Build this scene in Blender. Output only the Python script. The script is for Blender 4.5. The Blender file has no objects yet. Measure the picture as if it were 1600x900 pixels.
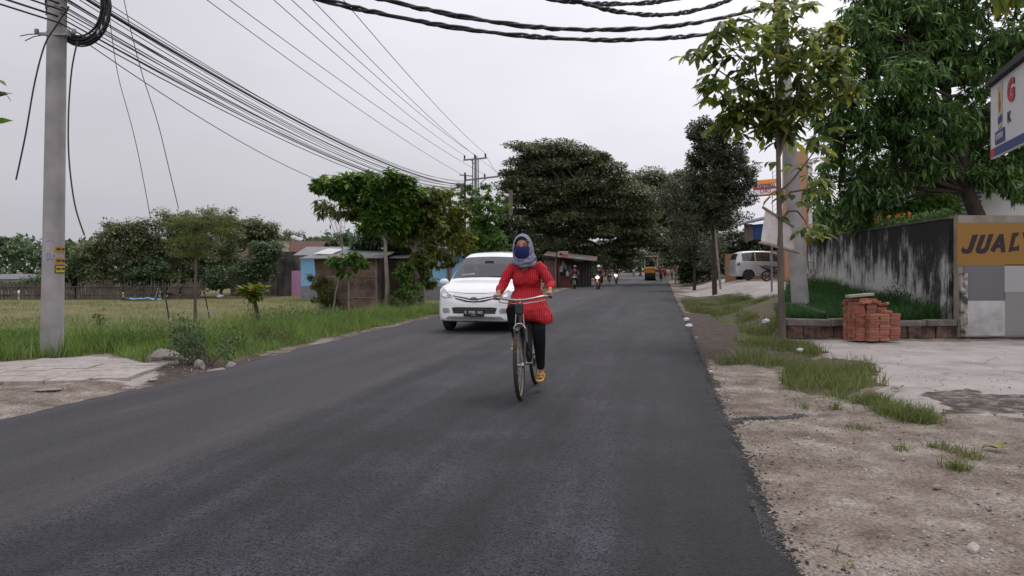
import bpy, bmesh, math, random
import numpy as np
from mathutils import Vector, Matrix
from mathutils.bvhtree import BVHTree
from mathutils.geometry import delaunay_2d_cdt

scene = bpy.context.scene
R = math.radians
rnd = random.Random(7)
rng = np.random.default_rng(7)

# ------------------------------------------------------------------ camera, sky, sun, exposure
CAM_H = 1.30
FPX = 1156.0          # focal length in photo pixels (photo 1600 wide)
HOR = 422.0           # horizon row in the photo
cam_d = bpy.data.cameras.new("camera")
cam_d.sensor_width = 36.0
cam_d.lens = 36.0 * FPX / 1600.0
cam_d.shift_y = -(450.0 - HOR) / 1600.0
cam_d.clip_end = 3000.0
cam_d.clip_start = 0.05
cam = bpy.data.objects.new("camera", cam_d)
scene.collection.objects.link(cam)
cam.location = (0, 0, CAM_H)
cam.rotation_euler = (R(90), 0, 0)
scene.camera = cam

SUN_EL, SUN_AZ = 58.0, 28.0      # azimuth measured from +Y towards +X
world = bpy.data.worlds.new("World")
scene.world = world
world.use_nodes = True
wn, wl = world.node_tree.nodes, world.node_tree.links
wn.clear()
w_out = wn.new('ShaderNodeOutputWorld')
w_bg = wn.new('ShaderNodeBackground')
w_bg.inputs['Strength'].default_value = 0.1
w_sky = wn.new('ShaderNodeTexSky')
w_sky.sky_type = 'NISHITA'
w_sky.sun_disc = False
w_sky.sun_elevation = R(SUN_EL)
w_sky.sun_rotation = R(SUN_AZ)
w_sky.air_density = 1.5
w_sky.dust_density = 6.0
# overcast deck: CIE-like gradient, brighter veil round the hidden sun, soft cloud mottling
w_tc = wn.new('ShaderNodeTexCoord')
w_sep = wn.new('ShaderNodeSeparateXYZ')
wl.new(w_tc.outputs['Generated'], w_sep.inputs[0])
def wmath(op, a, b=None):
    n = wn.new('ShaderNodeMath'); n.operation = op
    for i, v in enumerate((a, b)):
        if v is None: continue
        if isinstance(v, (int, float)): n.inputs[i].default_value = v
        else: wl.new(v, n.inputs[i])
    return n.outputs[0]
zc = wmath('MAXIMUM', w_sep.outputs[2], 0.0)
grad = wmath('ADD', wmath('MULTIPLY', wmath('POWER', zc, 1.3), 5.2), 4.9)
w_dot = wn.new('ShaderNodeVectorMath'); w_dot.operation = 'DOT_PRODUCT'
wl.new(w_tc.outputs['Generated'], w_dot.inputs[0])
gd = Vector((math.sin(R(36)) * math.cos(R(34)), math.cos(R(36)) * math.cos(R(34)), math.sin(R(34))))
w_dot.inputs[1].default_value = gd
glow = wmath('MULTIPLY', wmath('POWER', wmath('MAXIMUM', w_dot.outputs['Value'], 0.0), 5.0), 4.6)
w_map = wn.new('ShaderNodeMapping'); w_map.inputs['Scale'].default_value = (1.2, 1.2, 3.2)
wl.new(w_tc.outputs['Generated'], w_map.inputs[0])
w_noi = wn.new('ShaderNodeTexNoise'); w_noi.inputs['Scale'].default_value = 1.35
w_noi.inputs['Detail'].default_value = 5.0; w_noi.inputs['Roughness'].default_value = 0.5
wl.new(w_map.outputs[0], w_noi.inputs['Vector'])
mott = wmath('ADD', wmath('MULTIPLY', w_noi.outputs[0], 0.62), 0.70)
back = wmath('MULTIPLY', wmath('POWER', wmath('MAXIMUM', wmath('MULTIPLY', w_sep.outputs[1], -1.0), 0.0), 1.5), 6.5)   # extra sky brightness added behind the viewer to lift camera-facing surfaces
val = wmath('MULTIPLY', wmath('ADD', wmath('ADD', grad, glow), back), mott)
w_col = wn.new('ShaderNodeVectorMath'); w_col.operation = 'SCALE'
w_col.inputs[0].default_value = (0.98, 0.965, 1.055)
wl.new(val, w_col.inputs['Scale'])
w_mix = wn.new('ShaderNodeMix'); w_mix.data_type = 'RGBA'
w_mix.inputs[0].default_value = 0.94
wl.new(w_sky.outputs[0], w_mix.inputs[6]); wl.new(w_col.outputs[0], w_mix.inputs[7])
wl.new(w_mix.outputs[2], w_bg.inputs['Color'])
wl.new(w_bg.outputs[0], w_out.inputs['Surface'])

sun_d = bpy.data.lights.new("sun", 'SUN')
sun_d.energy = 0.9
sun_d.angle = R(14)
sun_d.color = (1.0, 0.96, 0.9)
sun = bpy.data.objects.new("sun", sun_d)
scene.collection.objects.link(sun)
sv = Vector((math.sin(R(SUN_AZ)) * math.cos(R(SUN_EL)), math.cos(R(SUN_AZ)) * math.cos(R(SUN_EL)), math.sin(R(SUN_EL))))
sun.rotation_euler = sv.to_track_quat('Z', 'Y').to_euler()

scene.view_settings.view_transform = 'Standard'
scene.view_settings.look = 'None'
scene.view_settings.exposure = 0.17
scene.view_settings.gamma = 1.0
scene.view_settings.use_curve_mapping = False
scene.render.engine = 'CYCLES'
scene.cycles.max_bounces = 6
scene.cycles.diffuse_bounces = 3
scene.cycles.glossy_bounces = 3
scene.cycles.transmission_bounces = 3
scene.cycles.transparent_max_bounces = 4
scene.cycles.caustics_reflective = False
scene.cycles.caustics_refractive = False
scene.cycles.use_denoising = True

# ------------------------------------------------------------------ places: photo measurements to metres
def at(px, py, Y):
    """world point that stands Y metres ahead of the camera in the direction measured in the photo"""
    return Vector(((px - 800.0) / FPX * Y, Y, CAM_H - (py - HOR) / FPX * Y))
def ss(a, b, x):
    t = np.clip((np.asarray(x, float) - a) / (b - a), 0, 1)
    return t * t * (3 - 2 * t)
def vnoise(x, y, seed=0):
    x = np.asarray(x, float); y = np.asarray(y, float)
    xi = np.floor(x); yi = np.floor(y); fx = x - xi; fy = y - yi
    fx = fx * fx * (3 - 2 * fx); fy = fy * fy * (3 - 2 * fy)
    def h(a, b):
        v = np.sin(a * 127.1 + b * 311.7 + seed * 74.7) * 43758.5453
        return v - np.floor(v)
    return (h(xi, yi) * (1 - fx) + h(xi + 1, yi) * fx) * (1 - fy) + (h(xi, yi + 1) * (1 - fx) + h(xi + 1, yi + 1) * fx) * fy
def fbm(x, y, seed=0, n=3):
    s = 0; a = 0.5
    for k in range(n):
        s = s + a * vnoise(np.asarray(x) * 2 ** k, np.asarray(y) * 2 ** k, seed + k); a *= 0.5
    return s / (1 - 0.5 ** n)
EDGE_Y = np.array([-20, 1.0, 3.0, 6.31, 8.95, 13.0, 20.6, 34, 50, 78, 100, 140, 200, 320, 600])
EDGE_L = np.array([-7.6, -5.6, -5.2, -4.45, -3.95, -3.4, -2.15, .65, 3.6, 8.7, 13.2, 20.5, 29, 44, 70])
EDGE_R = np.array([-3.6, .70, 1.12, 1.79, 2.33, 3.17, 4.72, 7.47, 10.75, 16.5, 20.9, 28.5, 37, 52, 78])
def EL(y): return np.interp(y, EDGE_Y, EDGE_L)
def ER(y): return np.interp(y, EDGE_Y, EDGE_R)
def H(x, y, rough=True):
    x = np.asarray(x, float); y = np.asarray(y, float)
    dR = x - ER(y); dL = EL(y) - x
    rise = ss(1.0, 4.5, dR) * .75 * ss(20, 36, y)
    bed = ss(1.6, 2.0 + .25 * np.maximum(0, y - 16), dR) * ss(14.72, 14.95, y) * (.30 + .33 * ss(15, 23, y))
    right = np.maximum(rise, bed) - .055
    left = -.055 - .27 * ss(1.2, 6, dL) * ss(11, 18, y) - .3 * ss(30, 50, y) * ss(3, 10, dL)
    left = left + .06 * ss(.2, .9, dL) * ss(12, 10, y)
    h = np.where(dR > 0, right, np.where(dL > 0, left, -.055))
    if rough:
        off = np.maximum(dR, dL)
        m = ss(-.1, .25, off)
        h = h + m * ((fbm(x * 3, y * 3, 3) - .5) * .05 + (fbm(x * 14, y * 14, 9, 2) - .5) * .022)
    return h
def gp(px, py, dz=0.0):
    """the point of the ground seen at a photo pixel"""
    Y = 8.0
    for _ in range(40):
        x = (px - 800) / FPX * Y
        hz = float(H(x, Y, False)) + dz
        Y = .6 * Y + .4 * (CAM_H - hz) * FPX / max(py - HOR, 1.0)
    x = (px - 800) / FPX * Y
    return Vector((x, Y, float(H(x, Y, False))))

# ------------------------------------------------------------------ materials
MATS = {}
def nt(m):
    m.use_nodes = True
    return m.node_tree.nodes, m.node_tree.links
def new_node(n, t, **kw):
    o = n.new(t)
    for k, v in kw.items(): setattr(o, k, v)
    return o
def mat(name, c1, c2=None, rough=.7, scale=6.0, detail=5.0, bump=0.0, bscale=None, metal=0.0, spec=.4, stretch=None, contrast=.25, coat=0.0, emit=0.0):
    if name in MATS: return MATS[name]
    m = bpy.data.materials.new(name); n, l = nt(m)
    b = n['Principled BSDF']
    b.inputs['Roughness'].default_value = rough; b.inputs['Metallic'].default_value = metal
    b.inputs['Specular IOR Level'].default_value = spec
    b.inputs['Coat Weight'].default_value = coat; b.inputs['Coat Roughness'].default_value = .06
    c2 = c2 or tuple(v * .72 for v in c1)
    tc = new_node(n, 'ShaderNodeTexCoord'); mp = new_node(n, 'ShaderNodeMapping')
    l.new(tc.outputs['Object'], mp.inputs[0])
    if stretch: mp.inputs['Scale'].default_value = stretch
    no = new_node(n, 'ShaderNodeTexNoise'); no.inputs['Scale'].default_value = scale; no.inputs['Detail'].default_value = detail
    l.new(mp.outputs[0], no.inputs['Vector'])
    cr = new_node(n, 'ShaderNodeValToRGB')
    cr.color_ramp.elements[0].position = .5 - contrast; cr.color_ramp.elements[1].position = .5 + contrast
    cr.color_ramp.elements[0].color = (*c2, 1); cr.color_ramp.elements[1].color = (*c1, 1)
    l.new(no.outputs[0], cr.inputs[0]); l.new(cr.outputs[0], b.inputs['Base Color'])
    if bump:
        n2 = new_node(n, 'ShaderNodeTexNoise'); n2.inputs['Scale'].default_value = bscale or scale * 4; n2.inputs['Detail'].default_value = 6
        l.new(mp.outputs[0], n2.inputs['Vector'])
        bp = new_node(n, 'ShaderNodeBump'); bp.inputs['Strength'].default_value = bump; bp.inputs['Distance'].default_value = .02
        l.new(n2.outputs[0], bp.inputs['Height']); l.new(bp.outputs[0], b.inputs['Normal'])
    if emit:
        b.inputs['Emission Color'].default_value = (*c1, 1); b.inputs['Emission Strength'].default_value = emit
    MATS[name] = m
    return m
def leaf_mat(name, cols, rough=.45, trans=.3, spec=.35):
    if name in MATS: return MATS[name]
    m = bpy.data.materials.new(name); n, l = nt(m)
    b = n['Principled BSDF']; out = n['Material Output']
    g = new_node(n, 'ShaderNodeNewGeometry')
    cr = new_node(n, 'ShaderNodeValToRGB')
    cr.color_ramp.elements[0].position = 0; cr.color_ramp.elements[1].position = 1
    while len(cr.color_ramp.elements) < len(cols): cr.color_ramp.elements.new(.5)
    for i, c in enumerate(cols):
        e = cr.color_ramp.elements[i]; e.position = i / (len(cols) - 1); e.color = (*c, 1)
    l.new(g.outputs['Random Per Island'], cr.inputs[0])
    # slow drift of hue over the plant (age of the shoots)
    tc = new_node(n, 'ShaderNodeTexCoord'); no = new_node(n, 'ShaderNodeTexNoise')
    no.inputs['Scale'].default_value = .9; no.inputs['Detail'].default_value = 2
    l.new(tc.outputs['Object'], no.inputs['Vector'])
    hs = new_node(n, 'ShaderNodeHueSaturation')
    mr = new_node(n, 'ShaderNodeMapRange'); mr.inputs[1].default_value = .3; mr.inputs[2].default_value = .7
    mr.inputs[3].default_value = .75; mr.inputs[4].default_value = 1.3
    l.new(no.outputs[0], mr.inputs[0]); l.new(mr.outputs[0], hs.inputs['Value'])
    l.new(cr.outputs[0], hs.inputs['Color'])
    l.new(hs.outputs[0], b.inputs['Base Color'])
    b.inputs['Roughness'].default_value = rough; b.inputs['Specular IOR Level'].default_value = spec
    tr = new_node(n, 'ShaderNodeBsdfTranslucent'); mx = new_node(n, 'ShaderNodeMixShader'); mx.inputs[0].default_value = trans
    hs2 = new_node(n, 'ShaderNodeHueSaturation'); hs2.inputs['Value'].default_value = 1.7; hs2.inputs['Hue'].default_value = .485
    l.new(hs.outputs[0], hs2.inputs['Color']); l.new(hs2.outputs[0], tr.inputs['Color'])
    l.new(b.outputs[0], mx.inputs[1]); l.new(tr.outputs[0], mx.inputs[2]); l.new(mx.outputs[0], out.inputs['Surface'])
    MATS[name] = m
    return m
def rand_mat(name, cols, rough=.8, bump=.0, bscale=30):
    """solid things of one kind with a different tone per piece"""
    if name in MATS: return MATS[name]
    m = bpy.data.materials.new(name); n, l = nt(m); b = n['Principled BSDF']
    g = new_node(n, 'ShaderNodeNewGeometry'); oi = new_node(n, 'ShaderNodeObjectInfo')
    ad = new_node(n, 'ShaderNodeMath', operation='ADD'); fr = new_node(n, 'ShaderNodeMath', operation='FRACT')
    l.new(g.outputs['Random Per Island'], ad.inputs[0]); l.new(oi.outputs['Random'], ad.inputs[1]); l.new(ad.outputs[0], fr.inputs[0])
    cr = new_node(n, 'ShaderNodeValToRGB')
    while len(cr.color_ramp.elements) < len(cols): cr.color_ramp.elements.new(.5)
    for i, c in enumerate(cols):
        e = cr.color_ramp.elements[i]; e.position = i / (len(cols) - 1); e.color = (*c, 1)
    l.new(fr.outputs[0], cr.inputs[0])
    tc = new_node(n, 'ShaderNodeTexCoord'); no = new_node(n, 'ShaderNodeTexNoise'); no.inputs['Scale'].default_value = bscale; no.inputs['Detail'].default_value = 4
    l.new(tc.outputs['Object'], no.inputs['Vector'])
    mr = new_node(n, 'ShaderNodeMapRange'); mr.inputs[1].default_value = .25; mr.inputs[2].default_value = .75; mr.inputs[3].default_value = .65; mr.inputs[4].default_value = 1.25
    l.new(no.outputs[0], mr.inputs[0])
    hs = new_node(n, 'ShaderNodeHueSaturation'); l.new(cr.outputs[0], hs.inputs['Color']); l.new(mr.outputs[0], hs.inputs['Value'])
    l.new(hs.outputs[0], b.inputs['Base Color']); b.inputs['Roughness'].default_value = rough
    if bump:
        bp = new_node(n, 'ShaderNodeBump'); bp.inputs['Strength'].default_value = bump; bp.inputs['Distance'].default_value = .01
        l.new(no.outputs[0], bp.inputs['Height']); l.new(bp.outputs[0], b.inputs['Normal'])
    MATS[name] = m
    return m

# ------------------------------------------------------------------ mesh helpers
def tag(o, label=None, cat=None, group=None, kind=None):
    if label: o['label'] = label
    if cat: o['category'] = cat
    if group: o['group'] = group
    if kind: o['kind'] = kind
    return o
def link(name, me, mats=None, parent=None):
    o = bpy.data.objects.new(name, me)
    scene.collection.objects.link(o)
    if mats is not None and me is not None and len(me.materials) == 0:
        for m in (mats if isinstance(mats, (list, tuple)) else [mats]): me.materials.append(m)
    if parent: o.parent = parent
    return o
def empty(name, loc=(0, 0, 0), rz=0.0, label=None, cat=None, group=None):
    o = bpy.data.objects.new(name, None); scene.collection.objects.link(o)
    o.location = loc; o.rotation_euler = (0, 0, rz); o.empty_display_size = .2
    return tag(o, label, cat, group)
def copy_tree(o, parent=None):
    c = o.copy(); scene.collection.objects.link(c)
    if parent: c.parent = parent
    for ch in o.children: copy_tree(ch, c)
    return c
class MB:
    def __init__(s): s.v = []; s.f = []; s.mi = []; s.cur = 0
    def add(s, vs, fs):
        b = len(s.v); s.v.extend([tuple(v) for v in vs])
        for f in fs: s.f.append([i + b for i in f]); s.mi.append(s.cur)
        return s
    def box(s, c, d, rot=None, taper=0.0):
        x, y, z = d[0] / 2, d[1] / 2, d[2] / 2; t = 1 - taper
        vs = [(-x, -y, -z), (x, -y, -z), (x, y, -z), (-x, y, -z), (-x * t, -y * t, z), (x * t, -y * t, z), (x * t, y * t, z), (-x * t, y * t, z)]
        M = (rot.to_4x4() if rot is not None else Matrix.Identity(4)); c = Vector(c)
        vs = [M @ Vector(v) + c for v in vs]
        return s.add(vs, [(0, 3, 2, 1), (4, 5, 6, 7), (0, 1, 5, 4), (1, 2, 6, 5), (2, 3, 7, 6), (3, 0, 4, 7)])
    def bar(s, a, b, w, h=None, up=(0, 0, 1)):
        a, b = Vector(a), Vector(b); h = h or w; d = (b - a).normalized(); u = Vector(up)
        if abs(d.dot(u)) > .98: u = Vector((1, 0, 0))
        sd = d.cross(u).normalized(); u = sd.cross(d)
        vs = [p + sd * i * w / 2 + u * j * h / 2 for p in (a, b) for i, j in ((-1, -1), (1, -1), (1, 1), (-1, 1))]
        return s.add(vs, [(0, 1, 2, 3), (7, 6, 5, 4), (0, 4, 5, 1), (1, 5, 6, 2), (2, 6, 7, 3), (3, 7, 4, 0)])
    def tube(s, pts, rs, n=8, caps=True, flat=None, side=None, roundcap=False):
        pts = [Vector(p) for p in pts]
        if isinstance(rs, (int, float)): rs = [rs] * len(pts)
        rs = list(rs)
        if roundcap:
            np_, nr = [], []
            d0 = (pts[1] - pts[0]).normalized(); d1 = (pts[-1] - pts[-2]).normalized()
            for k in (0, 1, 2):
                a = math.pi / 2 * k / 3
                np_.append(pts[0] - d0 * rs[0] * math.cos(a)); nr.append(max(rs[0] * math.sin(a), rs[0] * .12))
            np_ += pts; nr += rs
            for k in (2, 1, 0):
                a = math.pi / 2 * k / 3
                np_.append(pts[-1] + d1 * rs[-1] * math.cos(a)); nr.append(max(rs[-1] * math.sin(a), rs[-1] * .12))
            pts, rs = np_, nr
        b = len(s.v); m = len(pts); u = Vector(side) if side is not None else None
        for i, p in enumerate(pts):
            d = (pts[min(i + 1, m - 1)] - pts[max(i - 1, 0)])
            if d.length < 1e-9: d = Vector((0, 0, 1))
            d.normalize()
            if u is None: u = d.orthogonal().normalized()
            u = (u - d * u.dot(d))
            if u.length < 1e-6: u = d.orthogonal()
            u.normalize(); w = d.cross(u); fl = flat or 1.0
            for k in range(n):
                a = 2 * math.pi * k / n
                s.v.append(tuple(p + u * rs[i] * math.cos(a) + w * rs[i] * fl * math.sin(a)))
        for i in range(m - 1):
            for k in range(n):
                k2 = (k + 1) % n
                s.f.append([b + i * n + k, b + i * n + k2, b + (i + 1) * n + k2, b + (i + 1) * n + k]); s.mi.append(s.cur)
        if caps:
            s.f.append([b + k for k in range(n)][::-1]); s.mi.append(s.cur)
            s.f.append([b + (m - 1) * n + k for k in range(n)]); s.mi.append(s.cur)
        return s
    def lathe(s, prof, c=(0, 0, 0), axis='Z', n=24, close=False):
        """prof: (radius, height) pairs; close joins last to first (ring section)"""
        b = len(s.v); c = Vector(c); m = len(prof)
        for r, h in prof:
            for k in range(n):
                a = 2 * math.pi * k / n; x, y = r * math.cos(a), r * math.sin(a)
                p = (x, y, h) if axis == 'Z' else ((h, x, y) if axis == 'X' else (y, h, x))
                s.v.append(tuple(Vector(p) + c))
        for i in range(m if close else m - 1):
            for k in range(n):
                k2 = (k + 1) % n; j = (i + 1) % m
                s.f.append([b + i * n + k, b + i * n + k2, b + j * n + k2, b + j * n + k]); s.mi.append(s.cur)
        if not close:
            s.f.append([b + k for k in range(n)][::-1]); s.mi.append(s.cur)
            s.f.append([b + (m - 1) * n + k for k in range(n)]); s.mi.append(s.cur)
        return s
    def ell(s, c, r, n=14, m=9, rot=None):
        b = len(s.v); c = Vector(c); M = rot or Matrix.Identity(3)
        for i in range(1, m):
            t = math.pi * i / m
            for k in range(n):
                a = 2 * math.pi * k / n
                s.v.append(tuple(c + M @ Vector((r[0] * math.sin(t) * math.cos(a), r[1] * math.sin(t) * math.sin(a), r[2] * math.cos(t)))))
        top = len(s.v); s.v.append(tuple(c + M @ Vector((0, 0, r[2])))); s.v.append(tuple(c - M @ Vector((0, 0, r[2]))))
        for k in range(n):
            k2 = (k + 1) % n
            s.f.append([top, b + k, b + k2]); s.mi.append(s.cur)
            s.f.append([top + 1, b + (m - 2) * n + k2, b + (m - 2) * n + k]); s.mi.append(s.cur)
            for i in range(m - 2):
                s.f.append([b + i * n + k, b + (i + 1) * n + k, b + (i + 1) * n + k2, b + i * n + k2]); s.mi.append(s.cur)
        return s
    def prism(s, poly, y0, y1, axis='Y'):
        n = len(poly)
        def P(x, z, y): return (x, y, z) if axis == 'Y' else ((y, x, z) if axis == 'X' else (x, z, y))
        vs = [P(x, z, y0) for x, z in poly] + [P(x, z, y1) for x, z in poly]
        return s.add(vs, [list(range(n))[::-1], list(range(n, 2 * n))] + [(i, (i + 1) % n, n + (i + 1) % n, n + i) for i in range(n)])
    def mesh(s, name, mats, smooth=False, bevel=0.0):
        me = bpy.data.meshes.new(name); me.from_pydata(s.v, [], s.f)
        for m in (mats if isinstance(mats, (list, tuple)) else [mats]): me.materials.append(m)
        if max(s.mi, default=0) > 0: me.polygons.foreach_set('material_index', s.mi)
        me.update()
        bm = bmesh.new(); bm.from_mesh(me); bmesh.ops.recalc_face_normals(bm, faces=bm.faces)
        if bevel:
            es = [e for e in bm.edges if len(e.link_faces) == 2 and e.calc_face_angle(0) > .6]
            bmesh.ops.bevel(bm, geom=es, offset=bevel, segments=1, affect='EDGES', clamp_overlap=True)
        bm.to_mesh(me); bm.free()
        if smooth: me.polygons.foreach_set('use_smooth', [True] * len(me.polygons)); me.set_sharp_from_angle(angle=R(45))
        return me
    def build(s, name, mats, parent=None, smooth=False, bevel=0.0):
        return link(name, s.mesh(name, mats, smooth, bevel), None, parent)
def fuse(mb, name, m, parent=None, voxel=.006, smooth=4, color=None):
    """one continuous skin over overlapping closed shapes"""
    o = link(name, mb.mesh(name, m))
    r = o.modifiers.new('r', 'REMESH'); r.mode = 'VOXEL'; r.voxel_size = voxel
    if smooth:
        sm = o.modifiers.new('s', 'SMOOTH'); sm.iterations = smooth; sm.factor = .5
    dg = bpy.context.evaluated_depsgraph_get()
    me = bpy.data.meshes.new_from_object(o.evaluated_get(dg))
    old = o.data; o.modifiers.clear(); o.data = me; bpy.data.meshes.remove(old)
    me.name = name
    if len(me.materials) == 0: me.materials.append(m)
    me.polygons.foreach_set('use_smooth', [True] * len(me.polygons))
    if parent: o.parent = parent
    return o
def scatter_mesh(name, tv, tf, O, A, B, C, m, parent=None, smooth=False):
    """one mesh of many copies of a small template; O origin, A B C scaled axes, all (N,3)"""
    tv = np.asarray(tv, float); N = len(O); k = len(tv)
    V = O[:, None, :] + tv[None, :, 0:1] * A[:, None, :] + tv[None, :, 1:2] * B[:, None, :] + tv[None, :, 2:3] * C[:, None, :]
    idx = np.concatenate([np.array(f) for f in tf]); sizes = np.array([len(f) for f in tf])
    loops = (idx[None, :] + (np.arange(N) * k)[:, None]).ravel()
    tot = np.tile(sizes, N); start = np.concatenate([[0], np.cumsum(tot)[:-1]])
    me = bpy.data.meshes.new(name)
    me.vertices.add(N * k); me.vertices.foreach_set('co', V.reshape(-1).astype(np.float32))
    me.loops.add(len(loops)); me.loops.foreach_set('vertex_index', loops.astype(np.int32))
    me.polygons.add(len(tot)); me.polygons.foreach_set('loop_start', start.astype(np.int32)); me.polygons.foreach_set('loop_total', tot.astype(np.int32))
    me.materials.append(m)
    if smooth: me.polygons.foreach_set('use_smooth', np.ones(len(tot), bool))
    me.update(calc_edges=True); me.validate()
    return link(name, me, None, parent)
def nrm(a): return a / np.maximum(np.linalg.norm(a, axis=-1, keepdims=True), 1e-9)
def frames(D, roll_up=True, jitter=.5):
    """D unit leaf axes -> side B, normal C with the blade facing roughly up"""
    up = np.tile([0, 0, 1.0], (len(D), 1)) + rng.normal(0, jitter, D.shape)
    B = nrm(np.cross(D, up)); C = np.cross(B, D)
    return B, C
LEAF_FINE_V = [(0, 0, 0), (.35, 0, -.03), (.72, 0, -.08), (1, 0, -.2), (.3, .5, .05), (.7, .42, -.02), (.3, -.5, .05), (.7, -.42, -.02)]
LEAF_FINE_F = [(0, 1, 4), (0, 6, 1), (1, 2, 5, 4), (1, 6, 7, 2), (2, 3, 5), (2, 7, 3)]
LEAF_MID_V = [(0, 0, 0), (.45, .5, .0), (1, 0, -.12), (.45, -.5, .0), (.5, 0, -.08)]
LEAF_MID_F = [(0, 4, 1), (4, 2, 1), (0, 3, 4), (4, 3, 2)]
LEAF_FAR_V = [(0, 0, 0), (.5, .5, 0), (1, 0, -.1), (.5, -.5, 0)]
LEAF_FAR_F = [(0, 3, 2, 1)]
LEAVES = {'fine': (LEAF_FINE_V, LEAF_FINE_F), 'mid': (LEAF_MID_V, LEAF_MID_F), 'far': (LEAF_FAR_V, LEAF_FAR_F)}
def leaf_obj(name, P, D, L, W, kind, m, parent=None, jitter=.5):
    D = nrm(D); B, C = frames(D, jitter=jitter); N = len(P)
    L = np.broadcast_to(L, (N,))[:, None]; W = np.broadcast_to(W, (N,))[:, None]
    v, f = LEAVES[kind]
    return scatter_mesh(name, v, f, P, D * L, B * W, C * L, m, parent)
def text_mesh(s, size, ext=.004, shear=0.0, offset=0.0, sx=1.0, align='CENTER'):
    cu = bpy.data.curves.new('t', 'FONT'); cu.body = s; cu.size = size; cu.extrude = ext; cu.shear = shear; cu.offset = offset
    cu.align_x = align; cu.align_y = 'CENTER'; cu.resolution_u = 3
    o = bpy.data.objects.new('t', cu); scene.collection.objects.link(o)
    dg = bpy.context.evaluated_depsgraph_get(); me = bpy.data.meshes.new_from_object(o.evaluated_get(dg))
    bpy.data.objects.remove(o); bpy.data.curves.remove(cu)
    if sx != 1.0: me.transform(Matrix.Diagonal((sx, 1, 1, 1)))
    return me
def text(name, s, size, loc, rot, m, parent=None, **kw):
    me = text_mesh(s, size, **kw); o = link(name, me, m, parent)
    o.location = loc; o.rotation_euler = rot
    return o
# ------------------------------------------------------------------ ground zones
def inpoly(x, y, poly):
    x = np.asarray(x, float); y = np.asarray(y, float); r = np.zeros(x.shape, bool); n = len(poly); j = n - 1
    for i in range(n):
        xi, yi = poly[i]; xj, yj = poly[j]
        if yi != yj:
            c = ((yi > y) != (yj > y)) & (x < (xj - xi) * (y - yi) / (yj - yi) + xi)
            r ^= c
        j = i
    return r
def gpoly(pts): return [tuple(gp(a, b)[:2]) for a, b in pts]
PAVE = gpoly([(-700, 600), (-400, 572), (0, 566), (170, 553), (238, 571), (246, 588), (172, 603), (90, 597), (0, 603), (-500, 640)])
CONC = gpoly([(1275, 532), (1262, 545), (1330, 570), (1375, 600), (1372, 628), (1440, 640), (1600, 652), (2600, 690), (2400, 500), (1500, 521), (1400, 526)])
G1 = gpoly([(1068, 462), (1060, 470), (1082, 500), (1108, 545), (1120, 572), (1215, 572), (1262, 566), (1290, 545), (1250, 520), (1236, 490), (1240, 462), (1150, 458)])
DIRTL = gpoly([(228, 556), (262, 549), (310, 566), (372, 566), (395, 556), (430, 556), (330, 592), (270, 600), (240, 604)])
G2 = gpoly([(1232, 575), (1226, 598), (1262, 614), (1330, 618), (1372, 600), (1350, 566), (1290, 556)])
MUD1 = gpoly([(1062, 488), (1078, 520), (1098, 560), (1140, 565), (1150, 520), (1185, 503), (1130, 494)])
STAIN = gpoly([(1440, 622), (1490, 612), (1620, 612), (1900, 622), (1900, 650), (1600, 645), (1460, 645)])
DRIVE = gpoly([(1120, 462), (1215, 463), (1262, 462), (1262, 436), (1130, 436), (1082, 448), (1062, 462)])
def zones(x, y):
    x = np.asarray(x, float); y = np.asarray(y, float)
    jx = x + (fbm(x * 2.3, y * 2.3, 21) - .5) * .55; jy = y + (fbm(x * 2.1, y * 2.1, 31) - .5) * .9
    dR = x - ER(y); dL = EL(y) - x
    pave = inpoly(x, y, PAVE); conc = inpoly(jx * .6 + x * .4, jy * .6 + y * .4, CONC) | (inpoly(x, y, DRIVE)) | ((y > 30.5) & (y < 45) & (dR > 3.0) & (dR < 11))
    grass = inpoly(jx, jy, G1) | inpoly(jx, jy, G2)
    grass &= ~inpoly(jx, jy, MUD1)
    grass |= (dR > .9) & (y > 18) & ~conc & (dR < 3.4 + (y > 22) * 3)
    grass |= (dR > 2.1) & (y > 14.9) & ~((y > 26) & conc)
    lf = (y > 10.6 + .55 * np.clip((x + 7) / 2, 0, 1) * -1 + (fbm(x * 2, y, 5) - .5) * .6) & (dL > .35 + .35 * fbm(x * 2, y * 2, 8))
    lf |= (dL > 14)
    grass |= lf & ~pave & ~inpoly(x, y, DIRTL)
    fm = ss(2.6, 4.4, dL + (fbm(x * .7, y * .4, 12) - .5) * 2.2) * ss(13, 17, y) * (dL > 0)
    dirtl = inpoly(x, y, DIRTL)
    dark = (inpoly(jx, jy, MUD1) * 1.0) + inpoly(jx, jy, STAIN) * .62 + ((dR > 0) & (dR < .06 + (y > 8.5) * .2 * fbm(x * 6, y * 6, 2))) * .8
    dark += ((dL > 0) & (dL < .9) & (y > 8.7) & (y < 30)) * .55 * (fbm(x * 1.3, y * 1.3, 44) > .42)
    dark += dirtl * .5
    return grass * 1.0, np.maximum(conc, inpoly(jx, jy, PAVE) & (fbm(x * 1.7, y * 1.7, 91) > .3)) * 1.0, np.clip(dark, 0, 1), fm, pave
def axis(a, b, fine, lo, hi, g=1.16):
    v = list(np.arange(a, b, fine)); s = fine
    while v[-1] < hi: s *= g; v.append(v[-1] + s)
    s = fine
    while v[0] > lo: s *= g; v.insert(0, v[0] - s)
    return np.array(v)
gx = axis(-9.5, 9.5, .085, -900, 1000); gy = axis(2.0, 20.0, .085, -60, 1600)
X, Y = np.meshgrid(gx, gy)
Z = H(X, Y)
zg, zcn, zd, zf, zp = zones(X, Y)
Z = Z + np.where(zp, .0, 0) - np.where((zcn > 0) & ~zp & (Y < 16), (fbm(X * 3, Y * 3, 3) - .5) * .04, 0)
nx, ny = len(gx), len(gy)
me = bpy.data.meshes.new('ground')
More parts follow.
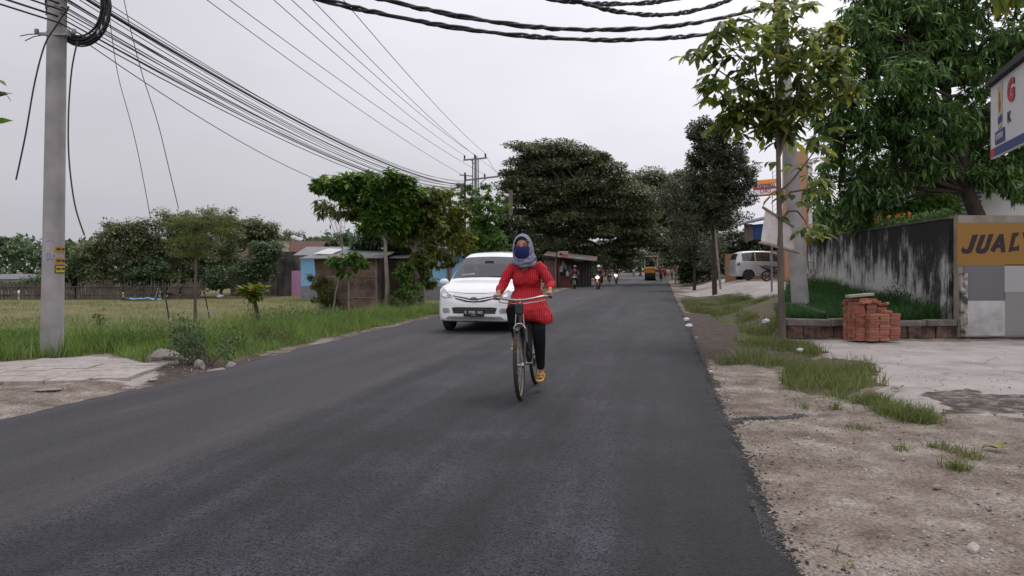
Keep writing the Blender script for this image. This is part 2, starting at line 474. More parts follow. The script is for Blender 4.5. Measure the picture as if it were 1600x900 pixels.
me.vertices.add(nx * ny); me.vertices.foreach_set('co', np.stack([X, Y, Z], -1).reshape(-1).astype(np.float32))
i0 = (np.arange(ny - 1)[:, None] * nx + np.arange(nx - 1)[None, :]).ravel()
lp = np.stack([i0, i0 + 1, i0 + nx + 1, i0 + nx], -1).ravel()
me.loops.add(len(lp)); me.loops.foreach_set('vertex_index', lp.astype(np.int32))
me.polygons.add(len(i0)); me.polygons.foreach_set('loop_start', (np.arange(len(i0)) * 4).astype(np.int32)); me.polygons.foreach_set('loop_total', np.full(len(i0), 4, np.int32))
me.polygons.foreach_set('use_smooth', np.ones(len(i0), bool)); me.update(calc_edges=True)
for nm, arr in (('grass', zg), ('conc', zcn), ('dark', zd), ('field', zf)):
    at_ = me.attributes.new(nm, 'FLOAT', 'POINT'); at_.data.foreach_set('value', arr.reshape(-1).astype(np.float32))
gm = bpy.data.materials.new('soil_grass_and_concrete'); n, l = nt(gm); b = n['Principled BSDF']; b.inputs['Roughness'].default_value = .9; b.inputs['Specular IOR Level'].default_value = .25
tc = new_node(n, 'ShaderNodeTexCoord')
def noi(scale, detail=5, rough=.55):
    t = new_node(n, 'ShaderNodeTexNoise'); t.inputs['Scale'].default_value = scale; t.inputs['Detail'].default_value = detail; t.inputs['Roughness'].default_value = rough
    l.new(tc.outputs['Object'], t.inputs['Vector']); return t.outputs[0]
def ramp(src, stops):
    cr = new_node(n, 'ShaderNodeValToRGB')
    while len(cr.color_ramp.elements) < len(stops): cr.color_ramp.elements.new(.5)
    for i, (p, c) in enumerate(stops):
        e = cr.color_ramp.elements[i]; e.position = p; e.color = (*c, 1)
    l.new(src, cr.inputs[0]); return cr.outputs[0]
def mix(f, a, c):
    m = new_node(n, 'ShaderNodeMix', data_type='RGBA')
    if isinstance(f, float): m.inputs[0].default_value = f
    else: l.new(f, m.inputs[0])
    l.new(a, m.inputs[6]); l.new(c, m.inputs[7]); return m.outputs[2]
def attr(nm):
    a = new_node(n, 'ShaderNodeAttribute', attribute_name=nm); return a.outputs['Fac']
def soft(a, sc, k=.9):
    """attribute edge broken up by noise"""
    ad = new_node(n, 'ShaderNodeMath', operation='ADD'); mu = new_node(n, 'ShaderNodeMath', operation='MULTIPLY_ADD')
    mu.inputs[1].default_value = k; mu.inputs[2].default_value = -k / 2
    l.new(noi(sc, 6, .65), mu.inputs[0]); l.new(a, ad.inputs[0]); l.new(mu.outputs[0], ad.inputs[1])
    mr = new_node(n, 'ShaderNodeMapRange', interpolation_type='SMOOTHSTEP'); mr.inputs[1].default_value = .3; mr.inputs[2].default_value = .7
    l.new(ad.outputs[0], mr.inputs[0]); return mr.outputs[0]
dirt = ramp(noi(2.2, 9, .68), [(.3, (.10, .074, .056)), (.43, (.19, .15, .12)), (.56, (.28, .24, .20)), (.7, (.43, .39, .345))])
speck = ramp(noi(60, 3, .7), [(.32, (.35, .33, .32)), (.5, (1, 1, 1)), (.72, (1.0, 1.0, 1.0)), (.8, (1.5, 1.48, 1.42))])
mm = new_node(n, 'ShaderNodeMix', data_type='RGBA', blend_type='MULTIPLY'); mm.inputs[0].default_value = .8
l.new(dirt, mm.inputs[6]); l.new(speck, mm.inputs[7]); dirt = mm.outputs[2]
vor = new_node(n, 'ShaderNodeTexVoronoi'); vor.inputs['Scale'].default_value = 42; l.new(tc.outputs['Object'], vor.inputs['Vector'])
peb = ramp(vor.outputs['Distance'], [(.0, (1.25, 1.22, 1.2)), (.35, (1, 1, 1)), (.75, (.62, .6, .58))])
mm = new_node(n, 'ShaderNodeMix', data_type='RGBA', blend_type='MULTIPLY'); mm.inputs[0].default_value = .8
l.new(dirt, mm.inputs[6]); l.new(peb, mm.inputs[7]); dirt = mm.outputs[2]
conc_c = ramp(noi(1.1, 10, .66), [(.25, (.19, .165, .15)), (.48, (.32, .29, .27)), (.75, (.42, .385, .365))])
crk = new_node(n, 'ShaderNodeTexVoronoi', feature='DISTANCE_TO_EDGE'); crk.inputs['Scale'].default_value = .33; 
mpn = new_node(n, 'ShaderNodeMapping'); l.new(tc.outputs['Object'], mpn.inputs[0])
dn = new_node(n, 'ShaderNodeMix', data_type='RGBA', blend_type='LINEAR_LIGHT'); dn.inputs[0].default_value = .18
nz = new_node(n, 'ShaderNodeTexNoise'); nz.inputs['Scale'].default_value = 3.0; nz.inputs['Detail'].default_value = 6; l.new(tc.outputs['Object'], nz.inputs['Vector'])
l.new(tc.outputs['Object'], dn.inputs[6]); l.new(nz.outputs['Color'], dn.inputs[7]); l.new(dn.outputs[2], crk.inputs['Vector'])
ck = ramp(crk.outputs['Distance'], [(.0, (.55, .52, .5)), (.006, (1, 1, 1))])
mm = new_node(n, 'ShaderNodeMix', data_type='RGBA', blend_type='MULTIPLY'); mm.inputs[0].default_value = .8
l.new(conc_c, mm.inputs[6]); l.new(ck, mm.inputs[7]); conc_c = mm.outputs[2]
turf = ramp(noi(5, 7, .7), [(.3, (.06, .045, .03)), (.5, (.085, .075, .04)), (.7, (.10, .115, .045))])
fld = ramp(noi(.55, 9, .72), [(.28, (.06, .065, .025)), (.42, (.12, .12, .045)), (.54, (.165, .14, .065)), (.64, (.13, .095, .055)), (.78, (.1, .115, .04))])
fs = ramp(noi(7, 6, .75), [(.3, (.6, .62, .55)), (.6, (1.1, 1.1, 1.0))])
mm = new_node(n, 'ShaderNodeMix', data_type='RGBA', blend_type='MULTIPLY'); mm.inputs[0].default_value = .8
l.new(fld, mm.inputs[6]); l.new(fs, mm.inputs[7]); fld = mm.outputs[2]
darkc = ramp(noi(9, 8, .7), [(.3, (.028, .022, .02)), (.6, (.085, .062, .052)), (.8, (.15, .12, .1))])
c = mix(soft(attr('conc'), 5, .5), dirt, conc_c)
c = mix(soft(attr('dark'), 7, 1.0), c, darkc)
c = mix(soft(attr('grass'), 6, .9), c, turf)
c = mix(soft(attr('field'), 3, .9), c, fld)
l.new(c, b.inputs['Base Color'])
bp = new_node(n, 'ShaderNodeBump'); bp.inputs['Strength'].default_value = .55; bp.inputs['Distance'].default_value = .018
ba = new_node(n, 'ShaderNodeMath', operation='ADD'); l.new(noi(38, 6, .7), ba.inputs[0]); l.new(noi(9, 6, .6), ba.inputs[1])
l.new(ba.outputs[0], bp.inputs['Height']); l.new(bp.outputs[0], b.inputs['Normal'])
me.materials.append(gm)
tag(link('ground', me), kind='structure')

# ------------------------------------------------------------------ the road: one raised sheet of new asphalt
ry = axis(1.0, 26.0, .06, -19, 560, 1.09)
NC = 30
rv = []; rf = []
for j, y in enumerate(ry):
    a = float(EL(y)) + (float(vnoise(y * 3.1, 0, 5)) - .5) * .13 + (float(vnoise(y * 11, 0, 6)) - .5) * .05
    c_ = float(ER(y)) + (float(vnoise(y * 2.3, 7, 5)) - .5) * .09 + (float(vnoise(y * 13, 3, 6)) - .5) * .07
    row = [(a - .16, -.085), (a - .05, -.02), (a, 0.0)] + [(a + (c_ - a) * k / NC, 0.012 * math.sin(math.pi * k / NC)) for k in range(1, NC)] + [(c_, 0.0), (c_ + .035, -.03), (c_ + .12, -.085)]
    rv += [(x, y, z) for x, z in row]
W_ = NC + 5
for j in range(len(ry) - 1):
    for k in range(W_ - 1):
        rf.append((j * W_ + k, j * W_ + k + 1, (j + 1) * W_ + k + 1, (j + 1) * W_ + k))
me = bpy.data.meshes.new('road'); me.from_pydata(rv, [], rf); me.polygons.foreach_set('use_smooth', [True] * len(rf))
am = bpy.data.materials.new('new_asphalt'); n, l = nt(am); b = n['Principled BSDF']; b.inputs['Specular IOR Level'].default_value = .32
tc = new_node(n, 'ShaderNodeTexCoord')
mp = new_node(n, 'ShaderNodeMapping'); mp.inputs['Rotation'].default_value = (0, 0, math.atan(.205)); l.new(tc.outputs['Object'], mp.inputs[0])
mp2 = new_node(n, 'ShaderNodeMapping'); mp2.inputs['Scale'].default_value = (1, .06, 1); l.new(mp.outputs[0], mp2.inputs[0])
def noi2(scale, detail, src, rough=.6):
    t = new_node(n, 'ShaderNodeTexNoise'); t.inputs['Scale'].default_value = scale; t.inputs['Detail'].default_value = detail; t.inputs['Roughness'].default_value = rough
    l.new(src, t.inputs['Vector']); return t.outputs[0]
sx = new_node(n, 'ShaderNodeSeparateXYZ'); l.new(mp.outputs[0], sx.inputs[0])
wob = new_node(n, 'ShaderNodeMath', operation='MULTIPLY_ADD'); wob.inputs[1].default_value = .45; l.new(noi2(1.4, 5, tc.outputs['Object']), wob.inputs[0]); l.new(sx.outputs[0], wob.inputs[2])
lane = new_node(n, 'ShaderNodeMapRange', interpolation_type='SMOOTHSTEP'); lane.inputs[1].default_value = -2.75; lane.inputs[2].default_value = -3.15; l.new(wob.outputs[0], lane.inputs[0])
def rmp0(src, a, c):
    q = new_node(n, 'ShaderNodeMapRange'); q.inputs[1].default_value = a; q.inputs[2].default_value = c; q.inputs[4].default_value = .75; l.new(src, q.inputs[0]); return q.outputs[0]
base = ramp(noi2(1.5, 8, mp2.outputs[0], .7), [(.3, (.008, .0078, .0105)), (.45, (.018, .0172, .023)), (.58, (.029, .0275, .036)), (.75, (.055, .052, .064))])
patch = ramp(noi2(.8, 6, tc.outputs['Object'], .65), [(.34, (.5, .5, .52)), (.5, (.95, .95, .96)), (.64, (1.6, 1.57, 1.6))])
mm = new_node(n, 'ShaderNodeMix', data_type='RGBA', blend_type='MULTIPLY'); mm.inputs[0].default_value = 1.0
l.new(base, mm.inputs[6]); l.new(patch, mm.inputs[7]); base = mm.outputs[2]
edge = new_node(n, 'ShaderNodeMapRange', interpolation_type='SMOOTHSTEP'); edge.inputs[1].default_value = -.15; edge.inputs[2].default_value = .42; edge.inputs[4].default_value = .75; l.new(sx.outputs[0], edge.inputs[0])
dke = new_node(n, 'ShaderNodeRGB'); dke.outputs[0].default_value = (.007, .007, .009, 1); base = mix(edge.outputs[0], base, dke.outputs[0])
trk = noi2(2.6, 3, mp2.outputs[0], .5); trr = ramp(trk, [(.4, (.62, .62, .64)), (.5, (1, 1, 1)), (.62, (1.35, 1.33, 1.36))])
mm = new_node(n, 'ShaderNodeMix', data_type='RGBA', blend_type='MULTIPLY'); mm.inputs[0].default_value = .8; l.new(base, mm.inputs[6]); l.new(trr, mm.inputs[7]); base = mm.outputs[2]
dust = ramp(noi2(2.2, 8, mp2.outputs[0], .7), [(.3, (.027, .026, .030)), (.6, (.044, .041, .046)), (.8, (.075, .069, .070))])
col = mix(lane.outputs[0], base, dust)
# pale line of spilt binder and dust along the joint of the two laid strips
jn = new_node(n, 'ShaderNodeMapRange', interpolation_type='SMOOTHSTEP'); jn.inputs[1].default_value = .5; jn.inputs[2].default_value = .0
js = new_node(n, 'ShaderNodeMath', operation='ADD'); js.inputs[1].default_value = 3.12; ja = new_node(n, 'ShaderNodeMath', operation='ABSOLUTE')
l.new(wob.outputs[0], js.inputs[0]); l.new(js.outputs[0], ja.inputs[0]); l.new(ja.outputs[0], jn.inputs[0])
jm = new_node(n, 'ShaderNodeMath', operation='MULTIPLY'); l.new(jn.outputs[0], jm.inputs[0]); l.new(rmp0(noi2(1.6, 8, mp2.outputs[0], .75), .42, .72), jm.inputs[1])
dc = new_node(n, 'ShaderNodeRGB'); dc.outputs[0].default_value = (.085, .076, .074, 1)
col = mix(jm.outputs[0], col, dc.outputs[0])
v1 = new_node(n, 'ShaderNodeTexVoronoi'); v1.inputs['Scale'].default_value = 100; l.new(tc.outputs['Object'], v1.inputs['Vector'])
g1 = ramp(v1.outputs['Color'], [(.0, (.05, .05, .05)), (.3, (.12, .12, .12)), (.38, (.8, .8, .8)), (.8, (1.15, 1.15, 1.15)), (1.0, (2.0, 1.95, 1.95))])
gk = new_node(n, 'ShaderNodeMapRange'); gk.inputs[3].default_value = 1.0; gk.inputs[4].default_value = .3; l.new(lane.outputs[0], gk.inputs[0])
mm = new_node(n, 'ShaderNodeMix', data_type='RGBA', blend_type='MULTIPLY'); l.new(gk.outputs[0], mm.inputs[0])
l.new(col, mm.inputs[6]); l.new(g1, mm.inputs[7]); col = mm.outputs[2]
g2 = ramp(noi2(46, 4, tc.outputs['Object'], .8), [(.34, (.25, .25, .25)), (.42, (.95, .95, .95)), (.7, (1.2, 1.2, 1.2))])
mm = new_node(n, 'ShaderNodeMix', data_type='RGBA', blend_type='MULTIPLY'); mm.inputs[0].default_value = .8
l.new(col, mm.inputs[6]); l.new(g2, mm.inputs[7]); col = mm.outputs[2]
l.new(col, b.inputs['Base Color'])
rr = new_node(n, 'ShaderNodeMapRange'); rr.inputs[3].default_value = .55; rr.inputs[4].default_value = .82; l.new(noi2(1.2, 5, mp2.outputs[0]), rr.inputs[0]); l.new(rr.outputs[0], b.inputs['Roughness'])
bp = new_node(n, 'ShaderNodeBump'); bp.inputs['Strength'].default_value = .8; bp.inputs['Distance'].default_value = .008
hb = new_node(n, 'ShaderNodeMath', operation='ADD'); l.new(v1.outputs['Distance'], hb.inputs[0]); l.new(noi2(60, 4, tc.outputs['Object'], .7), hb.inputs[1])
l.new(hb.outputs[0], bp.inputs['Height']); l.new(bp.outputs[0], b.inputs['Normal'])
me.materials.append(am)
tag(link('road', me), kind='structure')

# paving slabs of the left pavement, one sheet of worn blocks
mb = MB(); pr = random.Random(3)
for i in range(-14, 12):
    for j in range(-3, 9):
        ca = math.cos(.1); sa = math.sin(.1)
        x = -6.5 + i * .43 * ca - j * .23 * sa; y = 8.9 + i * .43 * sa + j * .23 * ca + (i % 2) * .05
        if not inpoly(np.array([x]), np.array([y]), PAVE)[0] or y > 9.95 + .05 * (x + 6.5): continue
        if x > -4.95 and pr.random() < .45: continue
        mb.box((x, y, float(H(x, y, False)) + .0 + pr.uniform(-.004, .006)), (.418, .218, .05), Matrix.Rotation(.1 + pr.uniform(-.02, .02), 3, 'Z') @ Matrix.Rotation(pr.uniform(-.02, .02), 3, 'X'))
o = mb.build('pavement', rand_mat('paver', [(.29, .25, .225), (.36, .32, .29), (.32, .28, .25)], bump=.3, bscale=14)); tag(o, kind='structure')

# ------------------------------------------------------------------ grass (nobody could count it)
BL_V = [(-.5, 0, 0), (.5, 0, 0), (.38, .5, .1), (-.38, .5, .1), (0, 1, .42)]
BL_F = [(0, 1, 2, 3), (3, 2, 4)]
GRASS_LUSH = leaf_mat('lush_grass', [(.045, .10, .016), (.08, .16, .026), (.13, .215, .04), (.2, .25, .07)], trans=.35)
GRASS_DRY = leaf_mat('dry_grass', [(.08, .08, .028), (.12, .13, .04), (.10, .13, .035), (.19, .165, .075)], trans=.3)
GRASS_DEEP = leaf_mat('deep_green_grass', [(.015, .05, .012), (.025, .08, .018), (.045, .11, .025)], trans=.3)
def grass(name, x, y, hgt, w, m, label, lean=.5):
    N = len(x); z = H(x, y) - .01
    a = rng.uniform(0, 2 * np.pi, N); lean_v = np.stack([np.cos(a), np.sin(a), np.zeros(N)], -1)
    L = hgt * rng.uniform(.55, 1.25, N)
    up = nrm(np.stack([rng.normal(0, .28 * lean * 2, N), rng.normal(0, .28 * lean * 2, N), np.ones(N)], -1))
    ac = nrm(np.cross(lean_v, up))
    ww = w * rng.uniform(.7, 1.4, N)
    o = scatter_mesh(name, BL_V, BL_F, np.stack([x, y, z], -1), ac * ww[:, None], up * L[:, None], lean_v * (L * rng.uniform(.5, 1.5, N))[:, None], m)
    return tag(o, label, 'grass', kind='stuff')
def sample(n, x0, x1, y0, y1, f):
    xs = rng.uniform(x0, x1, n); ys = rng.uniform(y0, y1, n); k = f(xs, ys) > rng.uniform(0, 1, n)
    return xs[k], ys[k]
GRASS_MIX = leaf_mat('mixed_grass', [(.045, .075, .016), (.075, .115, .025), (.115, .15, .04), (.19, .19, .07)], trans=.35)
# left verge
def f_left(x, y):
    g, c_, d, fm, p = zones(x, y); dL = EL(y) - x
    return (dL > .25) * g * (1 - .93 * fm) * np.clip(.25 + 1.5 * (fbm(x * 1.6, y * 1.6, 77) - .2), 0, 1) * ss(30, 22, y)
xs, ys = sample(230000, -16, 1.5, 9.4, 30, f_left)
dL = EL(ys) - xs
hh = (.07 + .8 * fbm(xs * 1.5, ys * 1.5, 14) ** 2.2 * ss(.2, 1.5, dL) + .05) * (1 - .3 * ss(15, 22, ys))
grass('verge_grass', xs, ys, hh, .011, GRASS_LUSH, 'lush green grass along the left side of the road')
xs, ys = sample(26000, -16, 2, 10, 32, f_left)
grass('verge_grass', xs, ys, .14 + .2 * fbm(xs, ys, 4), .008, GRASS_DRY, 'dry straw coloured grass among the green on the left verge', .7)
# field
def f_field(x, y):
    g, c_, d, fm, p = zones(x, y)
    return fm * np.clip((fbm(x * .9, y * .5, 55) - .35) * 2.4, 0, 1) * ss(60, 18, y)
xs, ys = sample(90000, -34, 1, 14, 56, f_field)
grass('field_grass', xs, ys, .07 + .13 * fbm(xs * .8, ys * .8, 19) ** 2, .012, GRASS_DRY, 'short yellowish grass of the open field on the left')
xs, ys = sample(26000, -34, 1, 14, 50, f_field)
grass('field_grass', xs, ys, .1 + .1 * fbm(xs, ys, 3), .014, GRASS_LUSH, 'green tufts scattered over the yellowish field')
# right verge
def f_right(x, y):
    g, c_, d, fm, p = zones(x, y); dR = x - ER(y)
    return (dR > .25) * g * (y < 32) * np.clip(3.2 * (fbm(x * 1.9, y * 1.5, 87) - .42), .03, 1) * ~((dR > 2.0) & (y > 14.8) & (y < 25))
xs, ys = sample(150000, 1.8, 11, 7.4, 32, f_right)
hh = .06 + .24 * fbm(xs * 1.3, ys * 1.1, 15)
grass('verge_grass', xs, ys, hh, .009, GRASS_MIX, 'patchy green grass between the road and the low wall')
xs, ys = sample(100000, 1.8, 11, 7.4, 30, f_right)
grass('verge_grass', xs, ys, .08 + .16 * fbm(xs, ys, 9), .008, GRASS_DRY, 'dry yellow grass mixed into the right verge', .8)
# raised bed behind the low wall
def f_bed(x, y):
    dR = x - ER(y)
    return (dR > 2.0 + .2 * np.maximum(0, y - 16)) * (x < 8.7 + .09 * (y - 15)) * 1.0
xs, ys = sample(75000, 5.2, 9.8, 14.95, 25, f_bed)
grass('bed_grass', xs, ys, .16 + .2 * fbm(xs * 1.3, ys * 1.3, 25) + .25 * ss(1.2, .2, (8.85 + .09 * (ys - 15)) - xs), .014, GRASS_DEEP, 'deep green grass in the raised bed by the stained wall')
# small tufts on the dirt
tx, ty = [], []; th = []
for px, py, rr_, n_, h_ in [(1365, 632, .16, 420, .16), (1392, 646, .17, 420, .17), (1425, 655, .2, 620, .18), (1440, 662, .12, 200, .12), (1305, 640, .05, 50, .12), (1258, 640, .04, 40, .1), (1410, 705, .06, 60, .07),
                            (1482, 705, .1, 90, .1), (1518, 715, .09, 110, .09), (1495, 735, .07, 120, .1), (1345, 670, .14, 100, .06), (1228, 608, .1, 60, .1), (1460, 700, .05, 40, .06), (1180, 655, .06, 30, .05), (1332, 885, .04, 18, .06), (1120, 600, .05, 40, .06), (1310, 622, .2, 160, .09)]:
    p = gp(px, py); k = n_
    tx += list(rng.normal(p.x, rr_ * .55, k)); ty += list(rng.normal(p.y, rr_ * .6, k)); th += [h_] * k
grass('grass_tuft', np.array(tx), np.array(ty), np.array(th), .006, GRASS_MIX, 'small grass tufts growing out of the gravelly dirt', .9)

# ------------------------------------------------------------------ loose stones
OCT_V = [(1, 0, 0), (.3, .95, .1), (-.8, .6, 0), (-.75, -.65, .1), (.35, -.9, 0), (.1, .1, .7), (-.05, -.05, -.6)]
OCT_F = [(0, 1, 5), (1, 2, 5), (2, 3, 5), (3, 4, 5), (4, 0, 5), (1, 0, 6), (2, 1, 6), (3, 2, 6), (4, 3, 6), (0, 4, 6)]
def stones(name, x, y, s, m, label, z=None, cat='gravel'):
    N = len(x); z = (H(x, y) if z is None else z)
    a = rng.uniform(0, 6.28, N); A = np.stack([np.cos(a), np.sin(a), rng.normal(0, .2, N)], -1); B = np.stack([-np.sin(a), np.cos(a), rng.normal(0, .2, N)], -1) * rng.uniform(.5, 1, N)[:, None]
    C = np.stack([rng.normal(0, .1, N), rng.normal(0, .1, N), rng.uniform(.5, 1, N)], -1)
    o = scatter_mesh(name, OCT_V, OCT_F, np.stack([x, y, z + s * .15], -1), A * s[:, None], B * s[:, None], C * s[:, None], m)
    return tag(o, label, cat, kind='stuff')
PEB = rand_mat('pebble', [(.10, .08, .07), (.24, .21, .19), (.38, .35, .32), (.16, .14, .13), (.56, .53, .5)], bscale=60)
CRUMB = rand_mat('asphalt_crumb', [(.012, .012, .013), (.03, .029, .031), (.06, .058, .06)], rough=.6, bscale=80)
xs, ys = sample(52000, .8, 7, 2.6, 11, lambda x, y: ((x - ER(y)) > .12) * (1 - zones(x, y)[0]) * np.clip(2.2 * (fbm(x * 1.7, y * 1.7, 66) - .3), .08, 1) * np.where(zones(x, y)[1] > 0, .12, 1))
stones('gravel', xs, ys, .0035 + .0125 * rng.power(.4, len(xs)) ** 2.2, PEB, 'grey and buff gravel strewn over the dirt shoulder on the right')
xs, ys = sample(9000, -8, -3.2, 5.5, 11, lambda x, y: ((EL(y) - x) > .02) * (1 - zones(x, y)[0]) * np.where(zones(x, y)[1] > 0, .05, .8))
stones('gravel', xs, ys, .004 + .014 * rng.power(.35, len(xs)) ** 2, PEB, 'gravel and broken paving crumbs on the left shoulder')
ys = 2.5 + 19 * rng.power(.5, 26000); off = np.where(rng.uniform(0, 1, 26000) < .8, rng.normal(.025, .035, 26000), rng.exponential(.07, 26000))
xs = ER(ys) + off
stones('asphalt_crumbs', xs, ys, rng.uniform(.004, .013, len(xs)), CRUMB, 'black asphalt crumbs along the right edge of the new road', z=np.where(off > .06, H(xs, ys), -.01 - np.clip(off, 0, .08) * .7))
ys = rng.uniform(2.5, 9, 260); xs = rng.uniform(0, 1, 260) * (ER(ys) - EL(ys)) + EL(ys)
stones('asphalt_crumbs', xs, ys, rng.uniform(.003, .007, len(xs)), CRUMB, 'tiny loose crumbs lying on the asphalt surface', z=np.full(len(xs), .012))
# line of dark asphalt crumbs spilt across the dirt
tt = rng.uniform(0, 1, 900); p0, p1 = gp(1138, 662), gp(1255, 648)
xs = p0.x + (p1.x - p0.x) * tt + rng.normal(0, .02, 900); ys = p0.y + (p1.y - p0.y) * tt + rng.normal(0, .035, 900) + .06 * np.sin(tt * 7)
stones('asphalt_crumbs', xs, ys, rng.uniform(.006, .018, 900), CRUMB, 'dark streak of spilt asphalt crumbs across the dirt on the right')

def rock(name, p, s, m, label, cat, seed, sink=.3, rz=None, group=None):
    r_ = random.Random(seed); bm = bmesh.new(); bmesh.ops.create_icosphere(bm, subdivisions=2, radius=1)
    cuts = [(Vector((r_.uniform(-1, 1), r_.uniform(-1, 1), r_.uniform(-.6, 1))).normalized(), r_.uniform(.5, .8)) for _ in range(7)]
    for v in bm.verts:
        for nn, dd in cuts:
            k = v.co.dot(nn) - dd
            if k > 0: v.co -= nn * k
        v.co *= 1 + r_.uniform(-.04, .04)
        v.co = Vector((v.co.x * s[0], v.co.y * s[1], v.co.z * s[2]))
    me = bpy.data.meshes.new(name); bm.to_mesh(me); bm.free(); me.materials.append(m)
    o = link(name, me); o.location = (p[0], p[1], float(H(p[0], p[1])) + s[2] * (1 - sink) * .6); o.rotation_euler = (0, 0, rz if rz is not None else r_.uniform(0, 6))
    return tag(o, label, cat, group)
ROCK = mat('rubble', (.3, .27, .24), (.16, .135, .12), rough=.9, scale=9, bump=.5)
rks = [(262, 562, (.24, .14, .13), 'large flat grey concrete chunk at the tip of the pavement below the weeds'),
       (312, 577, (.085, .08, .11), 'upright pale concrete chunk at the roadside below the weed bush'),
       (338, 584, (.17, .09, .075), 'wide low concrete chunk at the asphalt edge in the middle of the rubble row'),
       (361, 577, (.11, .08, .085), 'angular pale stone at the right end of the rubble row on the asphalt edge'),
       (392, 572, (.05, .04, .03), 'small brown stone just past the rubble row on the road edge'),
       (418, 562, (.04, .035, .03), 'small pale pebble stone farther up the left road edge'),
       (237, 595, (.07, .07, .02), 'loose broken paver lying flat at the end of the paving'),
       (200, 607, (.1, .06, .02), 'pale broken slab lying between the paving and the asphalt'),
       (72, 611, (.16, .06, .02), 'long loose slab lying on the dirt in front of the paving')]
for i, (px, py, s, lb) in enumerate(rks):
    rock('rock', gp(px, py), s, ROCK, lb, 'stone', 10 + i, rz=.2 if i > 5 or i in (0, 2) else None, group='rubble along the left road edge')
rock('rock', gp(1521, 862), (.032, .028, .03), mat('pale_stone', (.55, .5, .46), (.35, .31, .28), rough=.9, scale=20, bump=.4), 'pale whitish stone on the dirt in the lower right corner', 'stone', 50)
rock('rock', gp(1464, 762), (.035, .02, .02), ROCK, 'flat grey pebble stone on the dirt right of the road', 'stone', 51)
rock('rock', gp(1245, 822), (.02, .015, .012), ROCK, 'small tan pebble stone on the dirt close to the asphalt', 'stone', 52)

# dry and fallen leaves, litter
xs, ys = sample(1500, 1, 8, 3, 15, lambda x, y: ((x - ER(y)) > .1) * np.clip(.12 + zones(x, y)[0] * .7, 0, 1))
P = np.stack([xs, ys, H(xs, ys) + .008], -1); D = rng.normal(0, 1, P.shape); D[:, 2] *= .15
tag(leaf_obj('leaf_litter', P, D, rng.uniform(.02, .06, len(xs)), rng.uniform(.008, .022, len(xs)), 'mid', leaf_mat('dry_litter', [(.12, .08, .05), (.25, .18, .11), (.36, .29, .18)], trans=.1), jitter=.2), 'small dry leaves and straw scattered over the right verge and dirt', 'litter', kind='stuff')
xs, ys = sample(900, -9, 0, 6, 22, lambda x, y: ((EL(y) - x) > .03) * ((EL(y) - x) < 1.4) * .8)
P = np.stack([xs, ys, H(xs, ys) + .01], -1); D = rng.normal(0, 1, P.shape); D[:, 2] *= .3
tag(leaf_obj('leaf_litter', P, D, rng.uniform(.03, .09, len(xs)), rng.uniform(.008, .025, len(xs)), 'mid', MATS['dry_litter'], jitter=.2), 'dry leaves and dead stalks along the left road edge', 'litter', kind='stuff')
def fallen(px, py, L, W, c, rz, label):
    p = gp(px, py); mb = MB(); n_ = 9
    vs = []; fs = []
    for i in range(n_ + 1):
        t = i / n_; w = W * math.sin(math.pi * min(t * .96 + .02, 1)) ** .8 * (1 + .15 * math.sin(t * 19))
        zz = .012 + .012 * math.sin(t * 8) + .02 * t
        vs += [(t * L, -w / 2, zz + .012), (t * L, 0, zz), (t * L, w / 2, zz + .016)]
    for i in range(n_):
        for k in (0, 1): fs.append((i * 3 + k, i * 3 + 3 + k, i * 3 + 4 + k, i * 3 + 1 + k))
    mb.add(vs, fs); o = mb.build('fallen_leaf', mat('fallen_leaf_' + label.split()[0], c, tuple(v * .5 for v in c), rough=.6, scale=14), smooth=True)
    o.location = (p.x, p.y, float(H(p.x, p.y)) + .004); o.rotation_euler = (0, 0, rz); tag(o, label, 'leaf')
fallen(1535, 703, .2, .075, (.22, .2, .05), .1, 'olive curled leaf lying on the dirt at the right')
fallen(1392, 612, .17, .05, (.33, .25, .19), .25, 'brown dry leaf lying on the concrete apron near the grass tufts')
fallen(1300, 870, .05, .01, (.3, .24, .15), .5, 'pale sliver of dry leaf on the near dirt')
def bag(px, py, s, label, dz=0):
    p = gp(px, py); r_ = random.Random(px); bm = bmesh.new(); bmesh.ops.create_icosphere(bm, subdivisions=3, radius=1)
    for v in bm.verts:
        k = 1 + .35 * math.sin(v.co.x * 5 + v.co.z * 4 + px) * math.cos(v.co.y * 6) + r_.uniform(-.1, .1)
        v.co = Vector((v.co.x * s[0] * k, v.co.y * s[1] * k, v.co.z * s[2] * k))
    me = bpy.data.meshes.new('plastic_bag'); bm.to_mesh(me); bm.free(); me.polygons.foreach_set('use_smooth', [True] * len(me.polygons))
    me.materials.append(mat('white_plastic', (.72, .72, .72), (.55, .56, .58), rough=.35, scale=20, bump=.3))
    o = link('plastic_bag', me); o.location = (p.x, p.y, float(H(p.x, p.y)) + s[2] * .7 + dz); tag(o, label, 'plastic bag', 'litter')
bag(1073, 502, (.08, .08, .06), 'upper of two white plastic bags on the road edge')
bag(1076, 512, (.075, .07, .05), 'lower of two white plastic bags on the road edge')
bag(1198, 510, (.1, .07, .06), 'crumpled white plastic bag in the grass left of the low wall', .05)
bag(1250, 553, (.05, .04, .03), 'small scrap of white plastic in the grass in front of the low wall', .03)
bag(1111, 581, (.025, .02, .015), 'tiny piece of white litter on the dirt beside the asphalt')
bag(182, 745, (.03, .012, .006), 'small whitish fleck stuck on the left part of the asphalt', .05)
bag(283, 675, (.035, .014, .006), 'pale fleck on the asphalt joint below the pavement', .05)
bag(344, 466, (.22, .2, .12), 'white sack lying in the field behind the sapling', .05)
bag(415, 450, (.35, .3, .5), 'white sack leaning by the old house wall')
bag(38, 463, (.6, .4, .28), 'cream tarpaulin heap at the left end of the field')
bag(8, 463, (.55, .4, .25), 'pale heap at the far left edge of the field beside the other heap')
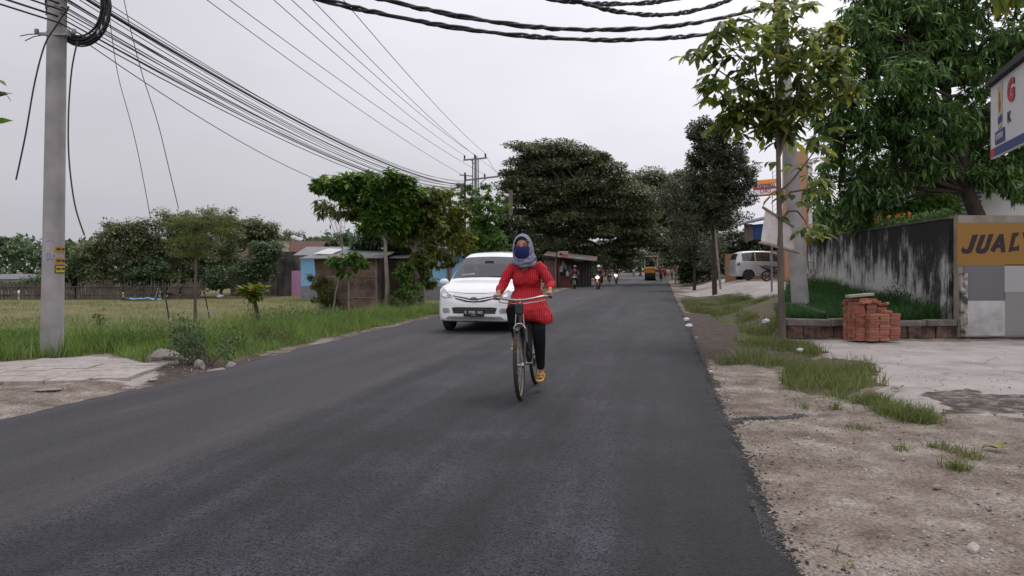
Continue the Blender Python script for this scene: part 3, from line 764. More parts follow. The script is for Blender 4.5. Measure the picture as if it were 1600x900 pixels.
# ------------------------------------------------------------------ walls and the painted sign wall on the right
def faces_uv_box(mb, a, b, thick, z0a, z0b, z1a, z1b, nseg=12):
    """upright wall running a -> b with its own base and top heights"""
    a, b = Vector((*a, 0)), Vector((*b, 0)); d = (b - a); nn = Vector((-d.y, d.x, 0)).normalized() * thick
    vs = []
    for i in range(nseg + 1):
        t = i / nseg; p = a + d * t; z0 = z0a + (z0b - z0a) * t; z1 = z1a + (z1b - z1a) * t
        vs += [(p.x, p.y, z0), (p.x, p.y, z1), (p.x + nn.x, p.y + nn.y, z1), (p.x + nn.x, p.y + nn.y, z0)]
    fs = [(0, 1, 2, 3), tuple(nseg * 4 + k for k in (3, 2, 1, 0))]
    for i in range(nseg):
        for k in range(4):
            k2 = (k + 1) % 4; fs.append((i * 4 + k, i * 4 + k2, i * 4 + 4 + k2, i * 4 + 4 + k))
    return mb.add(vs, fs)
def streak_mat(name):
    """old whitewash with black algae running down from the top"""
    m = bpy.data.materials.new(name); n, l = nt(m); b = n['Principled BSDF']; b.inputs['Roughness'].default_value = .95
    tc = new_node(n, 'ShaderNodeTexCoord')
    def N(scale, st, detail=8, rough=.65):
        mp = new_node(n, 'ShaderNodeMapping'); mp.inputs['Scale'].default_value = st; l.new(tc.outputs['Object'], mp.inputs[0])
        t = new_node(n, 'ShaderNodeTexNoise'); t.inputs['Scale'].default_value = scale; t.inputs['Detail'].default_value = detail; t.inputs['Roughness'].default_value = rough
        l.new(mp.outputs[0], t.inputs['Vector']); return t.outputs[0]
    s1 = N(1.5, (2.6, 2.6, .5), 8, .75); s2 = N(6, (2.4, 2.4, .3), 6); s3 = N(1.6, (1, 1, .8), 5)
    sp = new_node(n, 'ShaderNodeSeparateXYZ'); l.new(tc.outputs['Object'], sp.inputs[0])
    hz = new_node(n, 'ShaderNodeMapRange'); hz.inputs[1].default_value = .7; hz.inputs[2].default_value = 2.3; hz.inputs[3].default_value = .09; hz.inputs[4].default_value = -.075; l.new(sp.outputs[2], hz.inputs[0])
    hy = new_node(n, 'ShaderNodeMapRange'); hy.inputs[1].default_value = 15.5; hy.inputs[2].default_value = 20.5; hy.inputs[3].default_value = -.03; hy.inputs[4].default_value = .04; l.new(sp.outputs[1], hy.inputs[0])
    def M(op, a, c):
        q = new_node(n, 'ShaderNodeMath', operation=op)
        for i, v in enumerate((a, c)):
            if isinstance(v, (int, float)): q.inputs[i].default_value = v
            else: l.new(v, q.inputs[i])
        return q.outputs[0]
    s = M('ADD', M('ADD', M('MULTIPLY', s1, .42), M('MULTIPLY', s2, .22)), M('MULTIPLY', s3, .36))
    s = M('ADD', M('ADD', s, hz.outputs[0]), hy.outputs[0])
    cr = new_node(n, 'ShaderNodeValToRGB')
    for i in range(2): cr.color_ramp.elements.new(.5)
    for i, (p, c_) in enumerate([(.44, (.013, .012, .011)), (.5, (.045, .04, .037)), (.535, (.2, .19, .175)), (.59, (.46, .45, .42))]):
        e = cr.color_ramp.elements[i]; e.position = p; e.color = (*c_, 1)
    l.new(s, cr.inputs[0]); l.new(cr.outputs[0], b.inputs['Base Color'])
    bp = new_node(n, 'ShaderNodeBump'); bp.inputs['Strength'].default_value = .4; bp.inputs['Distance'].default_value = .02; l.new(s2, bp.inputs['Height']); l.new(bp.outputs[0], b.inputs['Normal'])
    return m
mb = MB(); faces_uv_box(mb, (8.86, 15.0), (9.80, 24.6), -.13, .0, .3, 2.34, 2.32, 30)
sw = mb.build('wall', streak_mat('algae_whitewash')); tag(sw, 'long old whitewashed wall streaked with black algae running back from the painted wall', 'wall')
mb = MB(); faces_uv_box(mb, (8.84, 14.98), (9.79, 24.62), -.17, 2.342, 2.322, 2.385, 2.365, 20)
mb.build('coping', mat('mossy_cement', (.12, .13, .09), (.04, .045, .03), rough=1, scale=5, bump=.6), sw)
# moss and small plants on the coping are the plant below

pw = MB(); pw.box((10.65, 14.66, 1.18), (3.7, .16, 2.4))
o = pw.build('painted_wall', mat('cement_render', (.3, .27, .22), (.17, .15, .12), rough=.95, scale=3, bump=.35, bscale=26)); o_pw = tag(o, 'painted end wall reading JUAL on an ochre panel above grey and white squares', 'wall')
# left weathered edge of the wall
EDGEM = mat('peeling_paint', (.36, .33, .28), (.05, .045, .04), rough=.95, scale=6, bump=.5, contrast=.1)
mb = MB(); mb.box((8.88, 14.60, .62), (.13, .16, 1.24)); mb.build('weathered_edge', EDGEM, o_pw)
def wx(px): return (px - 800) / FPX * 14.57
def wz(py): return CAM_H - (py - HOR) / FPX * 14.57
OCH = mat('ochre_paint', (.25, .135, .028), (.215, .11, .02), rough=.75, scale=1.2, bump=.05)
BLK = mat('black_paint', (.012, .007, .012), (.02, .01, .012), rough=.6)
def panel(name, x0, x1, y0, y1, m, parent, y=14.568, t=.012):
    mb = MB(); mb.box(((wx(x0) + wx(x1)) / 2, y, (wz(y0) + wz(y1)) / 2), (wx(x1) - wx(x0), t, wz(y0) - wz(y1))); return mb.build(name, m, parent)
panel('ochre_panel', 1495, 1760, 348, 415, OCH, o_pw)
panel('painted_square', 1506, 1569, 415.3, 469.5, mat('grey_square', (.125, .12, .13), (.11, .105, .112), rough=.6, scale=1), o_pw)
panel('painted_square', 1569.3, 1640, 413.5, 456.5, mat('warm_grey_square', (.33, .32, .315), (.29, .28, .275), rough=.6, scale=1), o_pw)
wsq = mat('white_square', (.43, .42, .41), (.3, .29, .28), rough=.6, scale=4, contrast=.12)
panel('painted_square', 1507, 1570, 469.8, 524.5, wsq, o_pw)
panel('painted_square', 1570.3, 1640, 456.8, 524.5, mat('grey_square_light', (.22, .215, .205), (.19, .185, .18), rough=.6, scale=1), o_pw)
panel('painted_square', 1640.3, 1700, 413.5, 469.5, mat('grey_square', (.1, .1, .1)), o_pw)
panel('painted_square', 1640.3, 1700, 469.8, 524.5, wsq, o_pw)
# hand-painted letters: polygons in photo pixels, set proud of the wall
def poly_plate(name, polys, m, parent, y=14.558, t=.004, X=None, Zf=None):
    mb = MB()
    for pl in polys: mb.prism([(wx(a), wz(b_)) for a, b_ in pl], y, y + t)
    return mb.build(name, m, parent)
J = [[(1519, 367), (1528, 366.5), (1519.5, 390), (1517, 394.5), (1512, 396.5), (1504, 396), (1501, 391), (1504.5, 385), (1506.5, 389), (1511, 389), (1513, 386)]]
U = [[(1532, 367), (1540, 366.5), (1531.5, 388.5), (1535, 389), (1538.5, 386), (1544.5, 366), (1552, 365.5), (1544, 390), (1540, 395), (1533, 396.5), (1526, 395.5), (1524, 390)]]
A = [[(1561, 366), (1567, 365.5), (1553.5, 394.5), (1546.5, 391)], [(1565, 365.7), (1567.2, 365.4), (1570.5, 394), (1564, 394.5), (1561, 376)], [(1556.5, 382), (1565.5, 381.5), (1566, 387), (1554.5, 387.5)]]
Lp = [[(1581, 364), (1592, 363), (1590, 369), (1586.5, 370), (1582.5, 386), (1588, 385.5), (1592, 382), (1591.5, 392), (1587, 391.5), (1575, 394), (1576, 389), (1580, 371)]]
for k, q in enumerate((J, U, A, Lp)):
    for pl_i, pl in enumerate(q):
        pass
    poly_plate('painted_letter', [q[0]], BLK, o_pw) if len(q) == 1 else None
    if len(q) > 1:
        for i_, pl in enumerate(q): poly_plate('painted_letter', [pl], BLK, o_pw, y=14.558 - .0015 * i_)
poly_plate('painted_letter', [[(1597, 363), (1601, 363), (1601, 372), (1599, 372)]], BLK, o_pw)

# low wall in front of the raised bed
def lowwall(x0, x1, label, sd):
    r_ = random.Random(sd); root = empty('low_wall', ((x0 + x1) / 2, 14.7, -.05), 0, label, 'wall'); mx = (x0 + x1) / 2
    mb = MB(); x = x0
    while x < x1 - .05:
        w = min(r_.uniform(.5, 1.1), x1 - x); mb.box((x + w / 2 - mx, r_.uniform(-.02, .02), .30 + r_.uniform(-.015, .015)), (w - .008, .24 + r_.uniform(-.02, .03), .13 + r_.uniform(-.02, .02)), Matrix.Rotation(r_.uniform(-.03, .03), 3, 'Y')); x += w
    mb.build('cap', mat('old_cement', (.2, .17, .15), (.075, .06, .055), rough=.95, scale=6, bump=.6), root, bevel=.015)
    mb = MB(); x = x0 + .02
    while x < x1 - .05:
        w = min(r_.uniform(.2, .45), x1 - x); mb.box((x + w / 2 - mx, r_.uniform(-.02, .03), .12), (w - .012, .19, .24), Matrix.Rotation(r_.uniform(-.03, .03), 3, 'Y')); x += w
    mb.build('brick_course', mat('worn_brick', (.15, .085, .065), (.035, .025, .022), rough=.95, scale=7, bump=.6, contrast=.15), root, bevel=.01)
lowwall(5.42, 6.62, 'low broken brick and cement kerb wall left of the brick pile', 5)
lowwall(7.55, 8.78, 'low broken brick kerb wall between the brick pile and the stained wall', 8)
p0, p1 = at(1243, 480, 17.5), at(1284, 497, 15.2)
mb = MB(); mb.bar((p0.x, p0.y, .42), (p1.x, p1.y, .34), .14, .22); mb.bar((p0.x - .35, p0.y + .4, .42), (p0.x, p0.y, .42), .14, .2)
tag(mb.build('cement_kerb', mat('old_cement', (.2, .17, .15)), bevel=.015), 'diagonal cement kerb at the left end of the raised grass bed', 'kerb')

# stack of clay bricks, every brick its own thing
BRM = rand_mat('clay_brick', [(.26, .085, .05), (.33, .12, .075), (.21, .075, .05), (.38, .155, .1), (.17, .08, .06)], rough=.92, bump=.5, bscale=26)
bmb = MB(); bmb.box((0, 0, 0), (.215, .105, .048)); bme = bmb.mesh('brick', BRM, bevel=.004)
bc = gp(1372, 537); bc = Vector((bc.x + .06, bc.y + .38, 0)); bro = R(14)
def brick(lx, ly, z, rz, tilt=0, tx=0):
    o = link('brick', bme); c_, s_ = math.cos(bro), math.sin(bro)
    o.location = (bc.x + lx * c_ - ly * s_, bc.y + lx * s_ + ly * c_, z); o.rotation_euler = (tx, tilt, bro + rz)
    return tag(o, 'worn orange clay brick in the stack standing on the concrete by the low wall', 'brick', 'bricks stacked on the concrete')
br = random.Random(11)
for ly in range(5):
    nl = 10 if ly < 2 else (14 if ly < 4 else 15)
    for k in range(nl):
        z = -.02 + .0505 * k + .026
        for i in range(3):
            if ly == 0 and i == 0 and False: continue
            top = k > 9
            if top and i == 2 and ly > 3 and k > 12: continue
            if ly >= 2 and i == 2 and k > 11: continue
            ex = br.uniform(-.014, .014) + (-.03 if ly > 0 and i == 0 else 0)
            g_ = .012 if i else 0
            brick((i - 1) * (.222 + .012) + ex + (.06 if ly == 0 else -.03), (ly - 2) * .118 + br.uniform(-.012, .012), z, br.uniform(-.05, .05))
for lx, ly, z, rz, ti, tx in [(-.18, -.02, .735, .6, 0, 0), (.02, .05, .735, -.2, .05, 0), (.2, .16, .62, 1.2, .5, .1), (.05, -.05, .70, .3, .08, .1), (-.22, -.1, .70, .1, -.04, .0), (.16, -.2, .515, .15, 0, .06), (.3, .05, .64, 1.9, .3, -.2)]:
    brick(lx, ly, z, rz, ti, tx)
mb = MB(); mb.box((0, 0, 0), (.6, .12, .05)); o = mb.build('plank', mat('pale_wood', (.42, .36, .28), (.25, .2, .15), rough=.85, scale=5, stretch=(.4, 5, 5), bump=.3), bevel=.004)
o.location = (bc.x - .17, bc.y + .1, .82); o.rotation_euler = (0, -.06, bro + .1); tag(o, 'pale wooden board lying across the top of the brick stack', 'board')

# ------------------------------------------------------------------ concrete poles
CONCP = mat('pole_concrete', (.36, .34, .33), (.24, .225, .22), rough=.9, scale=3, bump=.2, bscale=60, contrast=.2)
STEEL = mat('galvanised_steel', (.3, .3, .31), (.18, .18, .18), rough=.5, metal=.7)
RUBBER = mat('black_cable', (.018, .017, .02), (.03, .028, .03), rough=.5)
def pole(name, base, top, r0, r1, label, cat='utility pole', m=None, n=20):
    b_ = Vector(base); t = Vector(top); o = empty(name, b_, 0, label, cat); mb = MB()
    mb.tube([(0, 0, -.3), (0, 0, 0), *[(t - b_) * k / 6 for k in range(1, 7)]], [r0 + .002, r0] + [r0 + (r1 - r0) * k / 6 for k in range(1, 7)], n=n)
    mb.build('shaft', m or CONCP, o, smooth=True); return o
PLX, PLY = (81.0 - 800) / FPX * 11.6, 11.6
pL = pole('utility_pole', (PLX, PLY, -.05), ((88.5 - 800) / FPX * 11.6 + .09, PLY, 10.6), .162, .107, 'thick round concrete pole in the grass beside the left pavement', n=26)
def pole_x(z): return PLX + (((88.5 - 800) / FPX * 11.6 + .09) - PLX) * (z + .05) / 10.65
def wrap_plate(px0, px1, py0, py1, m, name, parent, rr=.004, yoff=0):
    """thin sheet following the round pole"""
    z0 = CAM_H - (py1 - HOR) / FPX * 11.42; z1 = CAM_H - (py0 - HOR) / FPX * 11.42; zc_ = (z0 + z1) / 2; cx = pole_x(zc_); r = .162 - .055 * (zc_ / 10.6) + rr
    def ang(px): return math.asin(max(-.97, min(.97, ((px - 800) / FPX * 11.5 - cx) * .85 / r))) + .5
    a0, a1 = ang(px0), ang(px1); mb = MB(); vs = []; fs = []
    for i in range(9):
        a = a0 + (a1 - a0) * i / 8
        for rad in (r, r - .003):
            for z in (z0, z1): vs.append((cx + rad * math.sin(a) - PLX, -rad * math.cos(a), z + .05))
    for i in range(8):
        p, q = i * 4, i * 4 + 4; fs += [(p, q, q + 1, p + 1), (p + 2, p + 3, q + 3, q + 2), (p + 1, q + 1, q + 3, p + 3), (p, p + 2, q + 2, q)]
    fs += [(0, 1, 3, 2), (32, 34, 35, 33)]
    mb.add(vs, fs); return mb.build(name, m, parent)
YEL = mat('yellow_sticker', (.55, .38, .03), (.45, .3, .03), rough=.5); ORG = mat('orange_sticker', (.48, .25, .03), (.36, .18, .02), rough=.5); INK = mat('dark_ink', (.03, .025, .02))
BLUEI = mat('blue_stencil', (.09, .12, .32), (.16, .18, .32), scale=40)
for (x0, x1, y0, y1, m_) in [(80, 98.5, 385, 394, ORG), (80, 98.5, 403, 412.5, ORG)]:
    s_ = wrap_plate(x0, x1, y0, y1, m_, 'sticker', pL)
wrap_plate(80.5, 99, 414.3, 427, INK, 'sticker_border', pL, .004); wrap_plate(82, 98.2, 415.8, 425.5, YEL, 'sticker', pL, .0065)
for y in (388.5, 406.5, 419.5):
    for x0, x1 in ((83, 85), (85.5, 87.5), (88, 89.5), (91.5, 93), (93.5, 95.5)): wrap_plate(x0, x1, y - 1.2, y + 2.2, INK, 'printed_mark', pL, .009)
for x0, x1, y0, y1 in [(65.5, 66.5, 398, 401), (68.5, 69.5, 395, 401.5), (67.5, 71, 396, 397), (72, 73, 395, 401), (74, 76, 397.5, 398.5), (78.3, 80, 397.5, 401.5), (67, 69, 404, 407), (70, 74, 403.5, 404.8), (70, 71, 403.5, 407.5), (75, 77, 403, 407), (66, 68.5, 376, 377.5), (70, 74, 375.5, 376.8), (77, 78.5, 376, 378)]:
    wrap_plate(x0, x1, y0, y1, BLUEI, 'stencil_mark', pL, .003)
# brackets and bands
mb = MB()
for zz in (4.98, 5.42):
    mb = MB(); cx = pole_x(zz) - PLX; mb.lathe([(.13, zz + .02), (.13, zz + .08), (.147, zz + .08), (.147, zz + .02)], (cx, 0, 0), close=True); mb.build('steel_band', STEEL, pL)
mb = MB(); zz = 5.02; cx = pole_x(zz) - PLX
mb.bar((cx - .22, -.1, zz), (cx + .3, -.14, zz - .02), .05, .04)
for dx in (-.24, .24, .34): mb.lathe([(.0, -.03), (.03, -.03), (.035, 0), (.03, .04), (0, .04)], (cx + dx, -.12, zz + .03), n=8)
mb.build('clamp', STEEL, pL)
mb = MB(); mb.tube([(cx - .2, -.1, zz), (cx - .34, -.15, zz - .02), (cx - .47, -.16, zz - .05)], .008, 5); mb.tube([(cx - .18, -.1, zz - .02), (cx - .26, -.16, zz - .06), (cx - .38, -.18, zz - .13)], .008, 5)
mb.tube([(cx + .2, -.1, zz - .02), (cx + .22, -.16, zz - .1), (cx + .25, -.18, zz - .18)], .007, 5); mb.build('wire_tail', RUBBER, pL)
# coil of spare cable hung on the pole
cz = CAM_H + (HOR - 2) / FPX * 11.6; ccx = (114 - 800) / FPX * 11.6
coil = empty('cable_coil', (ccx, PLY + .16, cz), R(8), 'big ring of spare black cable hung at the top of the left concrete pole', 'cable coil')
mb = MB(); rr = random.Random(4)
for k in range(26):
    a0 = rr.uniform(0, 6.28); R0 = .40 + rr.uniform(-.075, .085); oy = rr.uniform(-.05, .07)
    pts = [(R0 * math.cos(t / 40 * 6.2832) + .015 * math.sin(t / 7 + a0), oy + .02 * math.sin(t / 5 + a0 * 2), (R0 + .16) * math.sin(t / 40 * 6.2832) + .012 * math.sin(t / 4 + a0)) for t in range(41)]
    mb.tube(pts, .012, 6, caps=False)
mb.build('cable_turns', RUBBER, coil, smooth=True)
mb = MB()
for a in (R(-38), R(-48), R(-20)): mb.lathe([(.022, -.06), (.022, .06), (.018, .06), (.018, -.06)], (.44 * math.cos(a), -.02, .58 * math.sin(a)), n=10, close=True)
mb.build('white_tie', mat('white_tie', (.6, .6, .6)), coil)

pR = pole('utility_pole', ((1251 - 800) / FPX * 17.6, 17.6, .4), ((1212 - 800) / FPX * 17.6, 17.6, 9.0), .20, .115, 'thick round concrete pole rising from the grass behind the sapling on the right', n=26)
mb = MB()
for k in range(9): z_ = 6.1 + k * .16 - .4; mb = MB(); mb.lathe([(.12, z_), (.12, z_ + .03), (.15, z_ + .03), (.15, z_)], (-.593 * (z_) / 8.6, 0, 0), close=True, n=18); mb.build('steel_band', STEEL, pR)
mb = MB(); mb.bar((-.62, -.15, 5.7), (-.72, -.2, 8.4), .05); mb.bar((-.66, -.18, 6.9), (-.4, -.1, 6.95), .05); mb.build('cable_bracket', mat('dark_iron', (.03, .03, .03)), pR)
BLKM = mat('dark_iron', (.03, .03, .03))
p = at(727, 456, 43); pT = pole('utility_pole', (p.x, p.y, float(H(p.x, p.y))), (p.x - .02, p.y, CAM_H + 152 / FPX * 43), .07, .05, 'thin black iron pole between the small trees on the left', m=BLKM, n=10)
mb = MB(); zt = CAM_H + 150 / FPX * 43 - float(H(p.x, p.y)); mb.bar((-.35, 0, zt - .05), (.42, 0, zt - .12), .05); mb.bar((0, 0, zt - .85), (.4, .05, zt - .5), .04); mb.lathe([(.03, zt - .02), (.05, zt + .04), (.03, zt + .1)], (0, 0, 0), n=8); mb.build('cross_arm', BLKM, pT)
# twin-post crossarm pole
gpy = 62.0; b0 = at(743, 300, gpy); tp = empty('power_pole', (b0.x, gpy, float(H(b0.x, gpy))), 0, 'tall grey power pole with two crossarms and insulators above the trees', 'power pole')
gz = float(H(b0.x, gpy)); GREYP = mat('grey_steel', (.2, .2, .21), (.14, .14, .15), rough=.6)
def lz(py, Y=gpy): return CAM_H - (py - HOR) / FPX * Y - gz
def lx(px, Y=gpy): return (px - 800) / FPX * Y - b0.x
mb = MB(); mb.tube([(0, 0, -.3), (0, 0, lz(243))], [.17, .1], 12); mb.bar((lx(738.5), .1, lz(300)), (lx(738.5), .1, lz(249)), .1); mb.bar((lx(747), .1, lz(300)), (lx(747), .1, lz(249)), .1); mb.build('post', GREYP, tp)
mb = MB(); mb.bar((lx(724), -.1, lz(250.5)), (lx(760.5), -.1, lz(247)), .12); mb.bar((lx(735), -.05, lz(249)), (lx(742), -.05, lz(257)), .06); mb.build('cross_arm', GREYP, tp)
mb = MB(); mb.bar((lx(727), -.1, lz(282)), (lx(780), -.2, lz(276)), .13); mb.bar((lx(750), -.1, lz(287)), (lx(760), -.1, lz(279)), .06); mb.build('cross_arm', GREYP, tp)
for px_, py_ in ((726, 249), (742, 248), (758.5, 246), (727.5, 281), (757.5, 278), (780, 276)):
    mb = MB(); h0 = lz(py_); mb.lathe([(.03, h0), (.09, h0 + .08), (.05, h0 + .14), (.09, h0 + .2), (.05, h0 + .3), (.03, h0 + .34)], (lx(px_), -.1, 0), n=8); mb.build('insulator', BLKM, tp)
p = at(799, 430, 56); b2 = pole('utility_pole', (p.x, p.y, float(H(p.x, p.y))), (p.x - .05, p.y, CAM_H + 125 / FPX * 56), .2, .15, 'brownish pole standing in front of the big rain tree', m=mat('brown_pole', (.17, .12, .1), (.1, .075, .065)), n=10)

# ------------------------------------------------------------------ cables
def cable(a, b_, sag, r, label, group, n=26, name='cable', m=RUBBER, twist=0, cat='cable', seed=0):
    a, b_ = Vector(a), Vector(b_); mb = MB(); r_ = random.Random(seed)
    pts = [a + (b_ - a) * (i / n) - Vector((0, 0, 4 * sag * (i / n) * (1 - i / n))) for i in range(n + 1)]
    if not twist: mb.tube([p_ - a for p_ in pts], r, 5, caps=False)
    else:
        d = (b_ - a).normalized(); u = d.cross(Vector((0, 0, 1))).normalized(); w = u.cross(d)
        for k in range(3):
            q = []; ph0 = r_.uniform(0, 6)
            for i, p_ in enumerate(pts):
                ph = twist * i / n * 6.283 + k * 2.094 + .5 * math.sin(i * .7 + ph0); rad = r * (1.05 + .5 * math.sin(i * .45 + ph0))
                q.append(p_ - a + u * rad * math.cos(ph) + w * rad * math.sin(ph))
            mb.tube(q, r, 6, caps=False)
    o = mb.build(name, m, smooth=True); o.location = a; return tag(o, label, cat, group)
FARP = Vector((at(727, 0, 43).x, 43, 0)); cr_ = random.Random(9)
spec = [(-38, 282, .9, .012), (-30, 285, .75, .013), (-24, 288, .85, .011), (-17, 289, .72, .042), (-13, 286, .95, .012), (-5, 291, .8, .016), (-1, 292, .95, .012), (4, 290, .85, .014),
        (9, 293, .9, .016), (14, 294, 1.0, .011), (20, 295, .82, .016), (24, 296, .95, .012), (29, 297, .9, .018), (34, 299, .8, .012), (40, 300, .9, .016)]
for i, (ya, yb, sg, r_) in enumerate(spec):
    A_ = Vector((PLX + .2 + cr_.uniform(-.06, .1), PLY - .1, CAM_H + (HOR - ya) / FPX * 11.6)); B_ = Vector((FARP.x + cr_.uniform(-.08, .08), 43, CAM_H - (yb - HOR) / FPX * 43))
    cable(A_, B_, sg * .92, r_ * .68, 'thickest black cable of the bundle between the left concrete pole and the thin black pole' if r_ > .03 else ['topmost', 'second from the top', 'third from the top', '', 'fourth from the top', 'slim fifth', 'deep sagging slim', 'middle', 'eighth from the top', 'deepest sagging slim', 'stout tenth', 'slim eleventh', 'stout twelfth', 'slim second lowest', 'stout lowest'][i] + ' black cable of the left bundle at the concrete pole', 'cables in the left bundle' if r_ < .03 else None)
    d_ = (A_ - B_).normalized(); C_ = A_ + Vector((d_.x, d_.y, 0)) * 16 + Vector((0, 0, .3))
    if i % 2 == 0 or r_ > .03: cable(A_, C_, .5, r_ * .9, 'stretch of the ' + ['topmost', '', 'third highest', 'thickest', 'fourth highest', '', 'sixth highest', '', 'eighth highest', '', 'tenth highest', '', 'third lowest', '', 'lowest'][i] + ' cable left of the concrete pole', 'cables leaving the view at the top left', n=14)
A_ = Vector((PLX - .1, PLY, CAM_H + (HOR - 22) / FPX * 11.6)); cable(A_, Vector((at(660, 0, 39).x, 39, CAM_H + 118 / FPX * 39)), 1.15, .009, 'lowest thin cable hanging well below the left bundle', None)
pw_l = [((350, 0), (727.5, 276)), ((385, 0), (757.5, 273)), ((450, 0), (726, 243)), ((477, 0), (742, 242)), ((507, 0), (742.5, 243)), ((553, 0), (758.5, 240))]
for i, ((xa, ya), (xb, yb)) in enumerate(pw_l):
    Yn = 23.0; P1 = at(xa, ya, Yn); P0 = at(xb, yb, 62) + Vector((0, -.1, 0)); d_ = (P1 - P0); E_ = P0 + d_ * 1.35
    lb = ['thin power line ending at the left tip of the lower crossarm', 'thin power line ending in the middle of the lower crossarm', 'thin power line ending at the left tip of the upper crossarm', 'thin power line ending at the middle insulator of the upper crossarm', 'thin power line just right of the middle one on the upper crossarm', 'rightmost thin power line ending at the right tip of the upper crossarm'][i]
    cable(P0, E_, .5, .013, lb, 'power lines', n=30, name='power_line')
for i, ((xa, ya), (xb, yb)) in enumerate([((758, 241), (800, 300)), ((743, 243), (812, 285)), ((780, 271), (830, 300))]):
    cable(at(xa, ya, 62), at(xb, yb, 90), .3, .013, 'power line running on from the ' + ['right tip of the upper', 'middle of the upper', 'right tip of the lower'][i] + ' crossarm into the rain tree', 'power lines behind the crossarm pole', n=12, name='power_line')
# twisted bundles crossing high over the road
def tw(p0_, p1_, sag, lb, seed): cable(p0_, p1_, sag, .025, lb, None, n=110, twist=12, seed=seed)
tw((at(1205, 8, 17.4)), Vector((-7.1, 11.2, 7.5)), 1.40, 'upper of the two long twisted black cables crossing over the road', 1)
tw((at(1188, 40, 17.4)), Vector((-7.1, 11.2, 6.8)), 1.0, 'lower of the two long twisted black cables crossing over the road', 2)
tw((at(1215, -42, 17.3)), at(760, -75, 14.0), 1.08, 'short twisted cable sagging into view at the top right edge above the road', 3)
tw((at(1230, -60, 17.3)), at(700, -45, 14.2), .80, 'topmost twisted cable grazing the upper edge of the view', 5)
# hanging drops
def drop(pts, r, label, Y=None):
    mb = MB(); P = [at(a, b_, Y) if not isinstance(Y, (list, tuple)) else at(a, b_, Y[i]) for i, (a, b_) in enumerate(pts)]
    Q = []
    for i in range(len(P) - 1):
        p_1 = P[max(i - 1, 0)]; p0_, p1_ = P[i], P[i + 1]; p2_ = P[min(i + 2, len(P) - 1)]
        for k in range(6):
            t = k / 6; Q.append(.5 * ((2 * p0_) + (p1_ - p_1) * t + (2 * p_1 - 5 * p0_ + 4 * p1_ - p2_) * t * t + (-p_1 + 3 * p0_ - 3 * p1_ + p2_) * t ** 3))
    Q.append(P[-1]); mb.tube([q - P[0] for q in Q], r, 6); o = mb.build('cable', RUBBER, smooth=True); o.location = P[0]; tag(o, label, 'cable')
drop([(108, 10), (88, 40), (70, 70), (54, 130), (40, 210), (25, 281)], .012, 'loose cable end hanging in front of the left concrete pole to its left', 11.3)
drop([(121, 64), (112, 110), (107, 180), (108, 250), (117, 320), (132, 368)], .012, 'loose cable end hanging down right beside the left concrete pole', 11.4)
drop([(170, 10), (174, 50), (185, 120), (204, 190), (218, 250), (236, 345)], .006, 'left of the two thin wires slanting down to the field', 12.5)
drop([(192, -8), (205, 50), (222, 115), (246, 190), (262, 255), (279, 326)], .007, 'right of the two thin wires slanting down to the field', 12.5)

# ------------------------------------------------------------------ trees
BARK = mat('grey_brown_bark', (.16, .13, .105), (.07, .055, .045), rough=.95, scale=7, stretch=(1, 1, .25), bump=.6)
BARKL = mat('pale_bark', (.3, .26, .22), (.16, .135, .11), rough=.9, scale=6, stretch=(1, 1, .4), bump=.35)
BARKD = mat('dark_bark', (.07, .055, .045), (.03, .024, .02), rough=.95, scale=6, stretch=(1, 1, .3), bump=.6)
LF = {
 'rain': leaf_mat('rain_tree_leaf', [(.045, .06, .028), (.085, .105, .048), (.135, .15, .07), (.2, .21, .11)], trans=.22),
 'dark': leaf_mat('dark_leaf', [(.018, .032, .012), (.036, .056, .02), (.065, .092, .032)], trans=.2),
 'dark2': leaf_mat('grey_green_leaf', [(.025, .035, .018), (.045, .06, .03), (.075, .09, .045), (.13, .14, .085)], trans=.2),
 'mango': leaf_mat('mango_leaf', [(.028, .065, .02), (.055, .12, .034), (.10, .185, .05), (.19, .30, .08)], trans=.28, rough=.38),
 'almond': leaf_mat('almond_leaf', [(.035, .085, .016), (.06, .135, .024), (.1, .19, .032), (.17, .26, .05)], trans=.35),
 'olive': leaf_mat('olive_leaf', [(.045, .075, .018), (.08, .115, .028), (.125, .155, .038), (.2, .21, .05)], trans=.35),
 'yellow': leaf_mat('yellowing_leaf', [(.05, .085, .015), (.085, .125, .02), (.14, .16, .022), (.26, .23, .03)], trans=.42),
 'sap': leaf_mat('sapling_leaf', [(.035, .065, .018), (.06, .10, .026), (.09, .135, .03), (.14, .18, .035), (.27, .27, .045)], trans=.5),
 'bg': leaf_mat('thicket_leaf', [(.07, .092, .045), (.11, .14, .062), (.155, .185, .08), (.22, .235, .12)], trans=.25),
 'bgd': leaf_mat('deep_thicket_leaf', [(.04, .068, .032), (.075, .115, .05), (.11, .165, .07)], trans=.22),
 'feather': leaf_mat('feathery_leaf', [(.05, .08, .015), (.085, .12, .022), (.12, .15, .03)], trans=.35),
}
def crown_pts(lobes, n, shell=.55):
    w = np.array([l_[3] * l_[4] * l_[5] for l_ in lobes]) ** .75; w = w / w.sum(); out = []; nr = []
    for li, k in enumerate(rng.multinomial(n, w)):
        cx, cy, cz_, ax, ay, az = lobes[li]
        d = nrm(rng.normal(0, 1, (k, 3))); rad = (shell + (1 - shell) * rng.uniform(0, 1, (k, 1)) ** .7) * (1 + .28 * (rng.uniform(0, 1, (k, 1)) < .12))
        out.append(np.array([cx, cy, cz_]) + d * rad * np.array([ax, ay, az])); nr.append(d)
    return np.concatenate(out), np.concatenate(nr)
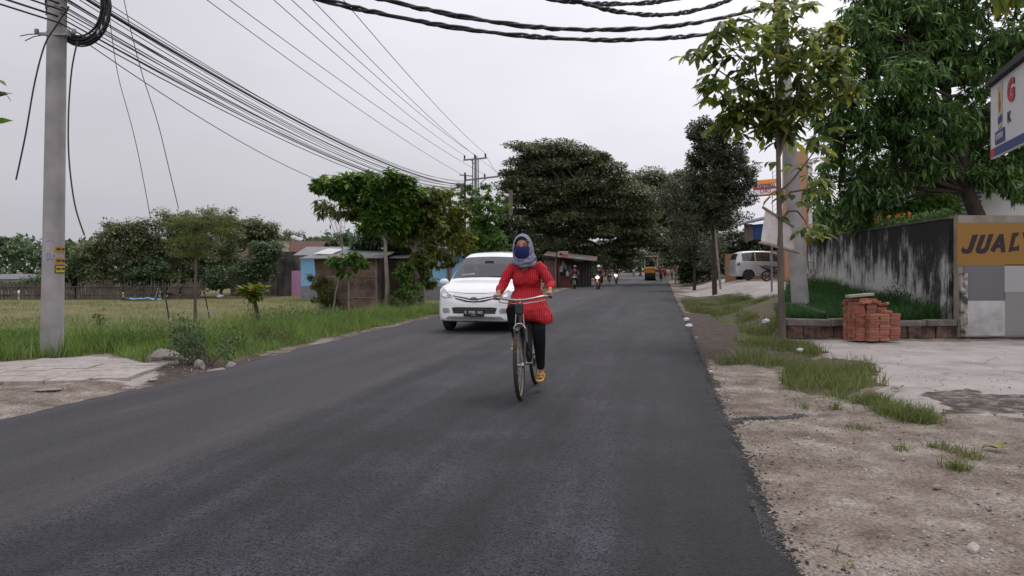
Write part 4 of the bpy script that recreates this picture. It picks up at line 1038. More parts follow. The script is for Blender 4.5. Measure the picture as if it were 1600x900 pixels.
def tree(name, label, base, trunk, r0, lobes, nc, lpc, L, W, style='cloud', lk='far', lm='dark', bark=BARKD, cs=(.5, .5, .3), cat='tree', group=None, droop=.3, limbs=24, shell=.5, rloc=.05, r_end=.35, limb_r=.3, jt=.45, extra=None, crown_name='crown'):
    """base world point; trunk: points relative to base; lobes relative to base"""
    base = Vector(base); root = empty(name, base, 0, label, cat, group)
    C_, Nn = crown_pts(lobes, nc, shell)
    if extra is not None: C_ = np.concatenate([C_, extra]); Nn = np.concatenate([Nn, nrm(rng.normal(0, 1, extra.shape))])
    nc = len(C_)
    mb = MB(); T = [Vector(t) for t in trunk]; nT = len(T)
    mb.tube([T[0] - Vector((0, 0, .25))] + T, [r0 * 1.25] + [r0 * (1 + (r_end - 1) * i / max(nT - 1, 1)) for i in range(nT)], 10)
    mb.build('trunk', bark, root, smooth=True)
    lb = MB(); order = rng.permutation(nc)[:limbs]; fork = T[max(1, nT // 2):]
    for i in order:
        c = Vector(C_[i]); s = min(fork, key=lambda q: (q - c).length + .25 * abs(q.z - c.z) + (1.5 if q.z > c.z else 0)); mid = s.lerp(c, .5) + Vector((0, 0, .12 * (c - s).length)) + Vector(rng.normal(0, .05, 3)) * (c - s).length
        rr_ = r0 * limb_r * min(1, (c - s).length / 2 + .3); lb.tube([s, s.lerp(mid, .5) + Vector(rng.normal(0, .03, 3)), mid, mid.lerp(c, .6), c], [rr_, rr_ * .8, rr_ * .6, rr_ * .4, rr_ * .15], 6)
    if limbs: lb.build('limbs', bark, root, smooth=True)
    if style == 'cloud':
        N = nc * lpc; ci = np.repeat(np.arange(nc), lpc); sc = rng.uniform(.6, 1.4, (nc, 1))
        d = nrm(rng.normal(0, 1, (N, 3))) * rng.uniform(.15, 1, (N, 1)) ** .5
        P = C_[ci] + d * np.array(cs) * sc[ci]
        P[:, 2] += -(.0 + .35 * cs[2]) * (np.hypot(d[:, 0], d[:, 1])) ** 2
        D = nrm(d * np.array([1, 1, .5]) + rng.normal(0, .5, (N, 3)) * np.array([1, 1, jt * 2.2]) + np.array([0, 0, -droop])); jit = jt
    else:  # rosettes of long leaves round shoot tips
        nros, kk = lpc; N = nc * nros * kk; ci = np.repeat(np.arange(nc), nros)
        d = nrm(rng.normal(0, 1, (nc * nros, 3)) + .5 * Nn[ci]); RC = C_[ci] + d * np.array(cs) * rng.uniform(.3, 1, (len(ci), 1))
        ri = np.repeat(np.arange(len(ci)), kk); a = rng.uniform(0, 6.283, N)
        el = rng.uniform(-1.1, .6, N) - droop * .8
        D = np.stack([np.cos(a) * np.cos(el), np.sin(a) * np.cos(el), np.sin(el)], -1); D = nrm(D + .25 * d[ri])
        P = RC[ri] + D * .02; P[:, 2] -= rng.uniform(0, .12, N) * L * 2; jit = .25
    v = L * rng.uniform(.65, 1.25, N)
    leaf_obj(crown_name, P, D, v, v * (W / L), lk, LF[lm] if isinstance(lm, str) else lm, root, jitter=jit)
    return root
def L_(px, py, rx, ry, Y, base, dy=0, ryy=None):
    """crown lobe measured in the photo: centre, half width, half height"""
    p = at(px, py, Y + dy) - Vector(base); k = (Y + dy) / FPX
    return (p.x, p.y, p.z, rx * k, (ryy if ryy else rx * k * .9), ry * k)
def gb(px, Y): x = (px - 800) / FPX * Y; return Vector((x, Y, float(H(x, Y, False)) - .03))

# the big rain tree over the road
b_ = gb(860, 66); Yt = 66
lob = [L_(*q, Yt, b_) for q in [(838, 232, 40, 16), (820, 262, 36, 22), (862, 250, 48, 24), (905, 262, 52, 24), (945, 285, 46, 24), (975, 305, 44, 24), (925, 258, 30, 14), (900, 240, 34, 14), (960, 395, 34, 14), (900, 390, 40, 16), (1000, 372, 34, 14), (800, 290, 22, 12), (850, 290, 62, 30), (905, 305, 62, 30), (960, 315, 50, 28), (1000, 335, 38, 28), (835, 325, 52, 28), (880, 345, 60, 26), (940, 352, 58, 26), (985, 365, 44, 22), (822, 358, 36, 22), (960, 262, 22, 10), (868, 224, 22, 7)]]
tree('rain_tree', 'huge dark spreading rain tree arching over the road from the left', b_, [(0, 0, 0), (.2, 0, 1.6), (.9, -.3, 3.0), (2.0, -.5, 4.2), (3.2, -.6, 5.5)], .55, lob, 560, 290, .27, .15, lk='far', lm='rain', jt=.26, cs=(1.25, 1.25, .27), limbs=60, shell=.45, droop=.1, limb_r=.4)
b_ = gb(1068, 74)
lob = [L_(*q, 74, b_) for q in [(1015, 290, 34, 20), (1030, 280, 40, 20), (1070, 290, 40, 28), (1100, 300, 34, 36), (1020, 320, 36, 30), (1060, 335, 44, 34), (1100, 350, 36, 36), (1045, 372, 34, 22), (1085, 392, 34, 30), (1015, 352, 30, 22)]]
tree('rain_tree', 'dark broad tree meeting the big rain tree from the right side of the road', b_, [(0, 0, 0), (-.1, 0, 2), (-.6, 0, 3.6), (-1.5, 0, 5), (-2.6, 0, 6)], .42, lob, 300, 230, .28, .16, lm='rain', jt=.22, cs=(1.2, 1.2, .24), limbs=34, shell=.4, droop=.1)
# grey-green tree with a pale prop on the right verge
b_ = gb(1117, 36)
lob = [L_(*q, 36, b_) for q in [(1110, 205, 34, 24), (1095, 240, 26, 26), (1130, 235, 38, 30), (1150, 270, 34, 30), (1110, 285, 40, 32), (1150, 315, 34, 26), (1095, 320, 34, 24), (1130, 340, 34, 20), (1080, 300, 22, 22)]]
t_ = tree('roadside_tree', 'grey green bushy tree with a slim trunk on the right verge near the silver car', b_, [(0, 0, 0), (-.05, 0, 1.3), (-.1, 0, 2.4), (0, 0, 3.6), (-.1, 0, 5.2), (.0, 0, 6.6)], .13, lob, 230, 190, .13, .07, lm='dark2', cs=(.32, .32, .22), limbs=34, shell=.35, limb_r=.4)
mb = MB(); mb.tube([at(1126, 452, 35.6), at(1116, 345, 35.8)], [.06, .05], 8); tag(mb.build('wooden_prop', BARKL, smooth=True), 'pale wooden prop leaning against the trunk of the grey green tree', 'post')
b_ = gb(1085, 48)
tree('roadside_tree', 'darker small tree behind the grey green tree by the road', b_, [(0, 0, 0), (0, 0, 1.5), (.1, 0, 3)], .12, [L_(*q, 48, b_) for q in [(1065, 290, 24, 18), (1048, 310, 20, 20), (1078, 330, 30, 34), (1068, 375, 26, 26), (1100, 390, 28, 26)]], 110, 130, .13, .07, lm='dark2', cs=(.5, .5, .35), limbs=14)
# mango tree over the wall
b_ = gb(1528, 20.5); b_.z = .3
lob = [L_(*q) for q in [(1340, 60, 75, 52, 19.5, b_), (1300, 130, 40, 50, 19.0, b_), (1420, 40, 80, 60, 20, b_), (1390, 130, 70, 50, 18.6, b_), (1480, 110, 70, 55, 20, b_), (1560, 60, 70, 60, 20, b_), (1440, 190, 70, 42, 18.8, b_), (1330, 210, 50, 46, 19.2, b_), (1300, 280, 34, 44, 19.6, b_),
                        (1350, 290, 50, 36, 19.5, b_), (1395, 250, 50, 36, 20.5, b_), (1560, 180, 60, 60, 20.5, b_), (1630, 120, 70, 90, 20, b_), (1600, 260, 40, 40, 20.5, b_), (1500, 210, 46, 40, 21, b_), (1490, -10, 90, 40, 20.5, b_), (1370, 0, 50, 40, 19.8, b_), (1345, 330, 50, 18, 20, b_), (1460, 255, 40, 26, 19.5, b_), (1530, 265, 40, 22, 20.5, b_)]]
tree('mango_tree', 'large dense mango tree with drooping glossy leaves behind the stained wall', b_, [(0, 0, 0), (0, 0, 1.2), (.1, 0, 2.2), (-.3, 0, 3.2), (-.6, -.2, 4.6), (-1.2, -.4, 6.0)], .30, lob, 520, (7, 12), .29, .068, style='rosette', lk='mid', lm='mango', cs=(.42, .42, .36), limbs=90, shell=.35, droop=.7, limb_r=.32)
b_ = gb(1440, 19.2); b_.z = .3
tree('mango_sapling', 'small bright mango bush just above the stained wall', b_, [(0, 0, 0), (0, 0, 1.6), (.05, 0, 2.2)], .05, [L_(1448, 318, 48, 22, 19.2, b_, 0, .6), L_(1420, 335, 30, 16, 19.2, b_, 0, .5)], 34, (8, 11), .26, .055, style='rosette', lk='mid', lm=leaf_mat('young_mango_leaf', [(.03, .075, .015), (.055, .12, .02), (.09, .16, .03)], trans=.4), cs=(.22, .22, .16), limbs=12, droop=.6)
# yellow-green bush glimpsed under the mango behind the wall's far end
b_ = gb(1305, 23); b_.z = .4
tree('bush', 'light green bush behind the far end of the stained wall', b_, [(0, 0, 0), (0, 0, 1.4)], .05, [L_(1300, 362, 34, 18, 23, b_), L_(1345, 352, 36, 14, 23, b_), L_(1310, 335, 30, 18, 24.5, b_)], 60, 60, .13, .07, lk='mid', lm='olive', cs=(.3, .3, .22), limbs=6, cat='bush')
# near sapling on the right with big leaves
b_ = Vector((*gp(1223, 524)[:2], -.06)); YS = b_.y
root = empty('sapling', b_, 0, 'slim big leaved sapling with yellowing leaves standing by the low wall', 'tree')
def sp(px, py, dy=0.0): return at(px, py, YS + dy) - b_
mb = MB(); mb.tube([Vector((0, 0, -.2)), Vector((0, 0, 0)), sp(1220, 450), sp(1219, 380), sp(1217, 300), sp(1216, 240), sp(1214, 205)], [.075, .068, .06, .056, .05, .043, .036], 10)
mb.build('trunk', BARK, root, smooth=True)
mb = MB(); tips = []
brs = [((1214, 205), (1198, 185), (1170, 150), (1120, 120), (1085, 92)), ((1214, 205), (1208, 150), (1190, 90), (1165, 60), (1130, 50)), ((1214, 205), (1216, 150), (1222, 90), (1240, 50), (1262, 22)), ((1216, 250), (1232, 200), (1248, 150), (1252, 100), (1258, 60)),
       ((1216, 240), (1238, 190), (1262, 140), (1290, 110), (1312, 90)), ((1214, 205), (1205, 160), (1160, 175), (1130, 160), (1110, 150)), ((1214, 200), (1230, 160), (1270, 150), (1300, 140), (1330, 150)), ((1215, 210), (1212, 120), (1225, 60), (1215, 35), (1235, 18)),
       ((1214, 205), (1190, 170), (1180, 120), (1150, 95), (1118, 70)), ((1216, 230), (1250, 185), (1275, 178), (1290, 190), (1280, 215)), ((1217, 300), (1235, 285), (1255, 260), (1270, 240), (1275, 225)), ((1218, 320), (1235, 300), (1262, 296), (1280, 290), (1290, 280)),
       ((1219, 345), (1232, 330), (1246, 330), (1258, 345), (1262, 355)), ((1214, 205), (1195, 200), (1160, 190), (1140, 185), (1130, 190)), ((1214, 200), (1222, 120), (1272, 80), (1290, 50), (1302, 38))]
for bi, bb in enumerate(brs):
    dy = rng.uniform(-.9, .9); P = [sp(x, y - (4 * i if bi < 9 else 0), dy * (i / 4)) for i, (x, y) in enumerate(bb)]
    mb.tube(P, [.03, .024, .018, .012, .006], 6)
    for i in range(1, 5):
        for k in range((8 if i > 1 else 3) if bi not in (9, 10, 11, 12) else 1):
            t = rng.uniform(0, 1); tips.append(P[i - 1].lerp(P[i], t) + Vector(rng.normal(0, .15 if i > 1 else .07, 3)) )
    tips += [P[-1]] * 3
mb.build('limbs', BARK, root, smooth=True)
tips = np.array([tuple(t) for t in tips]); PP = []; DD = []
# each shoot: a leaf stalk with five to seven leaflets along it
for t in tips:
    a = rng.uniform(0, 6.28); el = rng.uniform(-.5, .45); ax = np.array([math.cos(a) * math.cos(el), math.sin(a) * math.cos(el), math.sin(el)]); ln = rng.uniform(.16, .34); sd = nrm(np.cross(ax, [0, 0, 1.0]))
    for k in range(5):
        s_ = (k // 2) / 2.2; sg = (1 if k % 2 else -1) if k < 4 else 0
        PP.append(t + ax * ln * min(s_, 1) + np.array([0, 0, -.1 * s_ ** 2])); DD.append(ax * (.5 if sg else 1) + sd * sg * .9 + np.array([0, 0, -.12 - .75 * rng.uniform()]))
leaf_obj('crown', np.array(PP), np.array(DD), .27 * rng.uniform(.6, 1.25, len(PP)), .118 * rng.uniform(.7, 1.2, len(PP)), 'fine', LF['sap'], root, jitter=.3)

# ---- left side planting
b_ = gb(604, 27.3)
lob = [L_(*q, 27.3, b_) for q in [(520, 285, 28, 12), (555, 290, 36, 16), (590, 280, 44, 14), (630, 285, 26, 15), (575, 305, 40, 18), (600, 325, 36, 18), (560, 325, 20, 14), (635, 305, 24, 14), (580, 345, 30, 14), (625, 345, 26, 14), (555, 310, 26, 10)]]
tree('almond_tree', 'tropical almond tree with tiers of broad bright leaves in front of the bamboo hut', b_, [(0, 0, 0), (.03, 0, 1), (-.03, 0, 2.0), (-.05, 0, 2.6), (-.3, 0, 3.1), (-.5, 0, 3.7)], .095, lob, 125, (6, 10), .28, .15, style='rosette', lk='mid', lm='almond', bark=BARKL, cs=(.34, .34, .12), limbs=30, shell=.3, droop=.0, limb_r=.4)
b_ = gb(520, 27.0)
tree('young_tree', 'young tree with drooping palmate leaves leaning at the left end of the bamboo hut', b_, [(0, 0, 0), (.1, 0, .8), (.3, 0, 1.6), (.35, 0, 2.4)], .04, [L_(518, 325, 28, 10, 27, b_), L_(540, 322, 22, 12, 27, b_), L_(500, 315, 16, 8, 27, b_)], 20, (3, 9), .3, .07, style='rosette', lk='mid', lm='olive', bark=BARKL, cs=(.2, .2, .12), limbs=8, droop=.7)
b_ = gb(545, 26.6)
tree('almond_sapling', 'knee high broad leaved almond sapling in front of the woven hut wall', b_, [(0, 0, 0), (0, 0, .8), (.02, 0, 1.2)], .05, [L_(540, 405, 26, 10, 26.4, b_, 0, .4), L_(560, 402, 22, 10, 26.4, b_, 0, .4), L_(545, 420, 16, 7, 26.4, b_, 0, .3)], 20, (3, 8), .25, .13, style='rosette', lk='mid', lm='almond', bark=BARKL, cs=(.2, .2, .1), limbs=8, droop=.2)
def sm(px, Y, lobes, label, lm, n_=60, L=.24, W=.11, r0=.09, droop=.4, bark=BARKL, cs=.4, k=(7, 10)):
    b_ = gb(px, Y); lb = [L_(*q, Y, b_) for q in lobes]; top = max(q[2] for q in lb) * .75
    return tree('young_tree', label, b_, [(0, 0, 0), (.02, 0, top * .35), (-.05, 0, top * .65), (0, 0, top)], r0, lb, n_, k, L, W, style='rosette', lk='mid', lm=lm, bark=bark, cs=(cs, cs, cs * .7), limbs=22, shell=.3, droop=droop, limb_r=.4)
sm(650, 28.5, [(650, 320, 34, 26), (640, 355, 30, 22), (665, 345, 28, 24), (670, 305, 26, 16)], 'young bushy tree with olive leaves right of the bamboo hut', 'olive', 85)
sm(702, 34, [(690, 400, 26, 14), (660, 372, 22, 18), (690, 315, 34, 22), (705, 340, 34, 28), (680, 350, 30, 24), (715, 375, 26, 16), (655, 385, 24, 18)], 'yellow green young tree in front of the blue wall', 'yellow', 95, r0=.12)
sm(748, 46, [(745, 305, 40, 16), (755, 330, 38, 22), (735, 350, 40, 22), (762, 368, 36, 22), (725, 380, 26, 18), (775, 390, 26, 18)], 'leafy green tree below the crossarm pole', 'almond', 130, L=.26, W=.12)
sm(616, 31, [(610, 355, 34, 28), (595, 385, 30, 22), (630, 385, 30, 26), (575, 375, 24, 22)], 'leafy young tree directly behind the bamboo hut', 'bgd', 130, L=.2, W=.09)
sm(800, 52, [(800, 355, 26, 26), (815, 385, 30, 22), (780, 350, 18, 16), (790, 385, 30, 22)], 'dark tree crowding the foot of the brownish pole', 'dark', 90, L=.3, W=.15, cs=.5)
sm(662, 27.8, [(660, 405, 14, 12), (668, 430, 12, 18)], 'thin weedy shoot in front of the blue wall', 'olive', 16, r0=.03, cs=.2)
sm(634, 27.0, [(630, 425, 16, 12), (642, 450, 16, 14), (625, 462, 14, 10)], 'leafy shoots hiding the right corner of the bamboo hut', 'almond', 30, r0=.025, cs=.22, L=.16, W=.07)
sm(503, 27.3, [(500, 440, 14, 12), (508, 462, 16, 12)], 'leafy shoots hiding the left foot of the bamboo hut', 'olive', 26, r0=.02, cs=.2, L=.14, W=.05)
# flat-topped feathery sapling in the field
b_ = gb(305, 23.7)
tree('field_sapling', 'slender flat topped feathery sapling standing alone in the field', b_, [(0, 0, 0), (.0, 0, .9), (.02, 0, 1.6), (.04, 0, 2.2), (-.05, 0, 2.9)], .055, [L_(*q, 23.7, b_) for q in [(305, 375, 50, 14), (280, 358, 34, 12), (335, 358, 40, 14), (305, 345, 44, 14), (355, 342, 16, 10), (325, 332, 20, 8), (262, 350, 14, 8), (300, 395, 40, 8)]], 150, 62, .065, .028, lm='feather', bark=BARK, cs=(.22, .22, .055), limbs=44, shell=.2, droop=.0, limb_r=.35)
for px, py, X2, top, lb in [(268, 516, -.25, 437, 'left dark stake leaning beside the field sapling'), (328, 496, -.3, 435, 'right dark stake leaning beside the field sapling')]:
    p = gp(px, py); mb = MB(); h_ = CAM_H - (top - HOR) / FPX * p.y - p.z; mb.tube([(0, 0, -.1), (X2 * .5, 0, h_ * .5), (X2, 0, h_)], .022, 6)
    o = mb.build('stake', BARKD); o.location = p; tag(o, lb, 'stake', 'stakes by the field sapling'); mb = MB(); mb.lathe([(.026, .18), (.034, .22), (.034, .3), (.026, .33)], (X2 * .12, 0, 0), n=8); mb.build('tape', mat('pale_tape', (.4, .4, .42)), o)
# shrubs and weeds on the verge
b_ = gb(404, 18.2)
tree('shrub', 'yellow leaved shrub with a thick leafy stem on the left verge', b_, [(0, 0, 0), (-.02, 0, .4), (-.1, 0, .8), (-.14, 0, .95)], .07, [L_(395, 455, 16, 8, 18.2, b_), L_(385, 462, 8, 6, 18.2, b_)], 10, (4, 7), .19, .09, style='rosette', lk='fine', lm='yellow', bark=BARKD, cs=(.1, .1, .06), limbs=4, droop=-.5, cat='shrub')
b_ = gb(404, 18.2)
def weeds(name, px, py, rx, ry, n_, L, W, lm, label, zc=None, lk='mid'):
    p = gp(px, py); k = p.y / FPX; N = n_; d = nrm(rng.normal(0, 1, (N, 3))) * rng.uniform(.2, 1, (N, 1)) ** .6
    li = rng.integers(0, 7, N); lc = np.stack([rng.uniform(-.75, .75, 7), rng.uniform(-.4, .4, 7), rng.uniform(.05, .55, 7)], -1); ls = rng.uniform(.3, .6, 7)
    P = (lc[li] + d * ls[li][:, None]) * np.array([rx * k, rx * k, ry * k]) * 1.4; P[:, 2] = np.abs(P[:, 2]) ; P[:, 2] += rng.uniform(0, .04, N)
    D = nrm(d + np.array([0, 0, .5]) + rng.normal(0, .5, (N, 3))); root = empty(name, p, 0, label, 'weeds')
    mb = MB()
    for i in range(0, N, max(1, N // 26)): mb.tube([Vector((P[i, 0] * .2, P[i, 1] * .2, -.03)), Vector(P[i]) * .6, Vector(P[i])], [.006, .005, .003], 4)
    mb.build('stems', BARK, root); leaf_obj('foliage', P, D, L * rng.uniform(.6, 1.3, N), W, lk, LF[lm] if isinstance(lm, str) else lm, root)
weeds('weed_bush', 318, 572, 36, 62, 1500, .055, .022, 'bgd', 'dark leafy weed bush above the rubble on the left road edge')
weeds('weed_bush', 405, 512, 18, 42, 420, .07, .035, 'olive', 'olive foliage round the stem of the yellow leaved shrub')
weeds('weed_bush', 455, 515, 32, 40, 1100, .09, .02, 'almond', 'tall bright green weeds left of the bamboo hut')
weeds('weed_bush', 500, 508, 30, 26, 700, .09, .02, 'almond', 'low bright green weeds in front of the left part of the hut')
weeds('weed_bush', 152, 510, 9, 24, 60, .12, .06, 'olive', 'small olive shoot poking above the grass right of the concrete pole')
for px_, py_, rx, ry, n_, L, W, lm, lb in [(185, 548, 34, 30, 700, .1, .012, 'almond', 'long bladed weed clump just right of the concrete pole'), (255, 540, 30, 26, 600, .07, .02, 'olive', 'olive weed clump above the flat concrete chunk'), (370, 548, 28, 30, 800, .06, .022, 'almond', 'bright weeds right of the dark weed bush'),
    (430, 535, 30, 22, 600, .08, .016, 'olive', 'mixed low weeds below the tall bright weeds'), (560, 503, 30, 16, 500, .09, .02, 'olive', 'weeds at the road edge in front of the hut wall'), (640, 484, 34, 16, 600, .1, .025, 'bg', 'weeds at the road edge right of the hut'), (15, 545, 30, 22, 600, .1, .013, 'almond', 'long bladed weeds left of the concrete pole'), (575, 487, 26, 22, 600, .09, .03, 'almond', 'bright weeds against the right corner of the hut')]:
    weeds('weed_bush', px_, py_, rx, ry, n_, L, W, lm, lb)
weeds('weed_bush', 620, 482, 22, 16, 420, .09, .03, 'dark', 'dark weeds at the foot of the almond tree')
weeds('weed_bush', 1420, 492, 40, 34, 900, .10, .02, 'dark', 'dark tangled weeds at the foot of the stained wall')
weeds('weed_bush', 1262, 462, 16, 44, 240, .09, .045, 'olive', 'pale leafy creeper between the concrete pole and the far end of the stained wall')
# plants along the wall top
def walltop(px0, px1, label, lm, n_, orange=False):
    xs_ = []; ys_ = []; zs_ = []
    for _ in range(n_):
        t = rng.uniform(); px_ = px0 + (px1 - px0) * t; 
        Yw = 15 + (24.6 - 15) * np.clip((1490 - px_) / 228, 0, 1) ** 1.5 + .3; xs_.append(8.86 + .098 * (Yw - 15) + .1 + rng.uniform(-.1, .15)); ys_.append(Yw); zs_.append(2.38 + rng.uniform(0, .16))
    P = np.array([xs_, ys_, zs_]).T; c = P.mean(0); o = empty('wall_plant', Vector(c), 0, label, 'plant')
    D = nrm(rng.normal(0, .6, P.shape) + np.array([0, 0, .9])); leaf_obj('leaves', P - c, D, .09, .03, 'mid', lm, o); return o, c
walltop(1325, 1492, 'low green plants growing along the top of the stained wall', LF['mango'], 900)
FLM = leaf_mat('orange_flower', [(.5, .12, .02), (.65, .22, .04), (.6, .3, .05)], trans=.3)
for px_, lb in [(1333, 'leftmost of the orange flowers above the stained wall'), (1350, 'second orange flower cluster above the stained wall'), (1370, 'orange flower cluster in the middle of the wall top'), (1388, 'tall orange flower above the stained wall right of the middle'), (1402, 'fourth orange flower spike above the stained wall'), (1417, 'rightmost orange flower spike above the stained wall')]:
    t = (1490 - px_) / 228; Yw = 15 + 9.6 * t ** 1.5 + .35; x_ = (px_ - 800) / FPX * Yw; x_ = max(x_, 8.96 + .098 * (Yw - 15)); o = empty('flower', (x_, Yw, 2.36), 0, lb, 'flower', 'orange flowers on the wall')
    mb = MB(); mb.tube([(0, 0, -.03), (.01, 0, .1), (0, 0, .2)], .006, 5); mb.build('stem', LF['mango'], o)
    P = rng.normal(0, .025, (18, 3)) + np.array([0, 0, .2]); leaf_obj('petals', P, nrm(rng.normal(0, .6, P.shape) + np.array([0, 0, 1])), .09, .04, 'mid', FLM, o)

# branches of trees that stand outside the view, reaching in at both upper corners
def offbranch(label, trunkb, trunk_top, path, leaves, L, W, lm):
    root = empty('overhanging_tree', trunkb, 0, label, 'tree'); B = Vector(trunkb); mb = MB()
    mb.tube([Vector((0, 0, -.2)), Vector((0, 0, 1)), Vector(trunk_top) - B], [.12, .1, .06], 10); mb.build('trunk', BARK, root, smooth=True)
    mb = MB(); mb.tube([Vector(trunk_top) - B] + [Vector(q) - B for q in path], [.05] + [.02 - .015 * i / len(path) for i in range(len(path))], 6); mb.build('limbs', BARK, root, smooth=True)
    P = np.array([tuple(Vector(q[0]) - B) for q in leaves]); D = np.array([q[1] for q in leaves], float)
    leaf_obj('crown', P, D, L, W, 'fine', lm, root, jitter=.15)
gl = leaf_mat('glossy_green_leaf', [(.04, .1, .012), (.06, .14, .015), (.09, .17, .02)], trans=.4)
ps = [at(-30, 145, 4.2), at(-5, 148, 4.2), at(8, 146, 4.2)]
offbranch('big green leaves of a tree reaching in at the left edge of the view', (-4.4, 4.3, -.05), (-4.0, 4.25, 3.0), ps,
          [(at(-24, 150, 4.2), (.9, .1, .25)), (at(-14, 195, 4.2), (.9, 0, .35)), (at(-26, 120, 4.2), (1, 0, -.2)), (at(-40, 170, 4.3), (.2, .3, -.9)), (at(7, 146, 4.2), (1, 0, .05)), (at(9, 148, 4.2), (.6, 0, -.6))] +
          [(at(-60 + rng.uniform(-60, 20), 130 + rng.uniform(-110, 110), 4.2 + rng.uniform(-.4, .4)), tuple(rng.normal(0, .6, 3))) for _ in range(60)], np.array([.13, .13, .14, .13, .055, .05] + [.14] * 60), np.array([.085, .08, .08, .08, .012, .01] + [.08] * 60), gl)
ps = [at(1660, -30, 8.5), at(1600, -10, 8.5), at(1575, 0, 8.5)]
offbranch('bright leaves of a tree hanging in at the upper right corner', (8.2, 8.9, -.05), (7.6, 8.7, 4.2), ps,
          [(at(1560 + rng.uniform(-6, 40), -20 + rng.uniform(-10, 12), 8.5 + rng.uniform(-.2, .2)), (rng.uniform(-.3, .5), rng.uniform(-.5, .5), -.9)) for _ in range(16)] + [(at(1600 + rng.uniform(-10, 90), -60 + rng.uniform(-60, 40), 8.6 + rng.uniform(-.5, .5)), tuple(rng.normal(0, .6, 3) + np.array([0, 0, -.4]))) for _ in range(70)], .3, .13, LF['yellow'])

# ---- background belts
def bgt(px, Y, lobes, label, lm='bg', nc=110, lpc=120, L=.21, W=.11, cs=.6, r0=.12, bark=BARK, name='background_tree', group='trees along the far edge of the field', limbs=20, cat='tree', cz=.45):
    b_ = gb(px, Y); lb = [L_(*q, Y, b_) for q in lobes]; top = max(q[2] for q in lb) * .8
    return tree(name, label, b_, [(0, 0, 0), (.1, 0, top * .4), (-.1, 0, top * .7), (0, 0, top)], r0, lb, nc, lpc, L, W, lm=lm, bark=bark, jt=.3, cs=(cs, cs, cs * cz), limbs=limbs, shell=.3, group=group, cat=cat)
bgt(165, 50, [(175, 375, 34, 20), (190, 355, 30, 14), (150, 395, 26, 20), (140, 415, 26, 18), (165, 430, 34, 20)], 'grey green ragged tree right of the concrete pole at the field edge', nc=100)
bgt(225, 51, [(210, 360, 34, 16), (240, 365, 34, 24), (225, 400, 46, 28), (225, 435, 46, 20)], 'round olive green tree second from the concrete pole at the field edge', nc=130)
bgt(285, 52, [(270, 345, 30, 20), (300, 350, 36, 24), (290, 390, 46, 30), (285, 435, 46, 22)], 'tall olive tree directly behind the field sapling', nc=130)
bgt(345, 55, [(330, 345, 30, 18), (355, 355, 30, 22), (340, 395, 40, 30)], 'pale crowned tree to the right behind the field sapling', nc=100)
bgt(398, 62, [(390, 358, 34, 16), (415, 360, 26, 16), (400, 385, 36, 22), (375, 375, 26, 20)], 'light olive tree rising behind the old brown roof', nc=95, L=.26, W=.14)
bgt(450, 70, [(440, 372, 30, 10), (465, 382, 26, 8)], 'distant tree top showing just above the old brown roof', nc=40)
bgt(505, 85, [(500, 380, 34, 10), (525, 374, 26, 12)], 'distant dark tree behind the light grey hut roof', lm='bgd', nc=40, L=.3, W=.16)
bgt(118, 50, [(118, 425, 22, 14), (130, 410, 16, 14), (105, 440, 22, 12)], 'low ragged bush left of the hedge trees beside the concrete pole', nc=50, lm='bgd')
bgt(235, 49.6, [(240, 425, 26, 26), (225, 440, 22, 18)], 'bright green bush at the foot of the olive trees', lm='bgd', nc=50, name='background_bush', cat='bush')
bgt(410, 51.5, [(405, 405, 26, 30), (420, 390, 20, 16), (380, 430, 26, 20), (340, 435, 30, 18)], 'dark green bush growing in front of the old house', lm='bgd', nc=90, name='background_bush', cat='bush')
bgt(60, 62, [(30, 447, 34, 12), (75, 440, 24, 14), (95, 445, 20, 14), (10, 455, 24, 10), (52, 435, 8, 12)], 'low banana like bushes by the far grey roofed house', lm='bgd', nc=80, name='background_bush', cat='bush')
p = gp(262, 466); weeds('weed_bush', 275, 466, 12, 12, 300, .12, .06, 'almond', 'small round bright green bush by the broken chair in the field')
# trees and hedges down the road
bgt(905, 90, [(900, 395, 50, 18), (950, 400, 40, 16), (880, 375, 40, 16)], 'dark thicket under the rain tree crown on the left', lm='dark', nc=120, L=.32, W=.17, cs=.9, group='thickets down the road')
bgt(950, 105, [(930, 408, 30, 12), (965, 405, 28, 12), (985, 398, 22, 16), (950, 390, 30, 14)], 'lighter green bushes beyond the motorcycles', lm='bg', nc=110, L=.34, W=.18, cs=.9, group='thickets down the road')
bgt(990, 170, [(975, 385, 34, 26), (1000, 395, 26, 20), (960, 400, 30, 18)], 'far hazy tree closing the view left of the roller', lm='bgd', nc=110, L=.5, W=.28, cs=1.6, group='thickets down the road')
bgt(1045, 150, [(1045, 400, 18, 26), (1056, 380, 20, 20), (1065, 405, 24, 28)], 'far tree behind the workers on the right of the road', lm='bg', nc=90, L=.45, W=.25, cs=1.2, group='thickets down the road')
bgt(1088, 62, [(1085, 405, 26, 30), (1110, 415, 26, 26), (1075, 425, 14, 16)], 'dark thicket at the right roadside before the big tree', lm='dark', nc=100, L=.24, W=.12, cs=.7, group='thickets down the road')
bgt(1140, 58, [(1120, 390, 30, 26), (1150, 380, 30, 26), (1180, 375, 26, 28), (1200, 385, 24, 24), (1225, 370, 26, 34)], 'green hedge trees behind the silver car', lm='dark2', nc=130, L=.22, W=.12, cs=.7, group='trees behind the silver car')
bgt(830, 80, [(815, 395, 30, 30), (845, 385, 30, 30), (790, 400, 30, 26)], 'dark trees left of the rain tree trunk', lm='dark', nc=110, L=.3, W=.16, cs=.9, group='thickets down the road')
bgt(770, 72, [(750, 395, 34, 24), (780, 380, 30, 26), (720, 400, 26, 18)], 'dark trees behind the thin black pole', lm='dark', nc=110, L=.26, W=.14, cs=.8, group='thickets down the road')
